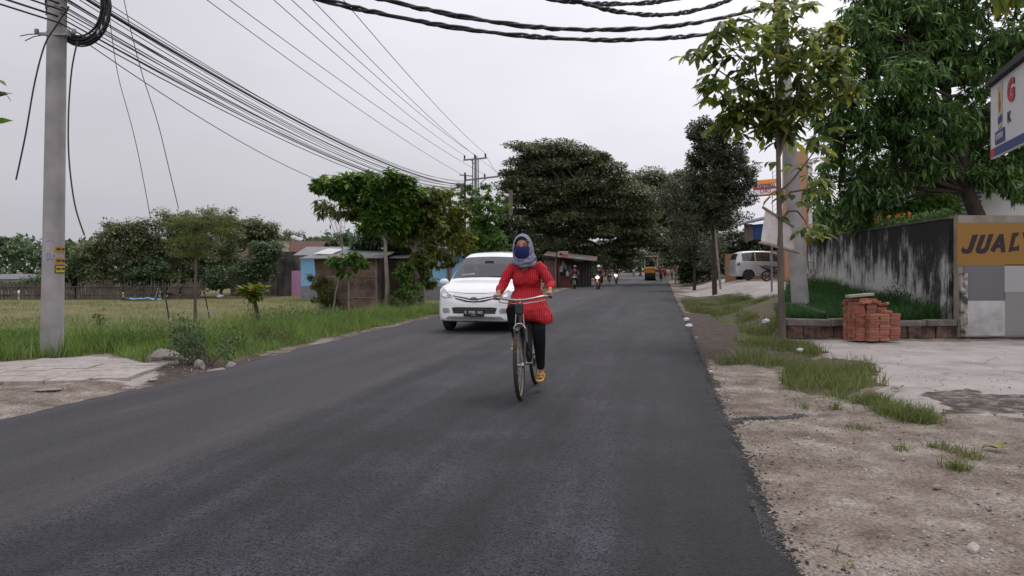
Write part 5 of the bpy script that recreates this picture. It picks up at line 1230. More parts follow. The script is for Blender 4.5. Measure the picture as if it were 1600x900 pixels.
def belt(name, pts, h, n_, L, W, lm, label):
    P = []
    for (x0, y0), (x1, y1) in zip(pts[:-1], pts[1:]):
        k = n_ // (len(pts) - 1); t = rng.uniform(0, 1, k); xx = x0 + (x1 - x0) * t; yy = y0 + (y1 - y0) * t + rng.normal(0, 2.5, k)
        hh_ = h * (.55 + .75 * fbm(xx * .16, yy * .16, 71)) ; P.append(np.stack([xx, yy, -.6 + hh_ * rng.uniform(0, 1, k) ** .6], -1))
    P = np.concatenate(P); D = nrm(rng.normal(0, 1, P.shape)); v = L * rng.uniform(.6, 1.3, len(P)); o = leaf_obj(name, P, D, v, v * W / L, 'far', LF[lm], None); return tag(o, label, 'wood', kind='stuff')
belt('far_wood', [(-130, 130), (-60, 115), (-12, 110), (2, 120)], 7, 26000, 1.0, .6, 'bgd', 'far off wood beyond the field and the houses')
belt('far_wood', [(20, 330), (52, 360), (75, 320), (95, 220)], 12, 16000, 1.6, .9, 'bgd', 'far off wood closing the end of the road')
belt('far_wood', [(25, 75), (40, 80), (80, 90)], 8, 14000, .7, .4, 'dark', 'wood behind the right side houses')
belt('far_wood', [(2, 110), (12, 140), (24, 190), (30, 260)], 6.5, 22000, .7, .4, 'dark', 'roadside wood receding along the left of the road')
belt('far_wood', [(24, 95), (36, 130), (50, 190), (62, 260)], 8, 22000, .7, .4, 'dark', 'roadside wood receding along the right of the road')
# ------------------------------------------------------------------ buildings and huts
def weave_mat(name, c1, c2):
    m = bpy.data.materials.new(name); n, l = nt(m); b = n['Principled BSDF']; b.inputs['Roughness'].default_value = .95
    tc = new_node(n, 'ShaderNodeTexCoord'); ck = new_node(n, 'ShaderNodeTexBrick'); ck.inputs['Scale'].default_value = 9.0
    ck.inputs['Color1'].default_value = (*c1, 1); ck.inputs['Color2'].default_value = (*c2, 1); ck.inputs['Mortar'].default_value = (.02, .015, .012, 1); ck.inputs['Mortar Size'].default_value = .02
    mp = new_node(n, 'ShaderNodeMapping'); mp.inputs['Rotation'].default_value = (R(90), 0, 0); l.new(tc.outputs['Object'], mp.inputs[0]); l.new(mp.outputs[0], ck.inputs['Vector'])
    no = new_node(n, 'ShaderNodeTexNoise'); no.inputs['Scale'].default_value = 1.6; no.inputs['Detail'].default_value = 8; l.new(tc.outputs['Object'], no.inputs['Vector'])
    mr = new_node(n, 'ShaderNodeMapRange'); mr.inputs[1].default_value = .3; mr.inputs[2].default_value = .7; mr.inputs[3].default_value = .45; mr.inputs[4].default_value = 1.9; l.new(no.outputs[0], mr.inputs[0])
    hs = new_node(n, 'ShaderNodeHueSaturation'); l.new(ck.outputs[0], hs.inputs['Color']); l.new(mr.outputs[0], hs.inputs['Value']); l.new(hs.outputs[0], b.inputs['Base Color'])
    MATS[name] = m; return m
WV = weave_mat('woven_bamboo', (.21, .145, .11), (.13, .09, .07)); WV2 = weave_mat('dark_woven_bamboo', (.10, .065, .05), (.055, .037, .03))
SHEET = mat('grey_roof_sheet', (.21, .21, .215), (.12, .12, .125), rough=.6, scale=2, stretch=(6, .3, 1), bump=.2)
DARKIN = mat('dark_interior', (.02, .017, .015))
Yh = 27.6; hz0 = float(H(-5.8, Yh, False)); h0 = at(540, 450, Yh)
hut = empty('bamboo_hut', (h0.x, Yh, hz0), 0, 'low brown hut of woven bamboo walls among the young trees on the left', 'hut')
def hx(px, Y=Yh): return (px - 800) / FPX * Y - h0.x
def hzz(py, Y=Yh): return CAM_H - (py - HOR) / FPX * Y - hz0
def quadpanel(mb, p, th=.03):
    """p: four (x, y, z) corners, thickened"""
    v = [Vector(q) for q in p]; nn = (v[1] - v[0]).cross(v[3] - v[0]).normalized() * th
    mb.add([*v, *[q + nn for q in v]], [(0, 1, 2, 3), (7, 6, 5, 4), (0, 4, 5, 1), (1, 5, 6, 2), (2, 6, 7, 3), (3, 7, 4, 0)]); return mb
mb = MB(); quadpanel(mb, [(hx(494), .5, -.1), (hx(545), .05, -.1), (hx(543), .05, hzz(402)), (hx(486), .5, hzz(403))]); mb.build('woven_wall', WV, hut)
mb = MB(); quadpanel(mb, [(hx(546), .04, -.1), (hx(590), .0, -.1), (hx(588), .0, hzz(402)), (hx(544), .04, hzz(402))]); mb.build('woven_wall', WV, hut)
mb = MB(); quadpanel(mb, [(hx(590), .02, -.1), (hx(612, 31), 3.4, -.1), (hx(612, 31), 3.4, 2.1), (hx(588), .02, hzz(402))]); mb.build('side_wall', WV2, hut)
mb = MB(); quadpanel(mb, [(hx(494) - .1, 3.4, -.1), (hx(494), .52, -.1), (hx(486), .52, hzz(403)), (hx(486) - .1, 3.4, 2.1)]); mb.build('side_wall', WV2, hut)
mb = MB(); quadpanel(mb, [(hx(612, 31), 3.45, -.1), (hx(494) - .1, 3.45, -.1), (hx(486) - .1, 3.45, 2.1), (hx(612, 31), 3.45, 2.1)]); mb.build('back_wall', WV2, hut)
for zz_ in (.55, 1.35):
    mb = MB(); mb.bar((hx(491), .46, zz_), (hx(545), .0, zz_), .03); mb.bar((hx(546), -.01, zz_ + .03), (hx(589), -.04, zz_ + .01), .03); mb.build('batten', BARKL, hut)
for px_, y_ in ((545.5, .0), (589, -.03), (495, .46)): 
    mb = MB(); mb.tube([(hx(px_), y_, -.2), (hx(px_ - 1), y_, hzz(401))], .035, 8); mb.build('post', BARKL, hut)
mb = MB(); quadpanel(mb, [(hx(468), -.1, hzz(405)), (hx(600), -.35, hzz(404)), (hx(600), 4, hzz(386)), (hx(476), 4, hzz(384))], .03); mb.build('roof', SHEET, hut)
mb = MB(); quadpanel(mb, [(hx(478), 1.0, hzz(396)), (hx(508), 1.0, hzz(397)), (hx(513), 2.4, hzz(387)), (hx(488), 2.4, hzz(386))], .02); mb.build('pale_roof_sheet', mat('pale_sheet', (.7, .7, .72)), hut)
Y2 = 29.2; h2 = Vector(((628 - 800) / FPX * Y2, Y2, float(H(-4.3, Y2, False))))
hut2 = empty('bamboo_hut', h2, 0, 'darker narrow woven shed just right of the almond tree trunk', 'hut')
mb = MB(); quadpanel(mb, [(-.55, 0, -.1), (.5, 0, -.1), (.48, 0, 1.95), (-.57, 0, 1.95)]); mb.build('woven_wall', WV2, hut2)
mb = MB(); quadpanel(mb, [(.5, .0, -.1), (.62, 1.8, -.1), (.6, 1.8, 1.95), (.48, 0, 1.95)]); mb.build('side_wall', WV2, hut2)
mb = MB(); quadpanel(mb, [(-.7, -.2, 1.96), (.65, -.2, 1.96), (.7, 2, 2.2), (-.7, 2, 2.2)]); mb.build('roof', mat('dark_roof_sheet', (.09, .085, .08)), hut2)
# blue building
def wall_piece(root, name, x0, x1, z0, z1, m, y=0.0, t=.15):
    mb = MB(); mb.box(((x0 + x1) / 2, y + t / 2, (z0 + z1) / 2), (x1 - x0, t, z1 - z0)); return mb.build(name, m, root)
BLU = mat('sky_blue_wall', (.22, .42, .60), (.17, .35, .53), rough=.85, scale=.9, contrast=.2, bump=.1)
Yb = 46.0; bx = lambda px, Y=Yb: (px - 800) / FPX * Y
bz0 = -.75; bb = empty('blue_building', (bx(590), Yb, bz0), 0, 'long low sky blue building with a grey roof behind the bamboo hut', 'building')
bzz = lambda py, Y=Yb: CAM_H - (py - HOR) / FPX * Y - bz0
def bxx(px): return bx(px) - bx(590)
mb = MB(); mb.box(((bxx(470) + bxx(722)) / 2, 2.5, bzz(399) / 2), (bxx(722) - bxx(470), 5, bzz(399))); mb.build('wall', BLU, bb)
mb = MB(); quadpanel(mb, [(bxx(462), -.5, bzz(400)), (bxx(727), -.5, bzz(400)), (bxx(727), 2.5, bzz(385)), (bxx(462), 2.5, bzz(385))], .06); quadpanel(mb, [(bxx(462), 2.5, bzz(385)), (bxx(727), 2.5, bzz(385)), (bxx(727), 5.6, bzz(400)), (bxx(462), 5.6, bzz(400))], .06); mb.build('roof', SHEET, bb)
wall_piece(bb, 'door', bxx(697), bxx(706), 0.05, bzz(415), mat('blue_door', (.12, .26, .42)), y=-.03, t=.03)
w_ = wall_piece(bb, 'window', bxx(652), bxx(668), bzz(432), bzz(412), mat('window_dark', (.06, .09, .12), rough=.2), y=-.03, t=.03)
wall_piece(bb, 'plinth', bxx(470), bxx(722), 0, bzz(447), mat('plinth_grey', (.2, .2, .2)), y=-.05, t=.05)
# old house
Yo = 55.0; oz0 = -.7; oX = (425 - 800) / FPX * Yo
oh = empty('old_house', (oX, Yo, oz0), 0, 'old house with a brown tiled roof and a pink door beside the blue building', 'house')
ox = lambda px, Y=Yo: (px - 800) / FPX * Y - oX
oz = lambda py, Y=Yo: CAM_H - (py - HOR) / FPX * Y - oz0
STW = mat('stained_plaster', (.11, .10, .09), (.025, .022, .022), rough=.95, scale=1.6, stretch=(1, 1, .4), contrast=.15)
TILE = mat('brown_roof_tiles', (.13, .06, .045), (.06, .03, .026), rough=.9, scale=3, bump=.6, bscale=9)
mb = MB(); mb.box(((ox(432) + ox(468)) / 2, .2, oz(393) / 2), (ox(468) - ox(432), .4, oz(393))); mb.build('stained_wall', STW, oh)
mb = MB(); mb.box(((ox(350) + ox(432)) / 2, 1.6, oz(408) / 2), (ox(432) - ox(350), .3, oz(408))); mb.build('wall', mat('old_cream_plaster', (.22, .2, .17), (.1, .09, .08), scale=1.2), oh)
mb = MB(); mb.box(((ox(350) + ox(480)) / 2, 6, oz(404) / 2), (ox(480) - ox(350), 6, oz(404))); mb.build('rear_wall', STW, oh)
mb = MB(); quadpanel(mb, [(ox(356), .9, oz(410)), (ox(433), .9, oz(410)), (ox(433), 4.5, oz(384)), (ox(356), 4.5, oz(384))], .08); mb.build('porch_roof', TILE, oh)
mb = MB(); quadpanel(mb, [(ox(408), 2.6, oz(396)), (ox(486), 2.6, oz(396)), (ox(478), 6, oz(374)), (ox(418), 6, oz(374))], .1); quadpanel(mb, [(ox(418), 6, oz(374)), (ox(478), 6, oz(374)), (ox(486), 9.6, oz(396)), (ox(408), 9.6, oz(396))], .1); mb.build('roof', TILE, oh)
mb = MB(); mb.box(((ox(433) + ox(448)) / 2, .3, (oz(394) + oz(378)) / 2), (ox(448) - ox(433), .5, oz(378) - oz(394))); mb.build('roof_box', mat('cream_plaster', (.5, .46, .36), (.4, .36, .28)), oh)
mb = MB(); mb.box(((ox(432) + ox(449)) / 2, .3, oz(377.2)), (ox(449.5) - ox(431.5), .55, .09)); mb.build('roof_box_lid', mat('grey_lid', (.25, .23, .2)), oh)
pk = wall_piece(oh, 'pink_door', ox(456), ox(469.5), .02, oz(423), mat('pink_paint', (.52, .27, .42), (.45, .22, .36)), y=-.08, t=.06)
for a, b_, c, d in ((375, 386, 438, 422), (398, 410, 440, 418), (417, 427, 438, 420)):
    f = wall_piece(oh, 'window', ox(a), ox(b_), oz(c), oz(d), mat('window_frame_brown', (.05, .035, .03)), y=1.42, t=.03)
    wall_piece(oh, 'shutter_gap', ox(a + 1.5), ox(b_ - 1.5), oz(c - 1.5), oz(d + 1.5), DARKIN, y=1.40, t=.02).parent = f
for px_ in (352, 390, 413, 430): wall_piece(oh, 'porch_post', ox(px_), ox(px_ + 2.2), 0, oz(409), mat('old_post', (.24, .2, .17)), y=1.0, t=.12)
# far grey roofed house on the left
Yf = 95.0; fX = (15 - 800) / FPX * Yf; fh = empty('far_house', (fX, Yf, -.6), 0, 'far white house with a grey hipped roof at the left edge of the field', 'house')
fx = lambda px: (px - 800) / FPX * Yf - fX; fz = lambda py: CAM_H - (py - HOR) / FPX * Yf + .6
mb = MB(); mb.box(((fx(-40) + fx(38)) / 2, 3, fz(436) / 2), (fx(38) - fx(-40), 6, fz(436))); mb.build('wall', mat('white_house_wall', (.6, .6, .6)), fh)
mb = MB(); a_, b__, c__ = fx(-44), fx(42), fz(436); mb.add([(a_, -.8, c__), (b__, -.8, c__), (b__, 7, c__), (a_, 7, c__), (fx(-20), 3, fz(428)), (fx(28), 3, fz(428))], [(0, 1, 5, 4), (1, 2, 5), (2, 3, 4, 5), (3, 0, 4), (0, 3, 2, 1)]); mb.build('roof', mat('slate_grey_roof', (.16, .16, .18)), fh)
for a in (12, 20, 28): wall_piece(fh, 'window', fx(a), fx(a + 4), fz(446), fz(440), DARKIN, y=-.02, t=.03)
# bamboo fence along the field
fl = random.Random(2); FB = mat('weathered_bamboo', (.14, .115, .095), (.055, .045, .04), rough=.95, scale=1.5)
segs = [(-40, 47.5, -28, 48.2), (-28, 48.2, -20.5, 48.8)]
for si, (x0, y0, x1, y1) in enumerate(segs):
    fr = empty('bamboo_fence', (x0, y0, -.64), math.atan2(y1 - y0, x1 - x0), ['grey split bamboo fence at the left end of the field beyond the concrete pole', 'grey split bamboo fence under the olive trees at the field edge'][si], 'fence'); Ln = math.hypot(x1 - x0, y1 - y0)
    mb = MB(); x = 0
    while x < Ln: hh_ = fl.uniform(.85, 1.3); mb.box((x, fl.uniform(-.02, .02), hh_ / 2), (.07, .025, hh_), Matrix.Rotation(fl.uniform(-.05, .05), 3, 'Y')); x += .082 if fl.random() > .06 else .2
    mb.build('slats', FB, fr); mb = MB(); [mb.bar((0, -.04, z), (Ln, -.04, z), .05) for z in (.35, .85)]; mb.build('rail', FB, fr); mb.parent = None if False else None
# field litter: broken chair, blue sheet
p = gp(255, 468); ch = empty('broken_chair', p, .4, 'dark broken chair frame lying in the field behind the left stake', 'chair'); mb = MB()
mb.bar((-.5, 0, 0), (-.3, 0, .75), .05); mb.bar((.1, 0, 0), (.05, 0, .5), .05); mb.bar((-.35, .5, 0), (-.2, .5, .75), .05); mb.bar((.35, .5, 0), (.3, .5, .45), .05); mb.bar((-.3, 0, .75), (-.2, .5, .75), .04); mb.build('frame', BARKL, ch); mb = MB(); mb.box((0.15, .25, .42), (.8, .6, .05)); mb.build('seat', BARKD, ch)
p = gp(221, 470); mb = MB(); r_ = random.Random(1)
vs = [(i * .25 - 1, j * .3 - .6, .02 + r_.uniform(0, .14)) for j in range(5) for i in range(9)]; fs = [(j * 9 + i, j * 9 + i + 1, j * 9 + i + 10, j * 9 + i + 9) for j in range(4) for i in range(8)]
mb.add(vs, fs); o = mb.build('tarpaulin', mat('blue_tarpaulin', (.12, .3, .48)), smooth=True); o.location = p + Vector((0, 0, .04)); tag(o, 'crumpled light blue tarpaulin lying flat in the field', 'tarpaulin')

# ------------------------------------------------------------------ right side beyond the verge
Yc = 46.5; TAN = mat('tan_wall', (.36, .2, .125), (.31, .165, .1), rough=.85, scale=1.0, bump=.1); REDP = mat('dark_red_paint', (.25, .015, .018))
def gz_(px, Y): return float(H((px - 800) / FPX * Y, Y, False))
def compound(px0, px1, py_top, Y, label):
    x0, x1 = (px0 - 800) / FPX * Y, (px1 - 800) / FPX * Y; z1 = CAM_H - (py_top - HOR) / FPX * Y; z0 = gz_((px0 + px1) / 2, Y) - .2
    o = empty('compound_wall', ((x0 + x1) / 2, Y, z0), 0, label, 'wall'); w = x1 - x0
    mb = MB(); mb.box((0, .1, (z1 - z0) / 2), (w, .2, z1 - z0)); mb.build('wall', TAN, o)
    mb = MB(); mb.box((w / 2 + .05 - .005, .05, (z1 - z0) / 2 + .02), (.12, .26, z1 - z0 + .05)); mb.build('red_pilaster', REDP, o)
    mb = MB(); mb.box((0, .1, z1 - z0 + .025), (w, .24, .05)); mb.build('coping', mat('tan_coping', (.42, .27, .18)), o); return o
compound(1134, 1151, 398, Yc, 'tan boundary wall with a dark red pilaster left of the silver car')
compound(1160, 1222, 393, Yc + .8, 'tan boundary wall behind the silver car')
compound(1226, 1262, 393, 38, 'tan boundary wall with a red edge right of the sapling trunk')
# tall orange-tan building column behind the concrete pole
Yk = 40; kx = (1251 - 800) / FPX * Yk; k0 = gz_(1250, Yk) - .1
kb = empty('shop_building', (kx, Yk, k0), -R(21.5), 'narrow tall tan building front showing behind the right concrete pole', 'building')
kz = lambda py: CAM_H - (py - HOR) / FPX * Yk - k0; kxx = lambda px: (px - 800) / FPX * Yk - kx
mb = MB(); mb.box(((kxx(1224) + kxx(1262)) / 2, 3, kz(236) / 2), (kxx(1262) - kxx(1224), 6, kz(236))); mb.build('wall', mat('orange_tan_wall', (.43, .25, .15), (.36, .2, .12), scale=.8), kb)
wall_piece(kb, 'white_corner', kxx(1262) + .01, kxx(1268), 0, kz(250), mat('off_white', (.62, .6, .57)), y=-.1, t=.5)

# orange and white shop sign
Yg = 58.0; sg = empty('shop_sign', at(1199, 300, Yg), 0, 'raised orange and white shop sign with red stripes on a lattice mast', 'sign')
s0 = sg.location; SX = lambda px: (px - 800) / FPX * Yg - s0.x; SZ = lambda py: CAM_H - (py - HOR) / FPX * Yg - s0.z
def splate(nm, a, b_, c, d, m, y, tilt=.09):
    mb = MB(); x0, x1 = SX(a), SX(b_)
    quadpanel(mb, [(x0, y, SZ(c)), (x1, y, SZ(c) + (x1 - x0) * tilt), (x1, y, SZ(d) + (x1 - x0) * tilt), (x0, y, SZ(d))], .04); return mb.build(nm, m, sg)
WHT = mat('sign_white', (.78, .78, .76), (.72, .72, .7), rough=.4); OR = mat('sign_orange', (.85, .27, .02), (.8, .24, .02), rough=.4); RD = mat('sign_red', (.42, .02, .04), rough=.4)
splate('panel', 1177, 1217, 305, 282, WHT, .06); splate('orange_band', 1184, 1217, 287.5, 282, OR, 0); splate('red_stripe', 1177, 1217, 297, 294.2, RD, 0); splate('red_stripe', 1177, 1217, 308, 305.2, RD, .03); splate('red_corner', 1177, 1183, 297, 290, RD, .02)
text('lettering', 'iyamiku', .58, (SX(1196), -.03, SZ(289.2)), (R(90), R(-5), 0), mat('sign_letters', (.06, .03, .03)), sg, ext=.005, offset=.006, sx=.82)
text('lettering', 'DRS', .5, (SX(1196), -.03, SZ(298.5)), (R(90), R(-5), 0), mat('sign_letters_pale', (.35, .12, .15)), sg, ext=.005)
mb = MB()
for dx in (0, .35): mb.bar((SX(1209) + dx, .3, SZ(422)), (SX(1209) + dx, .3, SZ(264)), .04)
for k in range(22): mb.bar((SX(1209), .3, SZ(422) + k * .38), (SX(1209) + .35, .3, SZ(422) + k * .38 + .34), .025)
mb.build('mast', STEEL, sg)
# blue G sign under a small roof
Yq = 30.0; q0 = at(1178, 360, Yq); gsn = empty('shop_sign', (q0.x, Yq, q0.z), R(-12), 'small blue sign with a white letter G under a sloping grey roof', 'sign')
QX = lambda px: (px - 1178) / FPX * Yq; QZ = lambda py: -(py - 360) / FPX * Yq
mb = MB(); quadpanel(mb, [(QX(1165), 0, QZ(379)), (QX(1177), 0, QZ(375)), (QX(1175.5), 0, QZ(350)), (QX(1163), 0, QZ(350))], .05); mb.build('side_board', mat('grey_brown_board', (.16, .125, .11)), gsn)
mb = MB(); quadpanel(mb, [(QX(1176.5), .01, QZ(375)), (QX(1215), .01, QZ(366)), (QX(1215), .01, QZ(348)), (QX(1175.5), .01, QZ(351))], .04); mb.build('panel', mat('sign_blue', (.03, .075, .22)), gsn)
text('letter', 'G', .36, (QX(1186.5), -.012, QZ(361)), (R(90), 0, 0), WHT, gsn, ext=.004, offset=.008)
mb = MB(); quadpanel(mb, [(QX(1150), -.3, QZ(354)), (QX(1200), -.3, QZ(343)), (QX(1215), .8, QZ(334)), (QX(1170), .8, QZ(345))], .05); mb.build('roof', mat('dark_sheet', (.1, .1, .11)), gsn)
mb = MB(); mb.bar((QX(1164), .03, QZ(352)), (QX(1168), .03, QZ(380)), .03); mb.bar((QX(1205), .1, QZ(352)), (QX(1205), .1, -3.0 - (q0.z - 2.9)), .07); mb.build('frame', STEEL, gsn)
# white cloth banner tied to the sapling
Yb2 = YS - .12
mb = MB(); cs_ = [at(1196, 327, Yb2 - .15), at(1236, 352, Yb2 + .35), at(1243, 392, Yb2 + .45), at(1189, 379, Yb2 - .2)]
Q = []; nU, nV = 14, 10
for j in range(nV + 1):
    for i in range(nU + 1):
        u, v = i / nU, j / nV; a = cs_[0].lerp(cs_[1], u); c = cs_[3].lerp(cs_[2], u); q = a.lerp(c, v); q.y += .02 * math.sin(u * 9 + v * 3) * v; Q.append(q)
c0 = sum(Q, Vector()) / len(Q); bn = empty('banner', c0, 0, 'blank weathered white cloth banner between two sticks behind the sapling trunk', 'banner')
mb.add([q - c0 for q in Q], [(j * (nU + 1) + i, j * (nU + 1) + i + 1, (j + 1) * (nU + 1) + i + 1, (j + 1) * (nU + 1) + i) for j in range(nV) for i in range(nU)])
cl = mb.build('cloth', mat('weathered_cloth', (.66, .61, .59), (.5, .44, .43), rough=.95, scale=7, contrast=.3, bump=.2), bn, smooth=True); sd = cl.modifiers.new('t', 'SOLIDIFY'); sd.thickness = .004
mb = MB(); mb.tube([at(1192, 324, Yb2 - .2) - c0, at(1240, 354, Yb2 + .4) - c0], .028, 8); mb.build('stick', BARKL, bn)
mb = MB(); mb.tube([at(1186, 379, Yb2 - .25) - c0, at(1249, 395.5, Yb2 + .5) - c0], .022, 8); mb.build('stick', BARKL, bn)
# near sign board at the right edge
Ys = 8.0; u0 = at(1541, 137, Ys); l0 = at(1548, 249, Ys); nb = empty('sign_board', (l0.x, Ys, l0.z), 0, 'white sign board with a red G and blue lower edge, cut by the right frame', 'sign')
far_n = Vector((-.30, -1.0, 0)).normalized()   # runs back towards the viewer's right
dirn = Vector((-.30, -1.0, 0)); dirn = Vector((.34, -1.0, 0)).normalized()
# direction found from the vanishing point of its edges
dirn = Vector((-(1185 - 800) / FPX, -1, 0)).normalized()
Hs = u0.z - l0.z; SW = 2.4
def sbp(u, v, off=0.0):
    nn = Vector((-dirn.y, dirn.x, 0)); nn = -nn if nn.y > 0 else nn
    fc = Vector((-1, 0, 0)); nn = Vector((dirn.y, -dirn.x, 0)); nn = nn if nn.x < 0 else -nn
    return dirn * u + Vector((0, 0, v)) + nn * off
def sq(nm, pts, m, off, th=.01, parent=None):
    mb = MB(); vs = [sbp(u, v, off) for u, v in pts] + [sbp(u, v, off - th) for u, v in pts]; k = len(pts)
    mb.add(vs, [list(range(k)), list(range(k, 2 * k))[::-1]] + [(i, (i + 1) % k, k + (i + 1) % k, k + i) for i in range(k)]); return mb.build(nm, m, parent or nb)
sq('panel', [(0, 0), (SW, 0), (SW, Hs), (0, Hs)], mat('banner_white', (.62, .61, .62), (.56, .55, .56), rough=.45, scale=3), 0, .03)
sq('blue_strip', [(.15, .012), (SW, .012), (SW, .10), (.17, .10)], mat('banner_blue', (.03, .05, .22), rough=.4), .006, .005)
sq('red_strip', [(.005, .012), (.135, .012), (.16, .10), (.005, .10)], mat('banner_red', (.5, .03, .04), rough=.4), .006, .005)
tb = sq('printed_tube', [(.29, .27), (.40, .29), (.43, .735), (.25, .71)], mat('printed_beige', (.42, .34, .2), (.5, .42, .28), scale=12), .006, .005)
sq('tube_band', [(.288, .32), (.41, .34), (.415, .41), (.285, .39)], mat('banner_blue', (.03, .05, .22)), .010, .003, tb)
sq('tube_mark', [(.32, .45), (.36, .45), (.37, .55), (.34, .60), (.31, .54)], mat('tube_mark_red', (.36, .1, .05)), .010, .003, tb)
sq('tube_mark', [(.33, .60), (.35, .60), (.345, .66)], mat('tube_mark_dark', (.1, .08, .04)), .011, .003, tb)
bxo = sq('printed_box', [(.20, .125), (.50, .125), (.49, .265), (.21, .255)], mat('banner_blue', (.03, .05, .22)), .008, .005)
sq('box_end', [(.185, .125), (.205, .125), (.22, .255), (.19, .25)], mat('banner_red', (.5, .03, .04)), .010, .005)
rk = random.Random(5)
for k in range(5): sq('script_stroke', [(.24 + k * .048, .17), (.255 + k * .048, .165), (.275 + k * .045, .225), (.258 + k * .045, .228)], WHT, .0125 + .0003 * k, .002, bxo)
def sb_text(s, size, u, v, m, **kw):
    me = text_mesh(s, size, **kw); o = link('lettering', me, m, nb)
    nx_ = dirn; nn = Vector((dirn.y, -dirn.x, 0)); nn = nn if nn.x < 0 else -nn
    M = Matrix((nx_, Vector((0, 0, 1)), nn)).transposed().to_4x4(); M.translation = sbp(u, v, .009); o.matrix_local = M; return o
sb_text('G', .30, .70, .58, mat('banner_red', (.5, .03, .04)), ext=.002, offset=.014)
sb_text('K', .15, .64, .33, INK, ext=.002, offset=.003)
m_ = sb_text('WAHANA ASRI', .06, .15, .60, mat('small_red_print', (.5, .1, .1)), ext=.002); m_.matrix_local = m_.matrix_local @ Matrix.Rotation(R(35), 4, 'Z')
sq('dark_strip', [(-.02, Hs + .01), (SW, Hs + .01), (SW, Hs + .10), (-.02, Hs + .06)], mat('dark_iron', (.03, .03, .03)), .05, .08)
mb = MB(); pz = sbp(1.9, 0, -.06); mb.tube([(pz.x, pz.y, -l0.z - .1), (pz.x, pz.y, Hs)], .035, 10); pz = sbp(1.35, 0, -.06); mb.tube([(pz.x, pz.y, -l0.z - .1), (pz.x, pz.y, Hs)], .035, 10); mb.build('posts', STEEL, nb)
# white house behind the painted wall
Yw = 19.0; wh = empty('white_house', (at(1590, 300, Yw).x, Yw + 3.0, .3), 0, 'white house with dark louvred windows behind the painted wall', 'house')
wX = lambda px: (px - 1590) / FPX * (Yw + 3); wZ = lambda py: CAM_H - (py - HOR) / FPX * (Yw + 3) - .3
mb = MB(); mb.box(((wX(1535) + wX(1900)) / 2, 2.5, wZ(262) / 2), (wX(1900) - wX(1535), 5, wZ(262))); mb.build('wall', mat('white_house_wall2', (.66, .65, .62), (.56, .55, .52), scale=1.5), wh)
for a, b_ in ((1574, 1600), (1604, 1640)):
    f = wall_piece(wh, 'window', wX(a), wX(b_), wZ(340), wZ(300), mat('window_dark', (.06, .09, .12)), y=-.04, t=.03)
    for k in range(6): 
        z_ = wZ(338) + k * (wZ(300) - wZ(340)) / 6; mb = MB(); mb.box(((wX(a) + wX(b_)) / 2, -.06, z_), (wX(b_) - wX(a), .03, .025)); mb.build('louvre', WHT, f)
mb = MB(); quadpanel(mb, [(wX(1525), -.7, wZ(268)), (wX(1910), -.7, wZ(268)), (wX(1910), 2.5, wZ(235)), (wX(1525), 2.5, wZ(235))], .08); mb.build('roof', mat('dull_roof', (.2, .18, .17)), wh)

# ------------------------------------------------------------------ roadside stall
Yv = 57.0; v0 = Vector((at(885, 0, Yv).x, Yv, float(H(at(885, 0, Yv).x, Yv, False)))); st = empty('roadside_stall', v0, R(-8), 'open roadside stall with a sloping roof and pink side wall under the rain tree', 'stall')
VX = lambda px: (px - 885) / FPX * Yv; VZ = lambda py: CAM_H - (py - HOR) / FPX * Yv - v0.z
PK = mat('faded_pink_boards', (.27, .14, .15), (.16, .08, .085), rough=.9, scale=3, stretch=(6, 1, .3))
mb = MB()
for k in range(9): mb.box((VX(850.5 + k * 2.1), .02 * (k % 2), VZ(407) / 2), (.098, .04, VZ(407)))
mb.build('side_boards', PK, st)
mb = MB(); mb.tube([(VX(869), -.1, 0), (VX(868.5), -.1, VZ(396))], .06, 8); mb.build('post', mat('pale_post', (.3, .28, .26)), st)
for px_ in (905, 911, 915.5, 920): mb = MB(); mb.tube([(VX(px_), .2, 0), (VX(px_), .2, VZ(404))], .05, 7); mb.build('post', BARKD, st)
mb = MB(); quadpanel(mb, [(VX(850), -.8, VZ(400)), (VX(932), -.8, VZ(409)), (VX(932), 3, VZ(401)), (VX(850), 3, VZ(392))], .06); mb.build('roof', mat('rusty_sheet', (.11, .08, .07)), st)
mb = MB(); mb.box(((VX(852) + VX(922)) / 2, 3, VZ(402) / 2), (VX(922) - VX(852), .1, VZ(402))); mb.build('back_wall', mat('stall_back', (.05, .04, .04)), st)
mb = MB(); mb.box((VX(884), .9, .45), (1.3, .6, .9)); mb.build('counter', mat('stall_counter', (.16, .05, .045)), st)
mb = MB(); mb.bar((VX(873.5), -.05, VZ(440)), (VX(873.5), -.05, VZ(400)), .1, .1); mb.build('red_post', mat('stall_red', (.2, .05, .05)), st)
for px_, py_, c in ((877, 425, (.6, .6, .6)), (880, 418, (.45, .4, .35)), (887, 432, (.5, .5, .5)), (884, 422, (.3, .2, .2)), (891, 424, (.1, .12, .15))):
    mb = MB(); mb.lathe([(.07, 0), (.12, .05), (.12, .3), (.05, .42), (.04, .5)], (0, 0, 0), n=10); o = mb.build('hanging_goods', mat('goods_%d' % px_, c)); o.location = v0 + Vector((VX(px_), .25, VZ(py_))); tag(o, {877: 'white bag of goods at the left of the stall', 880: 'buff packet hanging above the white bag in the stall', 887: 'pale bowl low on the stall counter', 884: 'brown packet in the middle of the stall', 891: 'dark jar at the right of the stall counter'}[px_], 'goods')
mb = MB(); mb.lathe([(.18, 0), (.42, .1), (.46, .26), (.2, .3)], (0, 0, 0), n=16); o = mb.build('basin', mat('teal_plastic', (.2, .38, .33))); o.location = v0 + Vector((VX(905), -.2, VZ(409))); tag(o, 'pale teal basin hung under the stall roof', 'basin')
sb = empty('stall_sign', at(880, 397, 55.8), R(-4), 'small faded red and cream sign board over the stall', 'sign'); K_ = 55.8 / FPX
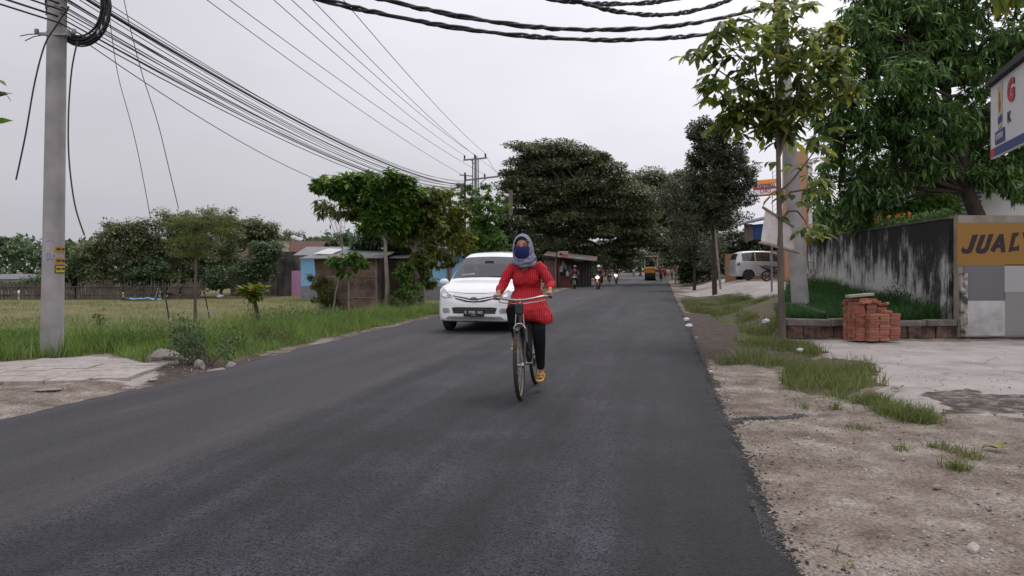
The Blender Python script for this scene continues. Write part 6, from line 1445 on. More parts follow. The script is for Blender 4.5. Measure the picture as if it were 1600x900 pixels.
mb = MB(); mb.box((0, 0, 0), (15.5 * K_, .05, 9.5 * K_)); mb.build('panel', mat('faded_cream', (.4, .31, .25)), sb); mb = MB(); mb.box((2.6 * K_, -.03, -2 * K_), (9 * K_, .012, 4.2 * K_)); mb.build('red_patch', mat('faded_red', (.42, .12, .09)), sb)
mb = MB(); mb.prism([(-6 * K_, 0), (-4 * K_, 2 * K_), (-2 * K_, .4 * K_), (-.8 * K_, 2 * K_), (-1 * K_, -1.4 * K_), (-4 * K_, -2 * K_), (-5.5 * K_, -1.8 * K_)], -.04, -.027); mb.build('painted_mark', INK, sb)
mb = MB(); mb.tube([(-.5, .06, .2), (-.5, .06, -3)], .04, 7); mb.build('post', BARKD, sb)
# orange notice board and sticks on the right verge
Yn = 70; nbz = at(1060, 420, Yn); ns = empty('notice_board', nbz, 0, 'faded orange notice board on a post at the right roadside by the workers', 'sign'); K_ = Yn / FPX
mb = MB(); mb.box((0, 0, 0), (6 * K_, .05, 12 * K_)); mb.build('panel', mat('faded_orange', (.4, .16, .1)), ns); mb = MB(); mb.box((0, -.03, 1.5 * K_), (4.6 * K_, .012, 1.3 * K_)); mb.box((0, -.03, -2 * K_), (4.6 * K_, .012, 1.0 * K_)); mb.build('pale_band', mat('faded_cream', (.4, .31, .25)), ns)
mb = MB(); mb.tube([(-.2, .05, 3 * K_), (-.2, .05, -1.7)], .04, 7); mb.build('post', BARKL, ns)
for a, b_, c, d, lb in ((1055, 412, 1058, 401, 'left pale stick above the orange notice board'), (1060, 413, 1063.5, 400, 'right pale stick above the orange notice board')):
    mb = MB(); P0 = at(a, b_, Yn + .3); P1 = at(c, d, Yn + .3); mb.tube([Vector((0, 0, float(H(P0.x, P0.y, False)) - P0.z)), Vector((0, 0, 0)), P1 - P0], .05, 6); o = mb.build('stick', BARKL); o.location = P0; tag(o, lb, 'post')
# ------------------------------------------------------------------ people
SKIN = mat('brown_skin', (.33, .17, .105), (.28, .14, .09), rough=.5, scale=20)
HAIR = mat('black_hair', (.012, .01, .01), rough=.5)
DEN = mat('black_trousers', (.009, .009, .011), (.016, .016, .019), rough=.95, spec=.12, scale=12, bump=.2)
def limb(mb, pts, rs, n=12, flat=1.0, side=None):
    mb.tube(pts, rs, n, flat=flat, side=side, roundcap=True)
def hand(mb, wrist, knuck, curl_axis, s=1.0, side=1, grip=None):
    """palm from wrist to knuckles, four fingers closing round a bar, thumb from the side of the palm"""
    w, k = Vector(wrist), Vector(knuck); d = (k - w).normalized(); ax = Vector(curl_axis).normalized(); dn = d.cross(ax).normalized()
    if dn.z > 0: dn = -dn
    mb.tube([w, w.lerp(k, .4), w.lerp(k, .8), k], [.021 * s, .031 * s, .037 * s, .036 * s], 10, flat=.45, side=ax, roundcap=True)
    for i, (ln, off) in enumerate(((.068, -.03), (.076, -.010), (.072, .010), (.058, .029))):
        b0 = k + ax * off * s; q = [b0 - d * .01, b0 + d * .016 * s + dn * .006 * s, b0 + d * .026 * s + dn * .030 * s, b0 + d * .008 * s + dn * (.046) * s, b0 - d * .012 * s + dn * .044 * s * ln / .07]
        mb.tube(q, [.0095 * s, .0098 * s, .009 * s, .0082 * s, .007 * s], 8, roundcap=True)
    b0 = w.lerp(k, .35) - ax * .028 * s * side; mb.tube([b0, b0 + d * .02 * s - ax * .014 * side * s + dn * .014 * s, b0 + d * .045 * s - ax * .008 * side * s + dn * .035 * s, b0 + d * .06 * s + dn * .046 * s], [.012 * s, .011 * s, .0098 * s, .008 * s], 8, roundcap=True)
def head(mb, c, fwd=Vector((0, -1, 0)), s=1.0):
    c = Vector(c); f = fwd.normalized(); r = f.cross(Vector((0, 0, 1))).normalized(); M = Matrix((r, -f, Vector((0, 0, 1)))).transposed()
    mb.ell(c + Vector((0, 0, .02 * s)), (.076 * s, .093 * s, .10 * s), 18, 12, M)
    mb.ell(c + f * .028 * s - Vector((0, 0, .045 * s)), (.058 * s, .06 * s, .07 * s), 16, 10, M)
    mb.tube([c + f * .085 * s + Vector((0, 0, .022 * s)), c + f * .108 * s - Vector((0, 0, .014 * s))], [.011 * s, .016 * s], 8, roundcap=True)
    mb.ell(c + f * .088 * s - Vector((0, 0, .052 * s)), (.026 * s, .012 * s, .012 * s), 10, 6, M)
    for sd in (-1, 1):
        mb.ell(c + r * sd * .078 * s + Vector((0, 0, -.004)) , (.012 * s, .02 * s, .032 * s), 8, 6, M)
        mb.ell(c + f * .082 * s + r * sd * .033 * s + Vector((0, 0, .036 * s)), (.024 * s, .012 * s, .008 * s), 8, 6, M)
def person(name, label, loc, rz, J, top, bottom, extra=None, s=1.0, vox=.011, shoe=None, top_len='short', group=None, hair=True, head_f=Vector((0, -1, 0)), feet=True):
    root = empty(name, loc, rz, label, 'person', group); V = {k: Vector(v) for k, v in J.items()}
    P, C, N, Hd = V['pelvis'], V['chest'], V['neck'], V['head']
    mb = MB(); ax = Vector((1, 0, 0))
    limb(mb, [P, P.lerp(C, .5), C, N - Vector((0, 0, .04))], [.135, .12, .145, .075], flat=.68, side=ax); limb(mb, [N - Vector((0, 0, .06)), Hd - Vector((0, 0, .06))], [.055, .05])
    head(mb, Hd, head_f)
    for sd in ('l', 'r'):
        sg = 1 if sd == 'l' else -1
        S, E, W, K = V['sh' + sd], V['el' + sd], V['wr' + sd], V['kn_' + sd]
        limb(mb, [N.lerp(S, .4) - Vector((0, 0, .05)), S, S.lerp(E, .5), E, E.lerp(W, .4), W], [.06, .052, .044, .038, .036, .026]); hand(mb, W, K, (1, 0, 0), side=sg)
        A, Kn, F = V['hip' + sd], V['knee' + sd], V['ank' + sd]; limb(mb, [A, A.lerp(Kn, .4), Kn, Kn.lerp(F, .35), F], [.095, .082, .058, .056, .036])
        T = V['toe' + sd]; limb(mb, [F - Vector((0, 0, .02)), F.lerp(T, .5) - Vector((0, 0, .01)), T], [.036, .036, .026], flat=.6, side=ax)
    body = fuse(mb, 'body', SKIN, root, vox, 3)
    mb = MB(); limb(mb, [P - Vector((0, 0, .0)), P.lerp(C, .5), C, N - Vector((0, 0, .055))], [.155, .145, .165, .07], flat=.7, side=ax)
    for sd in ('l', 'r'):
        S, E, W = V['sh' + sd], V['el' + sd], V['wr' + sd]; end = E if top_len == 'short' else W.lerp(E, .12)
        limb(mb, [N.lerp(S, .4) - Vector((0, 0, .06)), S, S.lerp(E, .6), *([E, end] if top_len != 'short' else [])], [.062, .066, .06, *([.052, .042] if top_len != 'short' else [])])
    fuse(mb, 'shirt', top, root, vox, 2)
    mb = MB(); limb(mb, [P + Vector((-.04, 0, 0)), P + Vector((.04, 0, 0))], [.14, .14])
    for sd in ('l', 'r'):
        A, Kn, F = V['hip' + sd], V['knee' + sd], V['ank' + sd]; limb(mb, [A, A.lerp(Kn, .4), Kn, Kn.lerp(F, .4), F.lerp(Kn, .1)], [.11, .098, .075, .068, .052])
    fuse(mb, 'trousers', bottom, root, vox, 2)
    if shoe:
        for sd in ('l', 'r'):
            F, T = V['ank' + sd], V['toe' + sd]; mb = MB(); limb(mb, [F - Vector((0, 0, .035)), F.lerp(T, .5) - Vector((0, 0, .02)), T - Vector((0, 0, .0))], [.044, .046, .036], flat=.65, side=ax); mb.build('shoe', shoe, root, smooth=True)
    if hair:
        mb = MB(); mb.ell(Hd + Vector((0, 0, .04)) - head_f * .018, (.084, .098, .095), 16, 10); mb.build('hair', HAIR, root, smooth=True)
    return root, V
RIDE = dict(pelvis=(0, .22, .86), chest=(0, .16, 1.16), neck=(0, .12, 1.33), head=(0, .09, 1.48), shl=(.17, .14, 1.28), shr=(-.17, .14, 1.28), ell=(.26, -.02, 1.08), elr=(-.26, -.02, 1.08), wrl=(.29, -.22, 1.03), wrr=(-.29, -.22, 1.03),
            kn_l=(.29, -.30, 1.035), kn_r=(-.29, -.30, 1.035), hipl=(.09, .2, .84), hipr=(-.09, .2, .84), kneel=(.15, -.2, .74), kneer=(-.15, -.2, .74), ankl=(.13, -.18, .36), ankr=(-.13, -.18, .36), toel=(.14, -.33, .31), toer=(-.14, -.33, .31))
STAND = dict(pelvis=(0, 0, .95), chest=(0, 0, 1.25), neck=(0, 0, 1.43), head=(0, -.01, 1.57), shl=(.18, 0, 1.38), shr=(-.18, 0, 1.38), ell=(.22, .02, 1.1), elr=(-.23, .02, 1.1), wrl=(.21, -.1, .88), wrr=(-.22, -.05, .86), kn_l=(.21, -.13, .80), kn_r=(-.22, -.07, .78),
             hipl=(.09, 0, .92), hipr=(-.09, 0, .92), kneel=(.11, -.06, .5), kneer=(-.1, .02, .5), ankl=(.11, .06, .09), ankr=(-.11, -.04, .09), toel=(.13, -.12, .04), toer=(-.13, -.2, .04))

# ------------------------------------------------------------------ wheels and two-wheelers
TYRE = mat('tyre_rubber', (.022, .021, .021), (.035, .033, .031), rough=.85, scale=12)
CHROME = mat('dull_chrome', (.45, .44, .43), (.3, .28, .26), rough=.3, metal=.9, scale=18)
BKP = mat('black_enamel', (.02, .02, .02), (.045, .036, .03), rough=.4, scale=14)
RUST = mat('rusty_rim', (.3, .2, .15), (.2, .16, .13), rough=.6, metal=.3, scale=20)
def wheel_ring(r, t, n=44, k=8):
    mb = MB(); b = 0
    prof = [(r - t + t * math.cos(2 * math.pi * i / k), t * math.sin(2 * math.pi * i / k)) for i in range(k)]; mb.lathe(prof, axis='X', n=n, close=True); return mb
def bike_wheel(name, parent, y, z, r=.345, steer=0.0, spokes=28, tyre_t=.021):
    w = wheel_ring(r - .032, .012, 40, 6); rim = w.build(name, RUST, parent, smooth=True); rim.location = (0, y, z); rim.rotation_euler = (0, 0, steer)
    wheel_ring(r, tyre_t, 44, 8).build('tyre', TYRE, rim, smooth=True)
    mb = MB(); mb.lathe([(.012, -.055), (.032, -.045), (.034, -.03), (.016, -.025), (.016, .025), (.034, .03), (.032, .045), (.012, .055)], axis='X', n=12); mb.build('hub', CHROME, rim)
    sm_ = MB(); sm_.tube([(.03, .02, 0), (.0, .05, r - .045)], .0022, 4); sme = sm_.mesh('spoke', CHROME); sm2 = MB(); sm2.tube([(-.03, .02, 0), (.0, -.05, r - .045)], .0022, 4); sme2 = sm2.mesh('spoke', CHROME)
    for k in range(spokes): o = link('spoke', sme if k % 2 else sme2, None, rim); o.rotation_euler = (2 * math.pi * k / spokes, 0, 0)
    return rim
def moto(name, label, loc, rz, paint, lit=False, group='motorcycles on the road', spoked=True, cat='motorcycle', roll=0.0):
    root = empty(name, loc, rz, label, cat, group); root.rotation_euler = (0, roll, rz); pm = paint
    for y, nm in ((-.62, 'front_wheel'), (.62, 'rear_wheel')):
        w = wheel_ring(.225, .016, 26, 6).build(nm, CHROME, root, smooth=True); w.location = (0, y, .285); wheel_ring(.285, .045, 28, 8).build('tyre', TYRE, w, smooth=True)
        mb = MB(); mb.lathe([(.01, -.06), (.05, -.05), (.05, .05), (.01, .06)], axis='X', n=12)
        for k in range(5): a = 2 * math.pi * k / 5; mb.bar((0, 0, 0), (0, .22 * math.cos(a), .22 * math.sin(a)), .03, .025, up=(1, 0, 0))
        mb.build('spokes', BKP, w)
    mb = MB(); [mb.tube([(s_ * .075, -.62, .285), (s_ * .07, -.5, .62), (s_ * .05, -.42, .85)], .022, 8) for s_ in (-1, 1)]; mb.build('fork', CHROME, root, smooth=True)
    mb = MB(); prof = [(a, .33 * math.cos(a), .285 + .33 * math.sin(a)) for a in [R(q) for q in (20, 50, 80, 110, 140)]]
    for i in range(4): _, y0, z0 = prof[i]; _, y1, z1 = prof[i + 1]; mb.bar((0, -.62 - y0, z0), (0, -.62 - y1, z1), .10, .012)
    mb.build('front_fender', pm, root)
    # leg shield and body
    mb = MB(); st_ = [(-.62, .78, .05, .05), (-.54, .80, .16, .14), (-.44, .74, .22, .24), (-.32, .62, .2, .26), (-.16, .48, .12, .16), (.05, .46, .11, .14), (.25, .55, .13, .18), (.5, .66, .14, .16), (.8, .76, .10, .09), (.95, .82, .05, .05)]
    vs = []; fs = []
    for y, z, hw, hh in st_:
        for k in range(10): a = 2 * math.pi * k / 10; vs.append((hw * math.cos(a), y, z + hh * math.sin(a)))
    for i in range(len(st_) - 1):
        for k in range(10): fs.append((i * 10 + k, i * 10 + (k + 1) % 10, (i + 1) * 10 + (k + 1) % 10, (i + 1) * 10 + k))
    fs += [tuple(range(10))[::-1], tuple(90 + k for k in range(10))]; mb.add(vs, fs); mb.build('fairing', pm, root, smooth=True)
    mb = MB(); mb.box((0, .05, .36), (.2, .32, .24), taper=.2); mb.tube([(.12, .1, .3), (.15, .5, .32), (.15, .85, .36)], .04, 8); mb.build('engine', mat('engine_grey', (.1, .1, .105), rough=.5, metal=.5), root)
    mb = MB(); mb.tube([(0, .0, .73), (0, .3, .77), (0, .7, .82)], [.09, .13, .1], 12, flat=.4, side=(1, 0, 0), roundcap=True); mb.build('seat', mat('black_seat', (.02, .02, .02)), root, smooth=True)
    mb = MB(); mb.tube([(-.34, -.24, .99), (-.2, -.36, .98), (0, -.42, .93), (.2, -.36, .98), (.34, -.24, .99)], .014, 8); mb.ell((0, -.45, .94), (.14, .1, .09), 12, 8); mb.build('handlebar', BKP, root, smooth=True)
    for s_ in (-1, 1):
        mb = MB(); mb.tube([(s_ * .2, -.36, .98), (s_ * .26, -.36, 1.16)], .006, 5); mb.ell((s_ * .28, -.36, 1.19), (.06, .012, .035), 10, 6); mb.build('mirror', BKP, root)
        mb = MB(); mb.ell((s_ * .15, -.55, .78), (.03, .03, .025), 8, 6); mb.build('indicator', mat('amber', (.5, .2, .03), rough=.3), root)
    lm_ = mat('lit_headlight', (1.0, .93, .85), emit=7.0) if lit == 'white' else (mat('lit_warm_headlight', (1.0, .62, .4), emit=6.0) if lit else mat('headlight_glass', (.6, .6, .62), rough=.1))
    mb = MB(); mb.ell((0, -.63, .80), (.085, .04, .065) if not lit else (.11, .05, .1), 14, 8); mb.build('headlight', lm_, root, smooth=True)
    mb = MB(); mb.ell((0, .96, .82), (.07, .03, .04), 10, 6); mb.build('tail_lamp', mat('tail_red', (.4, .02, .02), rough=.3), root)
    mb = MB(); mb.box((0, -.66, .62), (.2, .01, .08)); mb.build('number_plate', BKP, root)
    return root
ROADYAW = -math.atan(.205)
def road_z(x, y): t = (x - float(EL(y))) / max(.1, float(ER(y) - EL(y))); return .012 * math.sin(math.pi * min(max(t, 0), 1)) if 0 < t < 1 else float(H(x, y, False))
def spot(px, py): 
    Y = (CAM_H - .008) * FPX / (py - HOR); x = (px - 800) / FPX * Y; return Vector((x, Y, road_z(x, Y)))
def cloth(nm, c): return mat(nm, c, tuple(v * .6 for v in c), rough=.9, scale=9)
HELM = lambda c, nm: mat(nm, c, rough=.25, coat=.5)
def helmet(root, V, c, nm, vis=True, f=Vector((0, -1, 0))):
    mb = MB(); hd = V['head'] + Vector((0, 0, .035)); mb.ell(hd - f * .01, (.125, .145, .13), 18, 12); o = mb.build('helmet', HELM(c, nm), root, smooth=True)
    bm = bmesh.new(); bm.from_mesh(o.data); bmesh.ops.delete(bm, geom=[v for v in bm.verts if v.co.z < hd.z - .045 and (v.co - hd).dot(f) > .02 or v.co.z < hd.z - .11], context='VERTS'); bm.to_mesh(o.data); bm.free(); sd = o.modifiers.new('t', 'SOLIDIFY'); sd.thickness = .012
    return o
# approaching riders
sp1 = spot(935, 452); moto('motor_scooter', 'red scooter with a glowing warm headlight coming up the left lane', sp1, ROADYAW - .02, mat('red_fairing', (.32, .03, .025), rough=.3, coat=.4), lit=True)
r1, V1 = person('person', 'rider in a white helmet and dark jacket on the red scooter with the warm headlight', sp1, ROADYAW - .02, RIDE, cloth('dark_jacket', (.03, .03, .04)), DEN, shoe=BKP, top_len='long', vox=.016); helmet(r1, V1, (.75, .75, .75), 'white_helmet')
PILL = {k: (v[0], v[1] + .42, v[2] + .03) for k, v in RIDE.items()}; PILL.update(head=(.06, .50, 1.5), wrl=(.2, .2, .95), wrr=(-.2, .2, .95), kn_l=(.17, .12, .93), kn_r=(-.17, .12, .93), ell=(.28, .44, 1.05), elr=(-.28, .44, 1.05))
sp1b = sp1 + Vector((.08, 0, 0)); r1b, V1b = person('person', 'pillion rider in orange brown clothes behind the white helmeted rider', sp1b, ROADYAW - .02, PILL, cloth('rust_top', (.25, .07, .03)), DEN, vox=.016)
sp2 = spot(898, 451); moto('motor_scooter', 'dark scooter ridden close to the stall at the left road edge', sp2, ROADYAW + .05, mat('black_fairing', (.02, .02, .022), rough=.3, coat=.4))
r2, V2 = person('person', 'rider in a maroon helmet and dull red top on the dark scooter by the stall', sp2, ROADYAW + .05, RIDE, cloth('maroon_top', (.13, .035, .035)), cloth('black_skirt', (.012, .012, .014)), shoe=BKP, top_len='long', vox=.016); helmet(r2, V2, (.25, .02, .04), 'maroon_helmet')
mb = MB(); mb.tube([V2['pelvis'] + Vector((0, 0, .05)), Vector((0, .0, .72)), Vector((0, -.1, .48)), Vector((0, -.05, .34))], [.17, .28, .30, .27], 14, flat=.6, side=(1, 0, 0)); mb.build('skirt', cloth('black_skirt', (.012, .012, .014)), r2, smooth=True)
sp3 = spot(963, 443.5); moto('motor_scooter', 'silver scooter with a bright white headlight farther up the left lane', sp3, ROADYAW, mat('silver_fairing', (.4, .4, .42), rough=.3, coat=.4), lit='white')
r3, V3 = person('person', 'rider in a red shirt and dark cap on the scooter with the white headlight', sp3, ROADYAW, RIDE, cloth('red_top', (.3, .03, .03)), DEN, shoe=BKP, vox=.02)
sp4 = spot(952, 442.5); moto('motorcycle', 'dull motorcycle just left of the scooter with the white headlight', sp4, ROADYAW + .08, mat('grey_fairing', (.12, .12, .13), rough=.4))
r4, V4 = person('person', 'rider in a light brown top on the dull motorcycle beside the white headlight', sp4, ROADYAW + .08, RIDE, cloth('tan_top', (.26, .2, .16)), DEN, shoe=BKP, vox=.02)
sp5 = Vector((at(990, 0, 150).x, 150, 0)); sp5.z = road_z(sp5.x, 150); moto('motor_scooter', 'small far red scooter parked left of the road roller', sp5, ROADYAW, mat('red_fairing', (.32, .03, .025)))
r5, V5 = person('person', 'far rider in a white shirt on the small red scooter', sp5, ROADYAW, RIDE, cloth('white_top', (.6, .6, .6)), DEN, vox=.03)
sp6 = Vector((at(1001, 0, 145).x, 145, 0)); sp6.z = road_z(sp6.x, 145); moto('motorcycle', 'far dark motorcycle between the red scooter and the roller', sp6, ROADYAW + .3, mat('black_fairing', (.02, .02, .022)))
# riders and workers going away on the right
REAR = ROADYAW + math.pi
sp7 = Vector((at(1033, 0, 82).x, 82, 0)); sp7.z = road_z(sp7.x, 82); moto('motorcycle', 'black motorcycle seen from behind carrying two riders beside the roller', sp7, REAR, mat('black_fairing', (.02, .02, .022)))
r7, V7 = person('person', 'rider in white trousers and a dark top on the black motorcycle seen from behind', sp7, REAR, RIDE, cloth('dark_jacket', (.03, .03, .04)), cloth('white_trousers', (.55, .55, .56)), vox=.02, shoe=BKP)
r7b, V7b = person('person', 'pillion rider in red behind the rider in white trousers', sp7 + Vector((-.02, 0, 0)), REAR, PILL, cloth('red_top', (.3, .03, .03)), cloth('red_skirt', (.22, .03, .03)), vox=.02); helmet(r7b, V7b, (.3, .05, .04), 'red_helmet')
for i, (px_, Y_, c1, c2, lb, rz_) in enumerate([(1044, 88, (.6, .58, .55), (.3, .25, .2), 'worker in a pale shirt standing at the right edge of the road', .4), (1039, 95, (.35, .04, .04), (.15, .04, .04), 'worker in red standing behind the pale shirted worker', 2.8), (1050, 92, (.3, .27, .22), (.1, .12, .15), 'worker in a khaki top at the verge near the notice board', -.6), (1027, 86, (.08, .09, .1), (.5, .5, .5), 'worker in a dark top and pale trousers right beside the roller', 3.0)]):
    x_ = (px_ - 800) / FPX * Y_; person('person', lb, (x_, Y_, road_z(x_, Y_)), rz_, STAND, cloth('work_top_%d' % i, c1), cloth('work_legs_%d' % i, c2), vox=.022, shoe=BKP)
# tyre roller
rl = Vector((at(1017.5, 0, 93).x, 93, 0)); rl.z = road_z(rl.x, 93) ; roller = empty('road_roller', rl, ROADYAW, 'orange road roller with black tyres and a flat canopy down the road', 'road roller'); k_ = 93 / FPX
OC = mat('orange_machine', (.5, .22, .03), (.42, .17, .025), rough=.5, scale=3)
mb = MB()
for k in range(5): w = MB(); w.lathe([(.2, -.13), (.5, -.13), (.55, -.08), (.55, .08), (.5, .13), (.2, .13)], axis='X', n=24); o = w.build('tyre', TYRE, roller, smooth=True); o.location = (-.62 + k * .31, -1.5, .55)
for k in range(4): w = MB(); w.lathe([(.2, -.13), (.5, -.13), (.55, -.08), (.55, .08), (.5, .13), (.2, .13)], axis='X', n=24); o = w.build('tyre', TYRE, roller, smooth=True); o.location = (-.46 + k * .31, 1.5, .55)
mb.box((0, 0, 1.25), (1.75, 4.2, .72)); mb.box((0, -1.9, 1.5), (1.5, .5, .35)); mb.build('body', OC, roller, bevel=.06)
mb = MB(); mb.box((0, -1.95, .72), (1.5, .25, .4)); mb.box((0, .3, .85), (1.3, 1.6, .5)); mb.build('chassis', mat('machine_black', (.02, .02, .02)), roller)
for a, b_ in ((-.8, -1.0), (.8, -1.0), (-.8, 1.2), (.8, 1.2)): mb = MB(); mb.bar((a, b_, 1.55), (a, b_, 2.95), .08); mb.build('canopy_post', mat('cream_metal', (.45, .4, .3)), roller)
mb = MB(); mb.box((0, .1, 3.0), (1.95, 2.7, .1)); mb.build('canopy', mat('cream_metal', (.45, .4, .3)), roller, bevel=.02)
mb = MB(); mb.box((0, .5, 1.85), (.6, .5, .15)); mb.box((0, .78, 2.15), (.6, .1, .6)); mb.build('seat', mat('black_seat', (.02, .02, .02)), roller)
mb = MB(); mb.tube([(0, -.4, 1.6), (0, -.2, 2.15)], .03, 6); w = MB(); mb.build('steering_column', mat('machine_black', (.02, .02, .02)), roller)
for s_ in (-.6, .6): mb = MB(); mb.ell((s_, -2.17, 1.45), (.1, .04, .1), 12, 8); mb.build('headlight', mat('headlight_glass', (.6, .6, .62)), roller)
dr = {k: (v[0], v[1] + .3, v[2] + 1.05) for k, v in RIDE.items()}; person('person', 'driver in a dark shirt sitting under the canopy of the road roller', rl, ROADYAW, dr, cloth('dark_jacket', (.03, .03, .04)), DEN, vox=.022)

# ------------------------------------------------------------------ cars
def catmull(P, k):
    P = np.array(P, float); out = []
    for i in range(len(P) - 1):
        p0, p1, p2, p3 = P[max(i - 1, 0)], P[i], P[i + 1], P[min(i + 2, len(P) - 1)]
        for j in range(k): t = j / k; out.append(.5 * (2 * p1 + (p2 - p0) * t + (2 * p0 - 5 * p1 + 4 * p2 - p3) * t * t + (3 * p1 - p0 - 3 * p2 + p3) * t ** 3))
    out.append(P[-1]); return np.array(out)
STN = [ # y, bottom z, half width, belt z, top z, half width of the top edge, sill half width
 (0.00, .33, .42, .60, .64, .30), (.03, .27, .64, .70, .735, .53), (.10, .23, .765, .79, .825, .66), (.25, .21, .82, .875, .915, .72), (.50, .21, .833, .945, .99, .745), (.85, .21, .837, .985, 1.06, .745),
 (1.00, .21, .837, 1.0, 1.16, .73), (1.35, .21, .835, 1.01, 1.40, .69), (1.72, .21, .835, 1.02, 1.60, .645), (1.95, .21, .835, 1.03, 1.66, .635), (2.5, .21, .835, 1.04, 1.70, .63), (3.2, .21, .835, 1.05, 1.69, .62),
 (3.7, .21, .83, 1.06, 1.65, .565), (3.92, .22, .82, 1.06, 1.58, .55), (4.03, .25, .80, 1.05, 1.40, .56), (4.10, .30, .77, 1.0, 1.15, .6), (4.14, .36, .70, .80, .86, .55)]
def car(name, label, loc, rz, paint, group=None, plate=True):
    root = empty(name, loc, rz, label, 'car', group); S = np.array(STN); ys = np.linspace(0, 4.14, 150); ys = np.unique(np.concatenate([ys, [.005, .012, .02, .04, .06]]))
    cols = [np.interp(ys, S[:, 0], S[:, k]) for k in range(1, 6)]
    def sm(a, w=4):
        q = a.copy()
        for _ in range(3): q[2:-2] = (q[1:-3] + 2 * q[2:-2] + q[3:-1]) / 4
        return q
    zb, hw, zbt, zt, wt = [sm(c) for c in cols]
    rows = []
    for i in range(len(ys)):
        m_ = zb[i] + (zbt[i] - zb[i]) * .5; cab = zt[i] - zbt[i]
        ctl = [(0, zb[i]), (hw[i] * .86, zb[i]), (hw[i] * .985, zb[i] + .1), (hw[i], m_), (hw[i] * .985, zbt[i] - .03), (hw[i] * .965, zbt[i]), (wt[i] + (hw[i] * .965 - wt[i]) * .45, zbt[i] + cab * .5), (wt[i] + .015, zt[i] - cab * .12 - .012), (wt[i] - .07, zt[i]), (wt[i] * .5, zt[i] + .022), (0, zt[i] + .03)]
        rows.append(catmull(ctl, 4))
    rows = np.array(rows); nr = rows.shape[1]
    V = []; cols_n = 2 * nr - 2
    for i, y in enumerate(ys):
        for k in range(nr - 2, 0, -1): V.append((-rows[i, k, 0], y, rows[i, k, 1]))
        for k in range(nr): V.append((rows[i, k, 0], y, rows[i, k, 1]))
    # ring order: left top -> left bottom -> right bottom -> right top; close over the roof
    F = {'body': [], 'windscreen': [], 'side_window': [], 'rear_window': []}
    WH = (.78, 3.42); WR = .355; ncol = cols_n
    for i in range(len(ys) - 1):
        yc_ = (ys[i] + ys[i + 1]) / 2
        for k in range(ncol):
            k2 = (k + 1) % ncol
            a, b_, c, d = i * ncol + k, i * ncol + k2, (i + 1) * ncol + k2, (i + 1) * ncol + k
            cen = (np.array(V[a]) + V[b_] + V[c] + V[d]) / 4; kk = abs(k + .5 - (nr - 2)); t = kk / 4.0
            if k == ncol - 1: t = 9.9
            key = 'body'
            if 5.25 <= t < 7.1:
                if (1.28 < yc_ < 2.08 and cen[2] < 1.02 + (yc_ - 1.0) * .62) or 2.14 < yc_ < 2.98 or 3.04 < yc_ < 3.74: key = 'side_window'
            if t >= 7.6 and .93 < yc_ < 1.66: key = 'windscreen'
            if t >= 7.4 and 3.95 < yc_ < 4.085: key = 'rear_window'
            if t < 5 and abs(cen[0]) > .45 and any((yc_ - w) ** 2 + (cen[2] - .30) ** 2 < WR ** 2 for w in WH): continue
            F[key].append((a, b_, c, d))
    fr = tuple(range(ncol)); F['body'] += [fr[::-1], tuple((len(ys) - 1) * ncol + k for k in range(ncol))]
    GL = mat('dark_car_glass', (.05, .055, .06), (.04, .045, .05), rough=.04, spec=.9, coat=1.0)
    if not GL.get('clear'):
        n, l = nt(GL); GL['clear'] = 1; tr = new_node(n, 'ShaderNodeBsdfTransparent'); tr.inputs[0].default_value = (.75, .8, .8, 1); mx = new_node(n, 'ShaderNodeMixShader'); mx.inputs[0].default_value = .55
        l.new(n['Principled BSDF'].outputs[0], mx.inputs[1]); l.new(tr.outputs[0], mx.inputs[2]); l.new(mx.outputs[0], n['Material Output'].inputs['Surface'])
    SEATM = mat('seat_fabric', (.10, .095, .09), (.06, .055, .05), rough=.9); TRIM = mat('cabin_trim', (.05, .05, .052), rough=.8)
    for sx_ in (-.36, .36):
        for sy_ in (1.95, 2.85):
            mb = MB(); mb.box((sx_, sy_ - .2, .62), (.5, .5, .16)); mb.box((sx_, sy_ + .08, .92), (.48, .14, .6), Matrix.Rotation(R(-12), 3, 'X')); mb.box((sx_, sy_ + .17, 1.32), (.26, .1, .17)); mb.build('seat', SEATM, root, bevel=.03)
    mb = MB(); mb.box((0, 1.12, .98), (1.36, .42, .16)); mb.build('dashboard', TRIM, root, bevel=.04); mb = MB(); mb.box((0, 2.35, .42), (1.5, 3.0, .1)); mb.box((0, 3.7, .8), (1.3, .1, .8)); mb.build('cabin_floor', TRIM, root)
    mb = MB(); mb.lathe([(.17, -.014), (.185, 0), (.17, .014), (.158, 0)], axis='Y', n=24, close=True); sw2 = mb.build('steering_wheel', TRIM, root, smooth=True); sw2.location = (-.36, 1.38, 1.05); sw2.rotation_euler = (R(-25), 0, 0)
    mb = MB(); mb.box((0, 1.42, 1.47), (.2, .02, .06)); mb.build('rear_view_mirror', TRIM, root)
    sw_ = F.pop('side_window')
    for s_ in (-1, 1):
        for q0, q1 in ((1.2, 2.1), (2.1, 3.0), (3.0, 3.8)):
            g = [f for f in sw_ if (V[f[0]][0] + V[f[1]][0]) * s_ > 0 and q0 < (V[f[0]][1] + V[f[2]][1]) / 2 < q1]
            if g: F[('side_window', s_, q0)] = g
    for key, fs in F.items():
        nm_ = key if isinstance(key, str) else key[0]; used = sorted({q for f in fs for q in f}); mp_ = {q: j for j, q in enumerate(used)}; me = bpy.data.meshes.new(nm_); me.from_pydata([V[q] for q in used], [], [[mp_[q] for q in f] for f in fs])
        me.polygons.foreach_set('use_smooth', [True] * len(me.polygons)); me.materials.append(paint if key == 'body' else GL); bm = bmesh.new(); bm.from_mesh(me); bmesh.ops.recalc_face_normals(bm, faces=bm.faces); bm.to_mesh(me); bm.free(); me.set_sharp_from_angle(angle=R(50)); link(nm_, me, None, root)
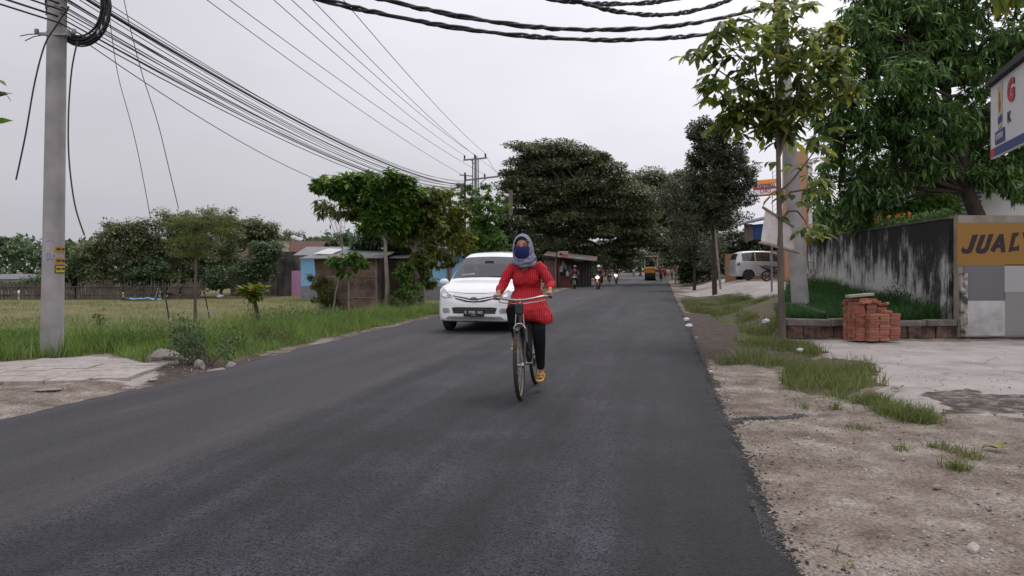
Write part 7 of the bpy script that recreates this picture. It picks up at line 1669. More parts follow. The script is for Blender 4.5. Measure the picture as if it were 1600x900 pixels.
    full = bpy.data.meshes.new('f'); full.from_pydata(V, [], [f for fs in F.values() for f in fs]); bvh = BVHTree.FromPolygons([Vector(v) for v in V], [f for fs in F.values() for f in fs])
    def shape(nm, poly, m, parent=root, off=.006, n=10, axis='y', sgn=1):
        """a piece cut to a front-view outline and laid on the bodywork"""
        P2 = []; k = len(poly)
        for i in range(k):
            a, b_ = Vector(poly[i]), Vector(poly[(i + 1) % k]); c = max(1, int((b_ - a).length / .03))
            for j in range(c): P2.append(a.lerp(b_, j / c))
        ed = [(i, (i + 1) % len(P2)) for i in range(len(P2))]
        xs_ = [q.x for q in P2]; zs_ = [q.y for q in P2]; pts = list(P2)
        for gx_ in np.arange(min(xs_), max(xs_), .035):
            for gz2 in np.arange(min(zs_), max(zs_), .035):
                if inpoly(np.array([gx_]), np.array([gz2]), [tuple(q) for q in P2])[0]: pts.append(Vector((gx_, gz2)))
        r_ = delaunay_2d_cdt(pts, ed, [list(range(len(P2)))], 1, 1e-5); vs = []
        for q in r_[0]:
            if axis == 'y': h = bvh.ray_cast(Vector((q.x, -2, q.y)), Vector((0, 1, 0))); vs.append((h[0] if h[0] else Vector((q.x, .3, q.y))) + Vector((0, -off, 0)))
            else: h = bvh.ray_cast(Vector((sgn * 3, q.x, q.y)), Vector((-sgn, 0, 0))); vs.append((h[0] if h[0] else Vector((sgn * .8, q.x, q.y))) + Vector((sgn * off, 0, 0)))
        me = bpy.data.meshes.new(nm); me.from_pydata(vs, [], [list(f) for f in r_[2]]); me.materials.append(m); me.polygons.foreach_set('use_smooth', [True] * len(me.polygons)); return link(nm, me, None, parent)
    BLKP = mat('black_plastic', (.015, .015, .016), rough=.45); CHR = mat('bright_chrome', (.7, .7, .72), (.6, .6, .62), rough=.12, metal=1.0); LENS = mat('lamp_lens', (.42, .43, .45), (.12, .125, .135), rough=.08, spec=.9, coat=1.0, scale=30); SHAD = mat('shaded_seam', (.03, .03, .03))
    for s_ in (-1, 1):
        f_ = lambda pts: [(s_ * a, b_) for a, b_ in pts]
        hl = shape('headlight', f_([(.47, .715), (.62, .70), (.745, .74), (.80, .86), (.79, .93), (.70, .905), (.60, .83), (.50, .775)]), LENS)
        shape('lamp_bowl', f_([(.60, .735), (.68, .745), (.72, .80), (.66, .83), (.60, .79)]), CHR, hl, .010)
        shape('indicator_lens', f_([(.74, .79), (.785, .87), (.775, .905), (.73, .86)]), mat('amber_pale', (.6, .5, .4), rough=.15), hl, .010)
        fg = shape('fog_lamp_recess', f_([(.54, .40), (.66, .395), (.70, .455), (.67, .51), (.56, .505), (.52, .455)]), mat('pale_grey_plastic', (.35, .35, .36), rough=.4)); shape('fog_lamp', [(s_ * .62 + .037 * math.cos(a), .453 + .037 * math.sin(a)) for a in np.linspace(0, 2 * math.pi, 13)[:-1]], LENS, fg, .012)
        shape('door_seam', [(1.20, .32), (1.212, .32), (1.212, 1.0), (1.20, 1.0)], SHAD, axis='x', sgn=s_, off=.003); shape('door_seam', [(2.10, .32), (2.112, .32), (2.112, 1.02), (2.10, 1.02)], SHAD, axis='x', sgn=s_, off=.003); shape('door_seam', [(2.98, .45), (2.992, .45), (2.992, 1.03), (2.98, 1.03)], SHAD, axis='x', sgn=s_, off=.003)
        for y_ in (1.92, 2.8): mb = MB(); mb.tube([(s_ * .838, y_, .90), (s_ * .855, y_ + .02, .90), (s_ * .855, y_ + .14, .90), (s_ * .838, y_ + .16, .90)], .013, 6); mb.build('door_handle', paint, root, smooth=True)
        shape('side_trim', [(1.2, .36), (3.0, .36), (3.0, .40), (1.2, .40)], mat('grey_trim', (.3, .3, .31)), axis='x', sgn=s_, off=.008)
        mb = MB(); mb.ell((s_ * .955, 1.08, 1.035), (.105, .05, .068), 16, 10); mr_ = mb.build('mirror', paint, root, smooth=True); mb = MB(); mb.box((s_ * .88, 1.12, .99), (.1, .06, .03)); mb.build('mirror_arm', BLKP, mr_); mb = MB(); mb.ell((s_ * .955, 1.115, 1.035), (.09, .03, .055), 14, 8); mb.build('mirror_glass', mat('mirror_glass', (.4, .4, .4), rough=.05, metal=1), mr_, smooth=True)
        shape('tail_lamp', [(3.9, .86), (4.06, .84), (4.08, .98), (3.92, 1.03)], mat('tail_red', (.4, .02, .02)), axis='x', sgn=s_, off=.006)
        for y_ in WH:
            w = MB(); w.lathe([(.20, -.08), (.29, -.095), (.315, -.07), (.315, .07), (.29, .095), (.20, .08)], axis='X', n=36); ty = w.build('wheel', TYRE, root, smooth=True); ty.location = (s_ * .735, y_, .315)
            mb = MB(); mb.lathe([(.0, .055), (.05, .06), (.06, .045), (.185, .05), (.205, .085), (.205, .0), (0, .0)] if s_ > 0 else [(.0, -.055), (.05, -.06), (.06, -.045), (.185, -.05), (.205, -.085), (.205, .0), (0, .0)], axis='X', n=30); ri = mb.build('rim', mat('alloy', (.5, .5, .52), rough=.3, metal=.8), ty, smooth=True)
            mb = MB()
            for k in range(6): a = 2 * math.pi * (k + .5) / 6; c_, s2 = math.cos(a), math.sin(a); mb.ell((s_ * .052, .125 * c_, .125 * s2), (.012, .028, .042), 8, 6, Matrix.Rotation(-(a - math.pi / 2) , 3, 'X') if False else Matrix.Rotation(a - math.pi / 2, 3, 'X'))
            mb.build('rim_opening', SHAD, ri)
            mb = MB(); mb.lathe([(.352, -.16 * s_), (.352, .05 * s_)], axis='X', n=28); o = MB()
            lin = MB(); pr_ = [(.35, s_ * .30), (.35, s_ * .0)]
            for k in range(19):
                a = math.pi * (k / 18) * 1.16 - .25
                lin.v += [(s_ * .50, y_ + .352 * math.cos(a), .30 + .352 * math.sin(a)), (s_ * .80, y_ + .352 * math.cos(a), .30 + .352 * math.sin(a))]
            for k in range(18): lin.f.append([2 * k, 2 * k + 1, 2 * k + 3, 2 * k + 2]); lin.mi.append(0)
            lin.box((s_ * .49, y_, .42), (.02, .66, .4)); lin.build('wheel_arch_liner', BLKP, root)
    shape('upper_grille', [(-.47, .765), (-.25, .735), (-.1, .705), (.1, .705), (.25, .735), (.47, .765), (.46, .745), (.24, .705), (.1, .672), (-.1, .672), (-.24, .705), (-.46, .745)], BLKP)
    shape('upper_grille', [(-.42, .722), (-.2, .675), (-.08, .655), (.08, .655), (.2, .675), (.42, .722), (.40, .695), (.2, .64), (.08, .628), (-.08, .628), (-.2, .64), (-.40, .695)], BLKP, off=.007)
    shape('chrome_bar', [(-.45, .742), (-.24, .702), (-.1, .672), (.1, .672), (.24, .702), (.45, .742), (.43, .728), (.22, .684), (.09, .657), (-.09, .657), (-.22, .684), (-.43, .728)], CHR, off=.012)
    em = mat('badge_chrome', (.5, .5, .52), (.2, .2, .21), rough=.2, metal=1, scale=60); bd = None
    for k, (rx_, rz2, ox_, oz_) in enumerate([(.074, .05, 0, 0), (.026, .047, 0, 0), (.05, .02, 0, .02)]):
        ring_ = []; mb = MB(); pts = [(ox_ + rx_ * math.cos(a), -.022 - .003 * k, .685 + oz_ + rz2 * math.sin(a)) for a in np.linspace(0, 2 * math.pi, 21)]
        hp = bvh.ray_cast(Vector((0, -2, .685)), Vector((0, 1, 0)))[0]; mb.tube([(a, hp.y + b_, c) for a, b_, c in pts], .008, 6, caps=False); bd = mb.build('badge', em, root, smooth=True)
    lg = shape('lower_grille', [(-.48, .51), (-.44, .395), (.44, .395), (.48, .51), (.40, .525), (-.40, .525)], BLKP)
    for z_ in (.43, .485): shape('grille_bar', [(-.45, z_ - .008), (.45, z_ - .008), (.45, z_ + .008), (-.45, z_ + .008)], mat('grille_grey', (.08, .08, .085), rough=.3), lg, .012)
    shape('bumper_skirt', [(-.62, .275), (.62, .275), (.56, .335), (-.56, .335)], mat('skirt_grey', (.28, .27, .27), rough=.5))
    shape('bonnet_seam', [(-.60, .845), (-.2, .815), (.2, .815), (.60, .845), (.60, .838), (.2, .807), (-.2, .807), (-.60, .838)], SHAD, off=.003)
    if plate:
        y_ = bvh.ray_cast(Vector((0, -2, .42)), Vector((0, 1, 0)))[0].y; mb = MB(); mb.box((0.0, y_ - .035, .405), (.43, .012, .135)); pl = mb.build('number_plate', mat('plate_black', (.012, .012, .014), rough=.4), root)
        text('plate_characters', 'K  9783  NO', .078, (0, y_ - .043, .42), (R(90), 0, 0), mat('plate_white', (.55, .55, .55)), pl, ext=.001, offset=.002, sx=.92)
        text('plate_characters', '05.21', .04, (0, y_ - .043, .365), (R(90), 0, 0), mat('plate_white', (.55, .55, .55)), pl, ext=.001)
    mb = MB(); mb.tube([(-.05, .925, 1.135), (.3, .95, 1.15), (.55, 1.0, 1.16)], .010, 6); mb.tube([(-.52, .925, 1.125), (-.2, .93, 1.14), (.02, .93, 1.14)], .010, 6); mb.build('wiper', BLKP, root)
    mb = MB(); mb.box((0, 2.05, .30), (1.36, 3.5, .2)); mb.build('underbody', BLKP, root)
    pp = MB(); pp.box((-.38, 1.02, 1.195), (.30, .01, .035), Matrix.Rotation(R(-6), 3, 'Y')); pp.build('paper_on_dash', mat('paper', (.6, .6, .6)), root)
    return root
WP = mat('white_car_paint', (.80, .80, .79), (.78, .78, .77), rough=.3, spec=.5, coat=.7); SP = mat('silver_car_paint', (.46, .47, .48), (.44, .45, .46), rough=.35, metal=.35, coat=.6)
WC = (-.78, 15.25, .008)
DRV = {k: (v[0] - .36, v[1] + 1.62, v[2] - .19) for k, v in RIDE.items()}; DRV.update(wrl=(-.22, 1.5, 1.04), wrr=(-.5, 1.5, 1.04), kn_l=(-.22, 1.42, 1.05), kn_r=(-.5, 1.42, 1.05), ell=(-.12, 1.7, .9), elr=(-.62, 1.7, .9), ankl=(-.26, 1.45, .45), ankr=(-.46, 1.45, .45), toel=(-.26, 1.3, .42), toer=(-.46, 1.3, .42), kneel=(-.24, 1.5, .72), kneer=(-.48, 1.5, .72))
person('person', 'driver in a pale shirt behind the windscreen of the white minivan', WC, ROADYAW + .01, DRV, cloth('driver_shirt', (.4, .4, .42)), DEN, vox=.02)
car('minivan', 'white minivan with a black number plate driving towards the viewer behind the cyclist', (-.78, 15.25, .008), ROADYAW + .01, WP)
cY = 43.0; cx_ = (1150 - 800) / FPX * cY; cg = float(H(cx_ + 2, cY, False)) + .01
c2 = car('minivan', 'silver minivan parked side on in front of the tan boundary wall', (cx_ + 4.14, cY + .8, cg), R(90), SP, plate=False)
mY = 38.5; mx = (1210 - 800) / FPX * mY; moto('motorcycle', 'black motorcycle parked beside the silver minivan', (mx + .2, mY, float(H(mx, mY, False)) + .01), R(90), mat('black_fairing', (.02, .02, .022)), group=None)
# ------------------------------------------------------------------ the cyclist
yaw = R(10); fdir = Vector((-math.sin(yaw), -math.cos(yaw), 0)); fw = Vector(((813.5 - 800) / FPX * 7.36, 7.36, 0)); org = fw - fdir * .62; org.z = .008
LEAN = R(-2.6)
bike = empty('bicycle', org, 0, 'old black roadster bicycle with swept back handlebars ridden by the woman in red', 'bicycle'); bike.rotation_euler = (0, LEAN, yaw * -1 if False else -yaw)
def bend(pts, k=5):
    return [Vector(q) for q in catmull([tuple(p_) for p_ in pts], k)]
ST = R(3)
bike_wheel('front_wheel', bike, -.62, .345, steer=ST); bike_wheel('rear_wheel', bike, .46, .345)
mb = MB(); mb.tube([(0, -.40, .92), (0, -.435, .72)], .02, 10); mb.build('head_tube', BKP, bike, smooth=True)
mb = MB()
for s_ in (-1, 1): mb.tube(bend([(s_ * .018, -.435, .735), (s_ * .05, -.45, .70), (s_ * .052, -.50, .60), (s_ * .055, -.62, .345)]), [.012] * 15 + [.009], 8)
mb.tube([(-.055, -.445, .715), (.055, -.445, .715)], .016, 8); mb.build('fork', BKP, bike, smooth=True)
mb = MB(); mb.tube([(0, -.425, .76), (0, 0, .30)], .016, 10); mb.tube([(0, -.41, .86), (0, -.18, .55), (0, .05, .42)], .014, 10); mb.tube([(0, 0, .29), (0, .17, .80)], .015, 10)
for s_ in (-1, 1): mb.tube([(s_ * .02, 0, .29), (s_ * .055, .46, .345)], .010, 8); mb.tube([(s_ * .018, .14, .72), (s_ * .055, .46, .345)], .009, 8)
mb.build('frame', BKP, bike, smooth=True)
mb = MB(); mb.tube([(0, -.40, .90), (0, -.39, 1.0)], .012, 8); mb.tube(bend([(-.285, -.13, 1.0), (-.27, -.24, 1.01), (-.22, -.33, 1.01), (-.12, -.40, .995), (0, -.42, .985), (.12, -.40, .995), (.22, -.33, 1.01), (.27, -.24, 1.01), (.285, -.13, 1.0)]), .0125, 10); mb.build('handlebar', CHROME, bike, smooth=True)
for s_ in (-1, 1):
    mb = MB(); mb.tube([(s_ * .278, -.22, 1.008), (s_ * .287, -.10, .998)], .017, 10); mb.build('grip', mat('old_grip', (.05, .04, .035)), bike, smooth=True)
    mb = MB(); mb.tube(bend([(s_ * .25, -.22, .985), (s_ * .22, -.31, .965), (s_ * .10, -.40, .955), (s_ * .03, -.425, .95)]), .006, 6); mb.build('brake_lever', CHROME, bike, smooth=True)
mb = MB(); mb.tube([(-.03, -.44, .95), (-.045, -.47, .74)], .005, 6); mb.tube([(.03, -.44, .95), (.045, -.47, .74)], .005, 6); mb.tube(bend([(-.06, -.50, .70), (-.03, -.49, .745), (.03, -.49, .745), (.06, -.50, .70)]), .008, 6); mb.build('rod_brake', CHROME, bike, smooth=True)
mb = MB(); mb.box((0, -.455, .90), (.085, .05, .11)); mb.build('lamp_bracket', BKP, bike, bevel=.01)
# mudguards
def guard(y0, a0, a1, r, w, name, m, st=0):
    vs = []; fs = []; n_ = 24
    for i in range(n_ + 1):
        a = R(a0 + (a1 - a0) * i / n_)
        for q, rr_ in ((-1, r - .008), (-.5, r + .004), (0, r + .007), (.5, r + .004), (1, r - .008)): vs.append((q * w / 2, rr_ * math.cos(a), rr_ * math.sin(a)))
    for i in range(n_):
        for k in range(4): fs.append((i * 5 + k, i * 5 + k + 1, i * 5 + 6 + k, i * 5 + 5 + k))
    mb = MB(); mb.add(vs, fs); o = mb.build(name, m, bike, smooth=True); o.location = (0, y0, .345); o.rotation_euler = (0, 0, st); sd = o.modifiers.new('t', 'SOLIDIFY'); sd.thickness = .002
guard(-.62, 20, 110, .372, .055, 'mudguard', BKP, ST); guard(.46, -20, 140, .372, .055, 'mudguard', BKP)
mb = MB()
for s_ in (-1, 1): mb.tube([(s_ * .04, .10, .56), (s_ * .045, .72, .56)], .006, 6) if False else None
mb.tube([(-.055, .18, .78), (-.06, .75, .76)], .006, 6); mb.tube([(.055, .18, .78), (.06, .75, .76)], .006, 6); mb.tube([(-.06, .75, .76), (.06, .75, .76)], .006, 6)
for y_ in (.3, .42, .54, .66): mb.tube([(-.057, y_, .775), (.057, y_, .775)], .005, 6)
for s_ in (-1, 1): mb.tube([(s_ * .058, .6, .77), (s_ * .06, .47, .36)], .005, 6)
mb.build('carrier', BKP, bike, smooth=True)
mb = MB(); mb.tube([(0, .02, .845), (0, .12, .85), (0, .24, .86)], [.025, .06, .095], 14, flat=.4, side=(1, 0, 0), roundcap=True); mb.tube([(0, .165, .78), (0, .175, .85)], .012, 8); mb.build('saddle', mat('brown_saddle', (.06, .035, .025)), bike, smooth=True)
mb = MB(); mb.lathe([(.095, .052), (.1, .052), (.1, .056), (.095, .056)], (0, 0, .29), axis='X', n=28, close=True); mb.tube([(.058, 0, .29), (.075, 0, .12)], [.012, .009], 8); mb.tube([(-.058, 0, .29), (-.075, 0, .46)], [.012, .009], 8); mb.tube([(-.06, 0, .29), (.06, 0, .29)], .018, 10); mb.build('crankset', CHROME, bike, smooth=True)
mb = MB(); mb.box((.058, .22, .325), (.018, .5, .09), Matrix.Rotation(R(6), 3, 'X')); mb.build('chain_guard', BKP, bike, bevel=.008)
for s_, z_ in ((1, .12), (-1, .46)): mb = MB(); mb.box((s_ * .125, 0, z_), (.095, .075, .024)); mb.build('pedal', mat('pedal_rubber', (.03, .025, .02)), bike, bevel=.006)
mb = MB(); mb.tube([(.07, -.30, 1.02), (.07, -.31, 1.03)], .02, 10)

cyc = empty('person', org, 0, 'woman cyclist in a red patterned tunic, grey headscarf and blue face mask', 'person'); cyc.rotation_euler = (0, LEAN, -yaw)
K = {k: Vector(v) for k, v in dict(pelvis=(0, .20, .94), waist=(0, .17, 1.06), chest=(0, .12, 1.22), neck=(0, .06, 1.385), head=(-.012, .015, 1.525),
     shl=(.155, .09, 1.335), shr=(-.155, .09, 1.335), ell=(.275, .03, 1.135), elr=(-.265, .03, 1.12), wrl=(.278, -.115, 1.062), wrr=(-.278, -.115, 1.055), kl=(.278, -.20, 1.045), kr=(-.278, -.20, 1.04),
     hipl=(.085, .2, .915), hipr=(-.085, .2, .915), kneel=(.14, -.12, .635), kneer=(-.12, -.19, .86), ankl=(.125, .03, .215), ankr=(-.12, .02, .545), toel=(.13, -.10, .155), toer=(-.125, -.12, .50)).items()}
mb = MB(); X_ = Vector((1, 0, 0))
limb(mb, [K['pelvis'], K['waist'], K['chest'], K['neck'] - Vector((0, 0, .03))], [.145, .115, .135, .06], flat=.72, side=X_); limb(mb, [K['neck'] - Vector((0, 0, .04)), K['head'] - Vector((0, 0, .05))], [.052, .048]); head(mb, K['head'], s=1.0)
for sd, sg in (('l', 1), ('r', -1)):
    S, E, W = K['sh' + sd], K['el' + sd], K['wr' + sd]; limb(mb, [K['neck'].lerp(S, .5) - Vector((0, 0, .05)), S, S.lerp(E, .5), E, E.lerp(W, .35), W], [.05, .046, .041, .035, .034, .023])
    hand(mb, W + Vector((0, 0, -.002)), K['k' + sd] , (1, 0, 0), s=.98, side=sg)
    A, Kn, F, T = K['hip' + sd], K['knee' + sd], K['ank' + sd], K['toe' + sd]; limb(mb, [A, A.lerp(Kn, .4), Kn, Kn.lerp(F, .3), F.lerp(Kn, .25), F], [.09, .08, .056, .055, .04, .033])
    limb(mb, [F + Vector((0, .03, -.028)), F.lerp(T, .4) - Vector((0, 0, .018)), T], [.032, .036, .032], flat=.62, side=X_)
    for j in range(5): q = T + Vector((sg * (-.026 + .0135 * j), -.018 + .004 * abs(j - 1), 0)); mb.tube([q, q + Vector((0, -.022, -.006))], [.0085, .007], 6, roundcap=True)
fuse(mb, 'body', SKIN, cyc, .005, 3)
# tunic
RED = bpy.data.materials.new('red_patterned_cloth'); n, l = nt(RED); b = n['Principled BSDF']; b.inputs['Roughness'].default_value = .85; b.inputs['Specular IOR Level'].default_value = .2
tc = new_node(n, 'ShaderNodeTexCoord'); mp = new_node(n, 'ShaderNodeMapping'); l.new(tc.outputs['Object'], mp.inputs[0])
dsn = new_node(n, 'ShaderNodeTexNoise'); dsn.inputs['Scale'].default_value = 5; l.new(tc.outputs['Object'], dsn.inputs['Vector'])
mxx = new_node(n, 'ShaderNodeMix', data_type='RGBA', blend_type='LINEAR_LIGHT'); mxx.inputs[0].default_value = .012; l.new(mp.outputs[0], mxx.inputs[6]); l.new(dsn.outputs['Color'], mxx.inputs[7])
wv = new_node(n, 'ShaderNodeTexWave', wave_type='BANDS', bands_direction='X'); wv.inputs['Scale'].default_value = 15.5; wv.inputs['Distortion'].default_value = 0; l.new(mxx.outputs[2], wv.inputs['Vector'])
wz_ = new_node(n, 'ShaderNodeTexWave', wave_type='BANDS', bands_direction='Z'); wz_.inputs['Scale'].default_value = 20; l.new(mxx.outputs[2], wz_.inputs['Vector'])
def rmp(src, a, c):
    q = new_node(n, 'ShaderNodeMapRange', interpolation_type='SMOOTHSTEP'); q.inputs[1].default_value = a; q.inputs[2].default_value = c; l.new(src, q.inputs[0]); return q.outputs[0]
mu = new_node(n, 'ShaderNodeMath', operation='MULTIPLY'); l.new(rmp(wv.outputs['Fac'], .72, .96), mu.inputs[0]); l.new(rmp(wz_.outputs['Fac'], .05, .7), mu.inputs[1])
m2_ = new_node(n, 'ShaderNodeMath', operation='MULTIPLY'); m2_.inputs[1].default_value = .2; l.new(mu.outputs[0], m2_.inputs[0])
cm = new_node(n, 'ShaderNodeMix', data_type='RGBA'); cm.inputs[6].default_value = (.40, .010, .02, 1); cm.inputs[7].default_value = (.72, .42, .38, 1); l.new(m2_.outputs[0], cm.inputs[0]); l.new(cm.outputs[2], b.inputs['Base Color'])
fn = new_node(n, 'ShaderNodeTexNoise'); fn.inputs['Scale'].default_value = 9; fn.inputs['Detail'].default_value = 4; l.new(tc.outputs['Object'], fn.inputs['Vector']); bp = new_node(n, 'ShaderNodeBump'); bp.inputs['Strength'].default_value = .6; bp.inputs['Distance'].default_value = .03; l.new(fn.outputs[0], bp.inputs['Height']); l.new(bp.outputs[0], b.inputs['Normal'])
mb = MB(); limb(mb, [K['waist'] - Vector((0, 0, .05)), K['waist'] + Vector((0, -.01, .03)), K['chest'], K['chest'] + Vector((0, -.02, .09)), K['neck'] - Vector((0, -.015, .05))], [.162, .150, .168, .150, .072], n=18, flat=.74, side=X_)
mb.ell(K['chest'] + Vector((.06, -.075, -.02)), (.085, .06, .08)); mb.ell(K['chest'] + Vector((-.06, -.075, -.02)), (.085, .06, .08))
for sd, sg in (('l', 1), ('r', -1)):
    S, E, W = K['sh' + sd], K['el' + sd], K['wr' + sd]
    limb(mb, [K['neck'].lerp(S, .45) - Vector((0, 0, .045)), S + Vector((-sg * .01, 0, -.005)), S.lerp(E, .35), S.lerp(E, .75), E, E.lerp(W, .25), E.lerp(W, .50)], [.055, .062, .058, .054, .050, .049, .047])
# skirt of the tunic spreading over the saddle and thighs
rings = [(1.08, .0, .16, .155, .12), (1.0, -.005, .14, .185, .17), (.93, -.005, .09, .21, .235), (.87, .0, .055, .225, .27), (.82, .015, .05, .235, .27), (.77, .035, .06, .225, .26), (.735, .06, .07, .195, .23)]
vs = []; fs = []; n_ = 40
for ri, (z, cx_, cy_, ax_, ay_) in enumerate(rings):
    for k in range(n_):
        a = 2 * math.pi * k / n_; w = 1 + (.045 * math.sin(a * 7 + ri * .25) + .03 * math.sin(a * 11 + 1)) * min(1, ri / 3); vs.append((cx_ + ax_ * w * math.cos(a), cy_ + ay_ * w * math.sin(a), z + .018 * math.sin(a * 3) * ri / 6 - (.02 * math.cos(a) * ri / 6)))
for i in range(len(rings) - 1):
    for k in range(n_): fs.append((i * n_ + k, i * n_ + (k + 1) % n_, (i + 1) * n_ + (k + 1) % n_, (i + 1) * n_ + k))
fs += [tuple(range(n_)), tuple((len(rings) - 1) * n_ + k for k in range(n_))[::-1]]; mb.add(vs, fs)
tun = fuse(mb, 'tunic', RED, cyc, .006, 4)
from mathutils import noise as mn
tv = [(v.co.copy(), v.normal.copy()) for v in tun.data.vertices]
for v, (co, no_) in zip(tun.data.vertices, tv):
    arm = abs(co.x) > .19 and co.z > 1.0; low = max(0, 1.05 - co.z)
    a = math.atan2(co.x, -(co.y - .12)); f1 = mn.noise(Vector((a * 3.2, co.z * 1.6, 1.0))) * (.004 + .05 * low) if not arm else mn.noise(Vector((co.x * 9, co.y * 9, co.z * 26))) * .009
    f2 = mn.noise(Vector((co.x * 11 + co.z * 9, co.y * 11, co.z * 16 - co.x * 8))) * (.008 if not arm else .004)
    v.co = co + no_ * (f1 + f2)
mb = MB()
for k, z_ in enumerate((1.30, 1.275, 1.25, 1.225)): mb.ell((0, .0 - .012 * k, z_), (.006, .006, .006), 8, 6)
mb.build('button', mat('dark_button', (.1, .01, .02)), tun)
mb = MB(); limb(mb, [K['pelvis'] + Vector((-.05, 0, -.01)), K['pelvis'] + Vector((.05, 0, -.01))], [.13, .13])
for sd in 'lr':
    A, Kn, F = K['hip' + sd], K['knee' + sd], K['ank' + sd]; limb(mb, [A, A.lerp(Kn, .4), Kn, Kn.lerp(F, .25), Kn.lerp(F, .6), F.lerp(Kn, .10)], [.105, .095, .072, .069, .055, .046])
fuse(mb, 'leggings', DEN, cyc, .007, 2)
# sandals
SAN = mat('yellow_sandal', (.62, .36, .06), (.5, .27, .05), rough=.6, scale=20)
for sd, sg in (('l', 1), ('r', -1)):
    F, T = K['ank' + sd], K['toe' + sd]; s0_ = F + Vector((0, .055, -.062)); s1_ = T + Vector((0, -.045, -.034))
    mb = MB(); mb.tube([s0_, s0_.lerp(s1_, .35), s0_.lerp(s1_, .75), s1_], [.036, .036, .046, .034], 14, flat=.22, side=X_, roundcap=True); sn = mb.build('sandal', SAN, cyc, smooth=True)
    mb = MB(); c_ = s0_.lerp(s1_, .8) + Vector((0, 0, .045)); mb.tube(bend([c_ + Vector((.044, .05, -.035)), c_ + Vector((.03, .02, .005)), c_ + Vector((0, -.02, .004)), c_ + Vector((-.03, .02, .005)), c_ + Vector((-.044, .05, -.035))]), .011, 8, flat=.5); mb.build('strap', SAN, sn, smooth=True)
# headscarf: hood with a face opening, folds round the neck
SC = bpy.data.materials.new('grey_scarf'); n, l = nt(SC); b = n['Principled BSDF']; b.inputs['Roughness'].default_value = .9
tc = new_node(n, 'ShaderNodeTexCoord'); no = new_node(n, 'ShaderNodeTexNoise'); no.inputs['Scale'].default_value = 52; no.inputs['Detail'].default_value = 3; l.new(tc.outputs['Object'], no.inputs['Vector'])
cr = new_node(n, 'ShaderNodeValToRGB'); cr.color_ramp.elements[0].position = .42; cr.color_ramp.elements[0].color = (.14, .145, .2, 1); cr.color_ramp.elements[1].position = .66; cr.color_ramp.elements[1].color = (.3, .3, .36, 1); l.new(no.outputs[0], cr.inputs[0]); l.new(cr.outputs[0], b.inputs['Base Color'])
HC = K['head']; vs = []; fs = []; NU, NV = 48, 26
for j in range(NV):
    v = j / (NV - 1); th = .12 + v * (2.62 - .12)   # from crown down
    for i in range(NU):
        a = 2 * math.pi * i / NU - math.pi / 2      # i=0 looks forward (-y)
        rx_, ry_, rz_ = .098, .118, .128
        x, y, z = rx_ * math.sin(th) * math.cos(a), ry_ * math.sin(th) * math.sin(a), .028 + rz_ * math.cos(th)
        if v > .5: k = (v - .5) / .5; x *= 1 + .42 * k; y = y * (1 + .2 * k) + .012 * k; z -= .045 * k
        w = 1 + .018 * math.sin(a * 9 + v * 8) * v; vs.append((HC.x + x * w, HC.y + .012 + y * w, HC.z + z))
def opened(j, i):
    v = (j + .5) / (NV - 1); a = (i + .5) / NU * 2 * math.pi; a = a if a < math.pi else a - 2 * math.pi
    return (a / .86) ** 2 + ((v - .47) / .23) ** 2 < 1
for j in range(NV - 1):
    for i in range(NU):
        if opened(j, i): continue
        fs.append((j * NU + i, j * NU + (i + 1) % NU, (j + 1) * NU + (i + 1) % NU, (j + 1) * NU + i))
top_i = len(vs); vs.append((HC.x, HC.y + .012, HC.z + .157)); fs += [(top_i, (i + 1) % NU, i) for i in range(NU)]
mb = MB(); mb.add(vs, fs); o = mb.build('headscarf', SC, cyc, smooth=True); sd_ = o.modifiers.new('t', 'SOLIDIFY'); sd_.thickness = .008; sd_.offset = 1
mb = MB()
for k, (z, rx_, ry_, rr_, dy, ph) in enumerate([(1.475, .084, .092, .026, .02, 0), (1.445, .094, .10, .030, .02, 1.2), (1.41, .106, .105, .032, .03, 2.2), (1.378, .112, .10, .026, .035, .5), (1.43, .07, .08, .045, .03, 0)]):
    pts = [(K['neck'].x - .008 + rx_ * math.cos(a), K['neck'].y + dy - .035 + ry_ * math.sin(a) , z + .014 * math.sin(a * 2 + ph) - .022 * (math.sin(a) < 0) * -math.sin(a) * 1.2 + .006 * math.sin(5 * a + ph)) for a in np.linspace(0, 2 * math.pi, 33)]
    mb.tube(pts, [rr_ * (1 + .12 * math.sin(i * .9 + ph)) for i in range(33)], 10, caps=False)
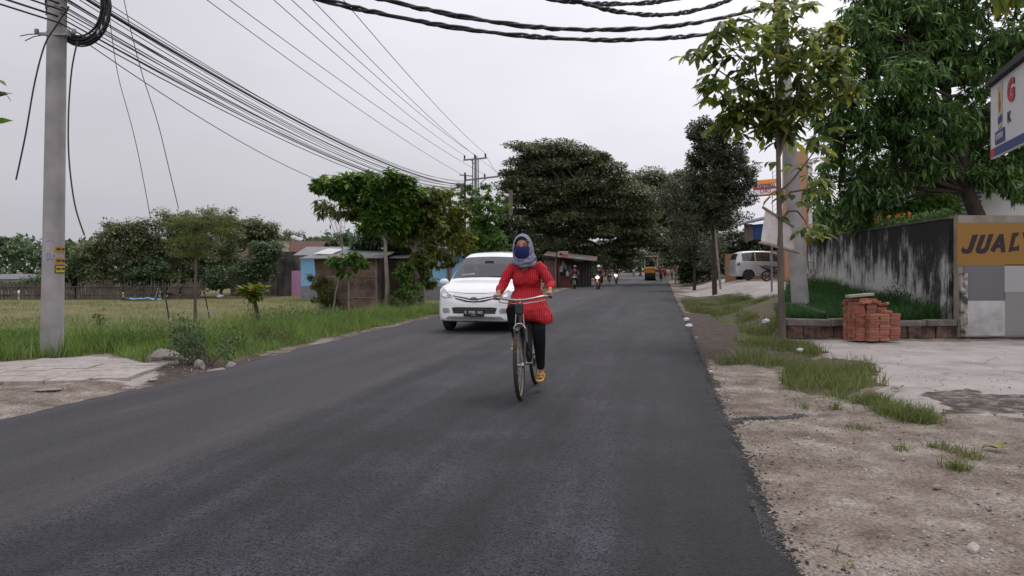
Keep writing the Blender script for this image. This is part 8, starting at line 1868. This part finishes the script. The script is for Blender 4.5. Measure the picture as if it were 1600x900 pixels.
mb.v = mb.v; o2 = mb.build('scarf_folds', SC, o, smooth=True)
# inner cap and brow
mb = MB(); vs = []; fs = []
mb.ell(HC + Vector((0, .006, .028)), (.087, .10, .112), 22, 14); capo = mb.build('inner_cap', mat('black_inner_cap', (.015, .015, .02)), cyc, smooth=True)
bm = bmesh.new(); bm.from_mesh(capo.data); bmesh.ops.delete(bm, geom=[v for v in bm.verts if (v.co.y < HC.y - .02 and v.co.z < HC.z + .088)], context='VERTS'); bm.to_mesh(capo.data); bm.free()
# mask
vs = []; fs = []; n1, n2 = 18, 12
for j in range(n2):
    v = j / (n2 - 1); z = HC.z + .014 - v * .108
    for i in range(n1):
        u = i / (n1 - 1) * 2 - 1; wd = .086 * (1 - .16 * v ** 2) ; a = u * 1.25; bul = .014 * (1 - u * u) * (1 - (2 * v - .8) ** 2 * .6)
        y = HC.y - (.064 + .058 * math.cos(a) - .022 * v ** 2 + bul); z_ = z + .006 * (1 - u * u) * (1 - v) - .014 * (abs(u) < 2) * v * (1 - u * u) + .003 * math.sin(v * 18)
        vs.append((HC.x + wd * math.sin(a) / math.sin(1.25), y, z_))
for j in range(n2 - 1):
    for i in range(n1 - 1): fs.append((j * n1 + i, j * n1 + i + 1, (j + 1) * n1 + i + 1, (j + 1) * n1 + i))
mb = MB(); mb.add(vs, fs); o = mb.build('face_mask', mat('blue_mask', (.018, .022, .13), (.012, .014, .08), rough=.85, scale=20, bump=.4), cyc, smooth=True); sd_ = o.modifiers.new('t', 'SOLIDIFY'); sd_.thickness = .003
for s_ in (-1, 1):
    mb = MB(); mb.ell(HC + Vector((s_ * .033, -.0885, .030)), (.0155, .006, .0048), 12, 6); mb.build('eye', mat('dark_eye', (.02, .012, .01), rough=.2), cyc, smooth=True)
    mb = MB(); mb.tube(bend([HC + Vector((s_ * .016, -.096, .047)), HC + Vector((s_ * .034, -.095, .053)), HC + Vector((s_ * .054, -.082, .046))]), [.003] * 6 + [.0035] * 5, 6); mb.build('eyebrow', mat('brow', (.05, .03, .025)), cyc)
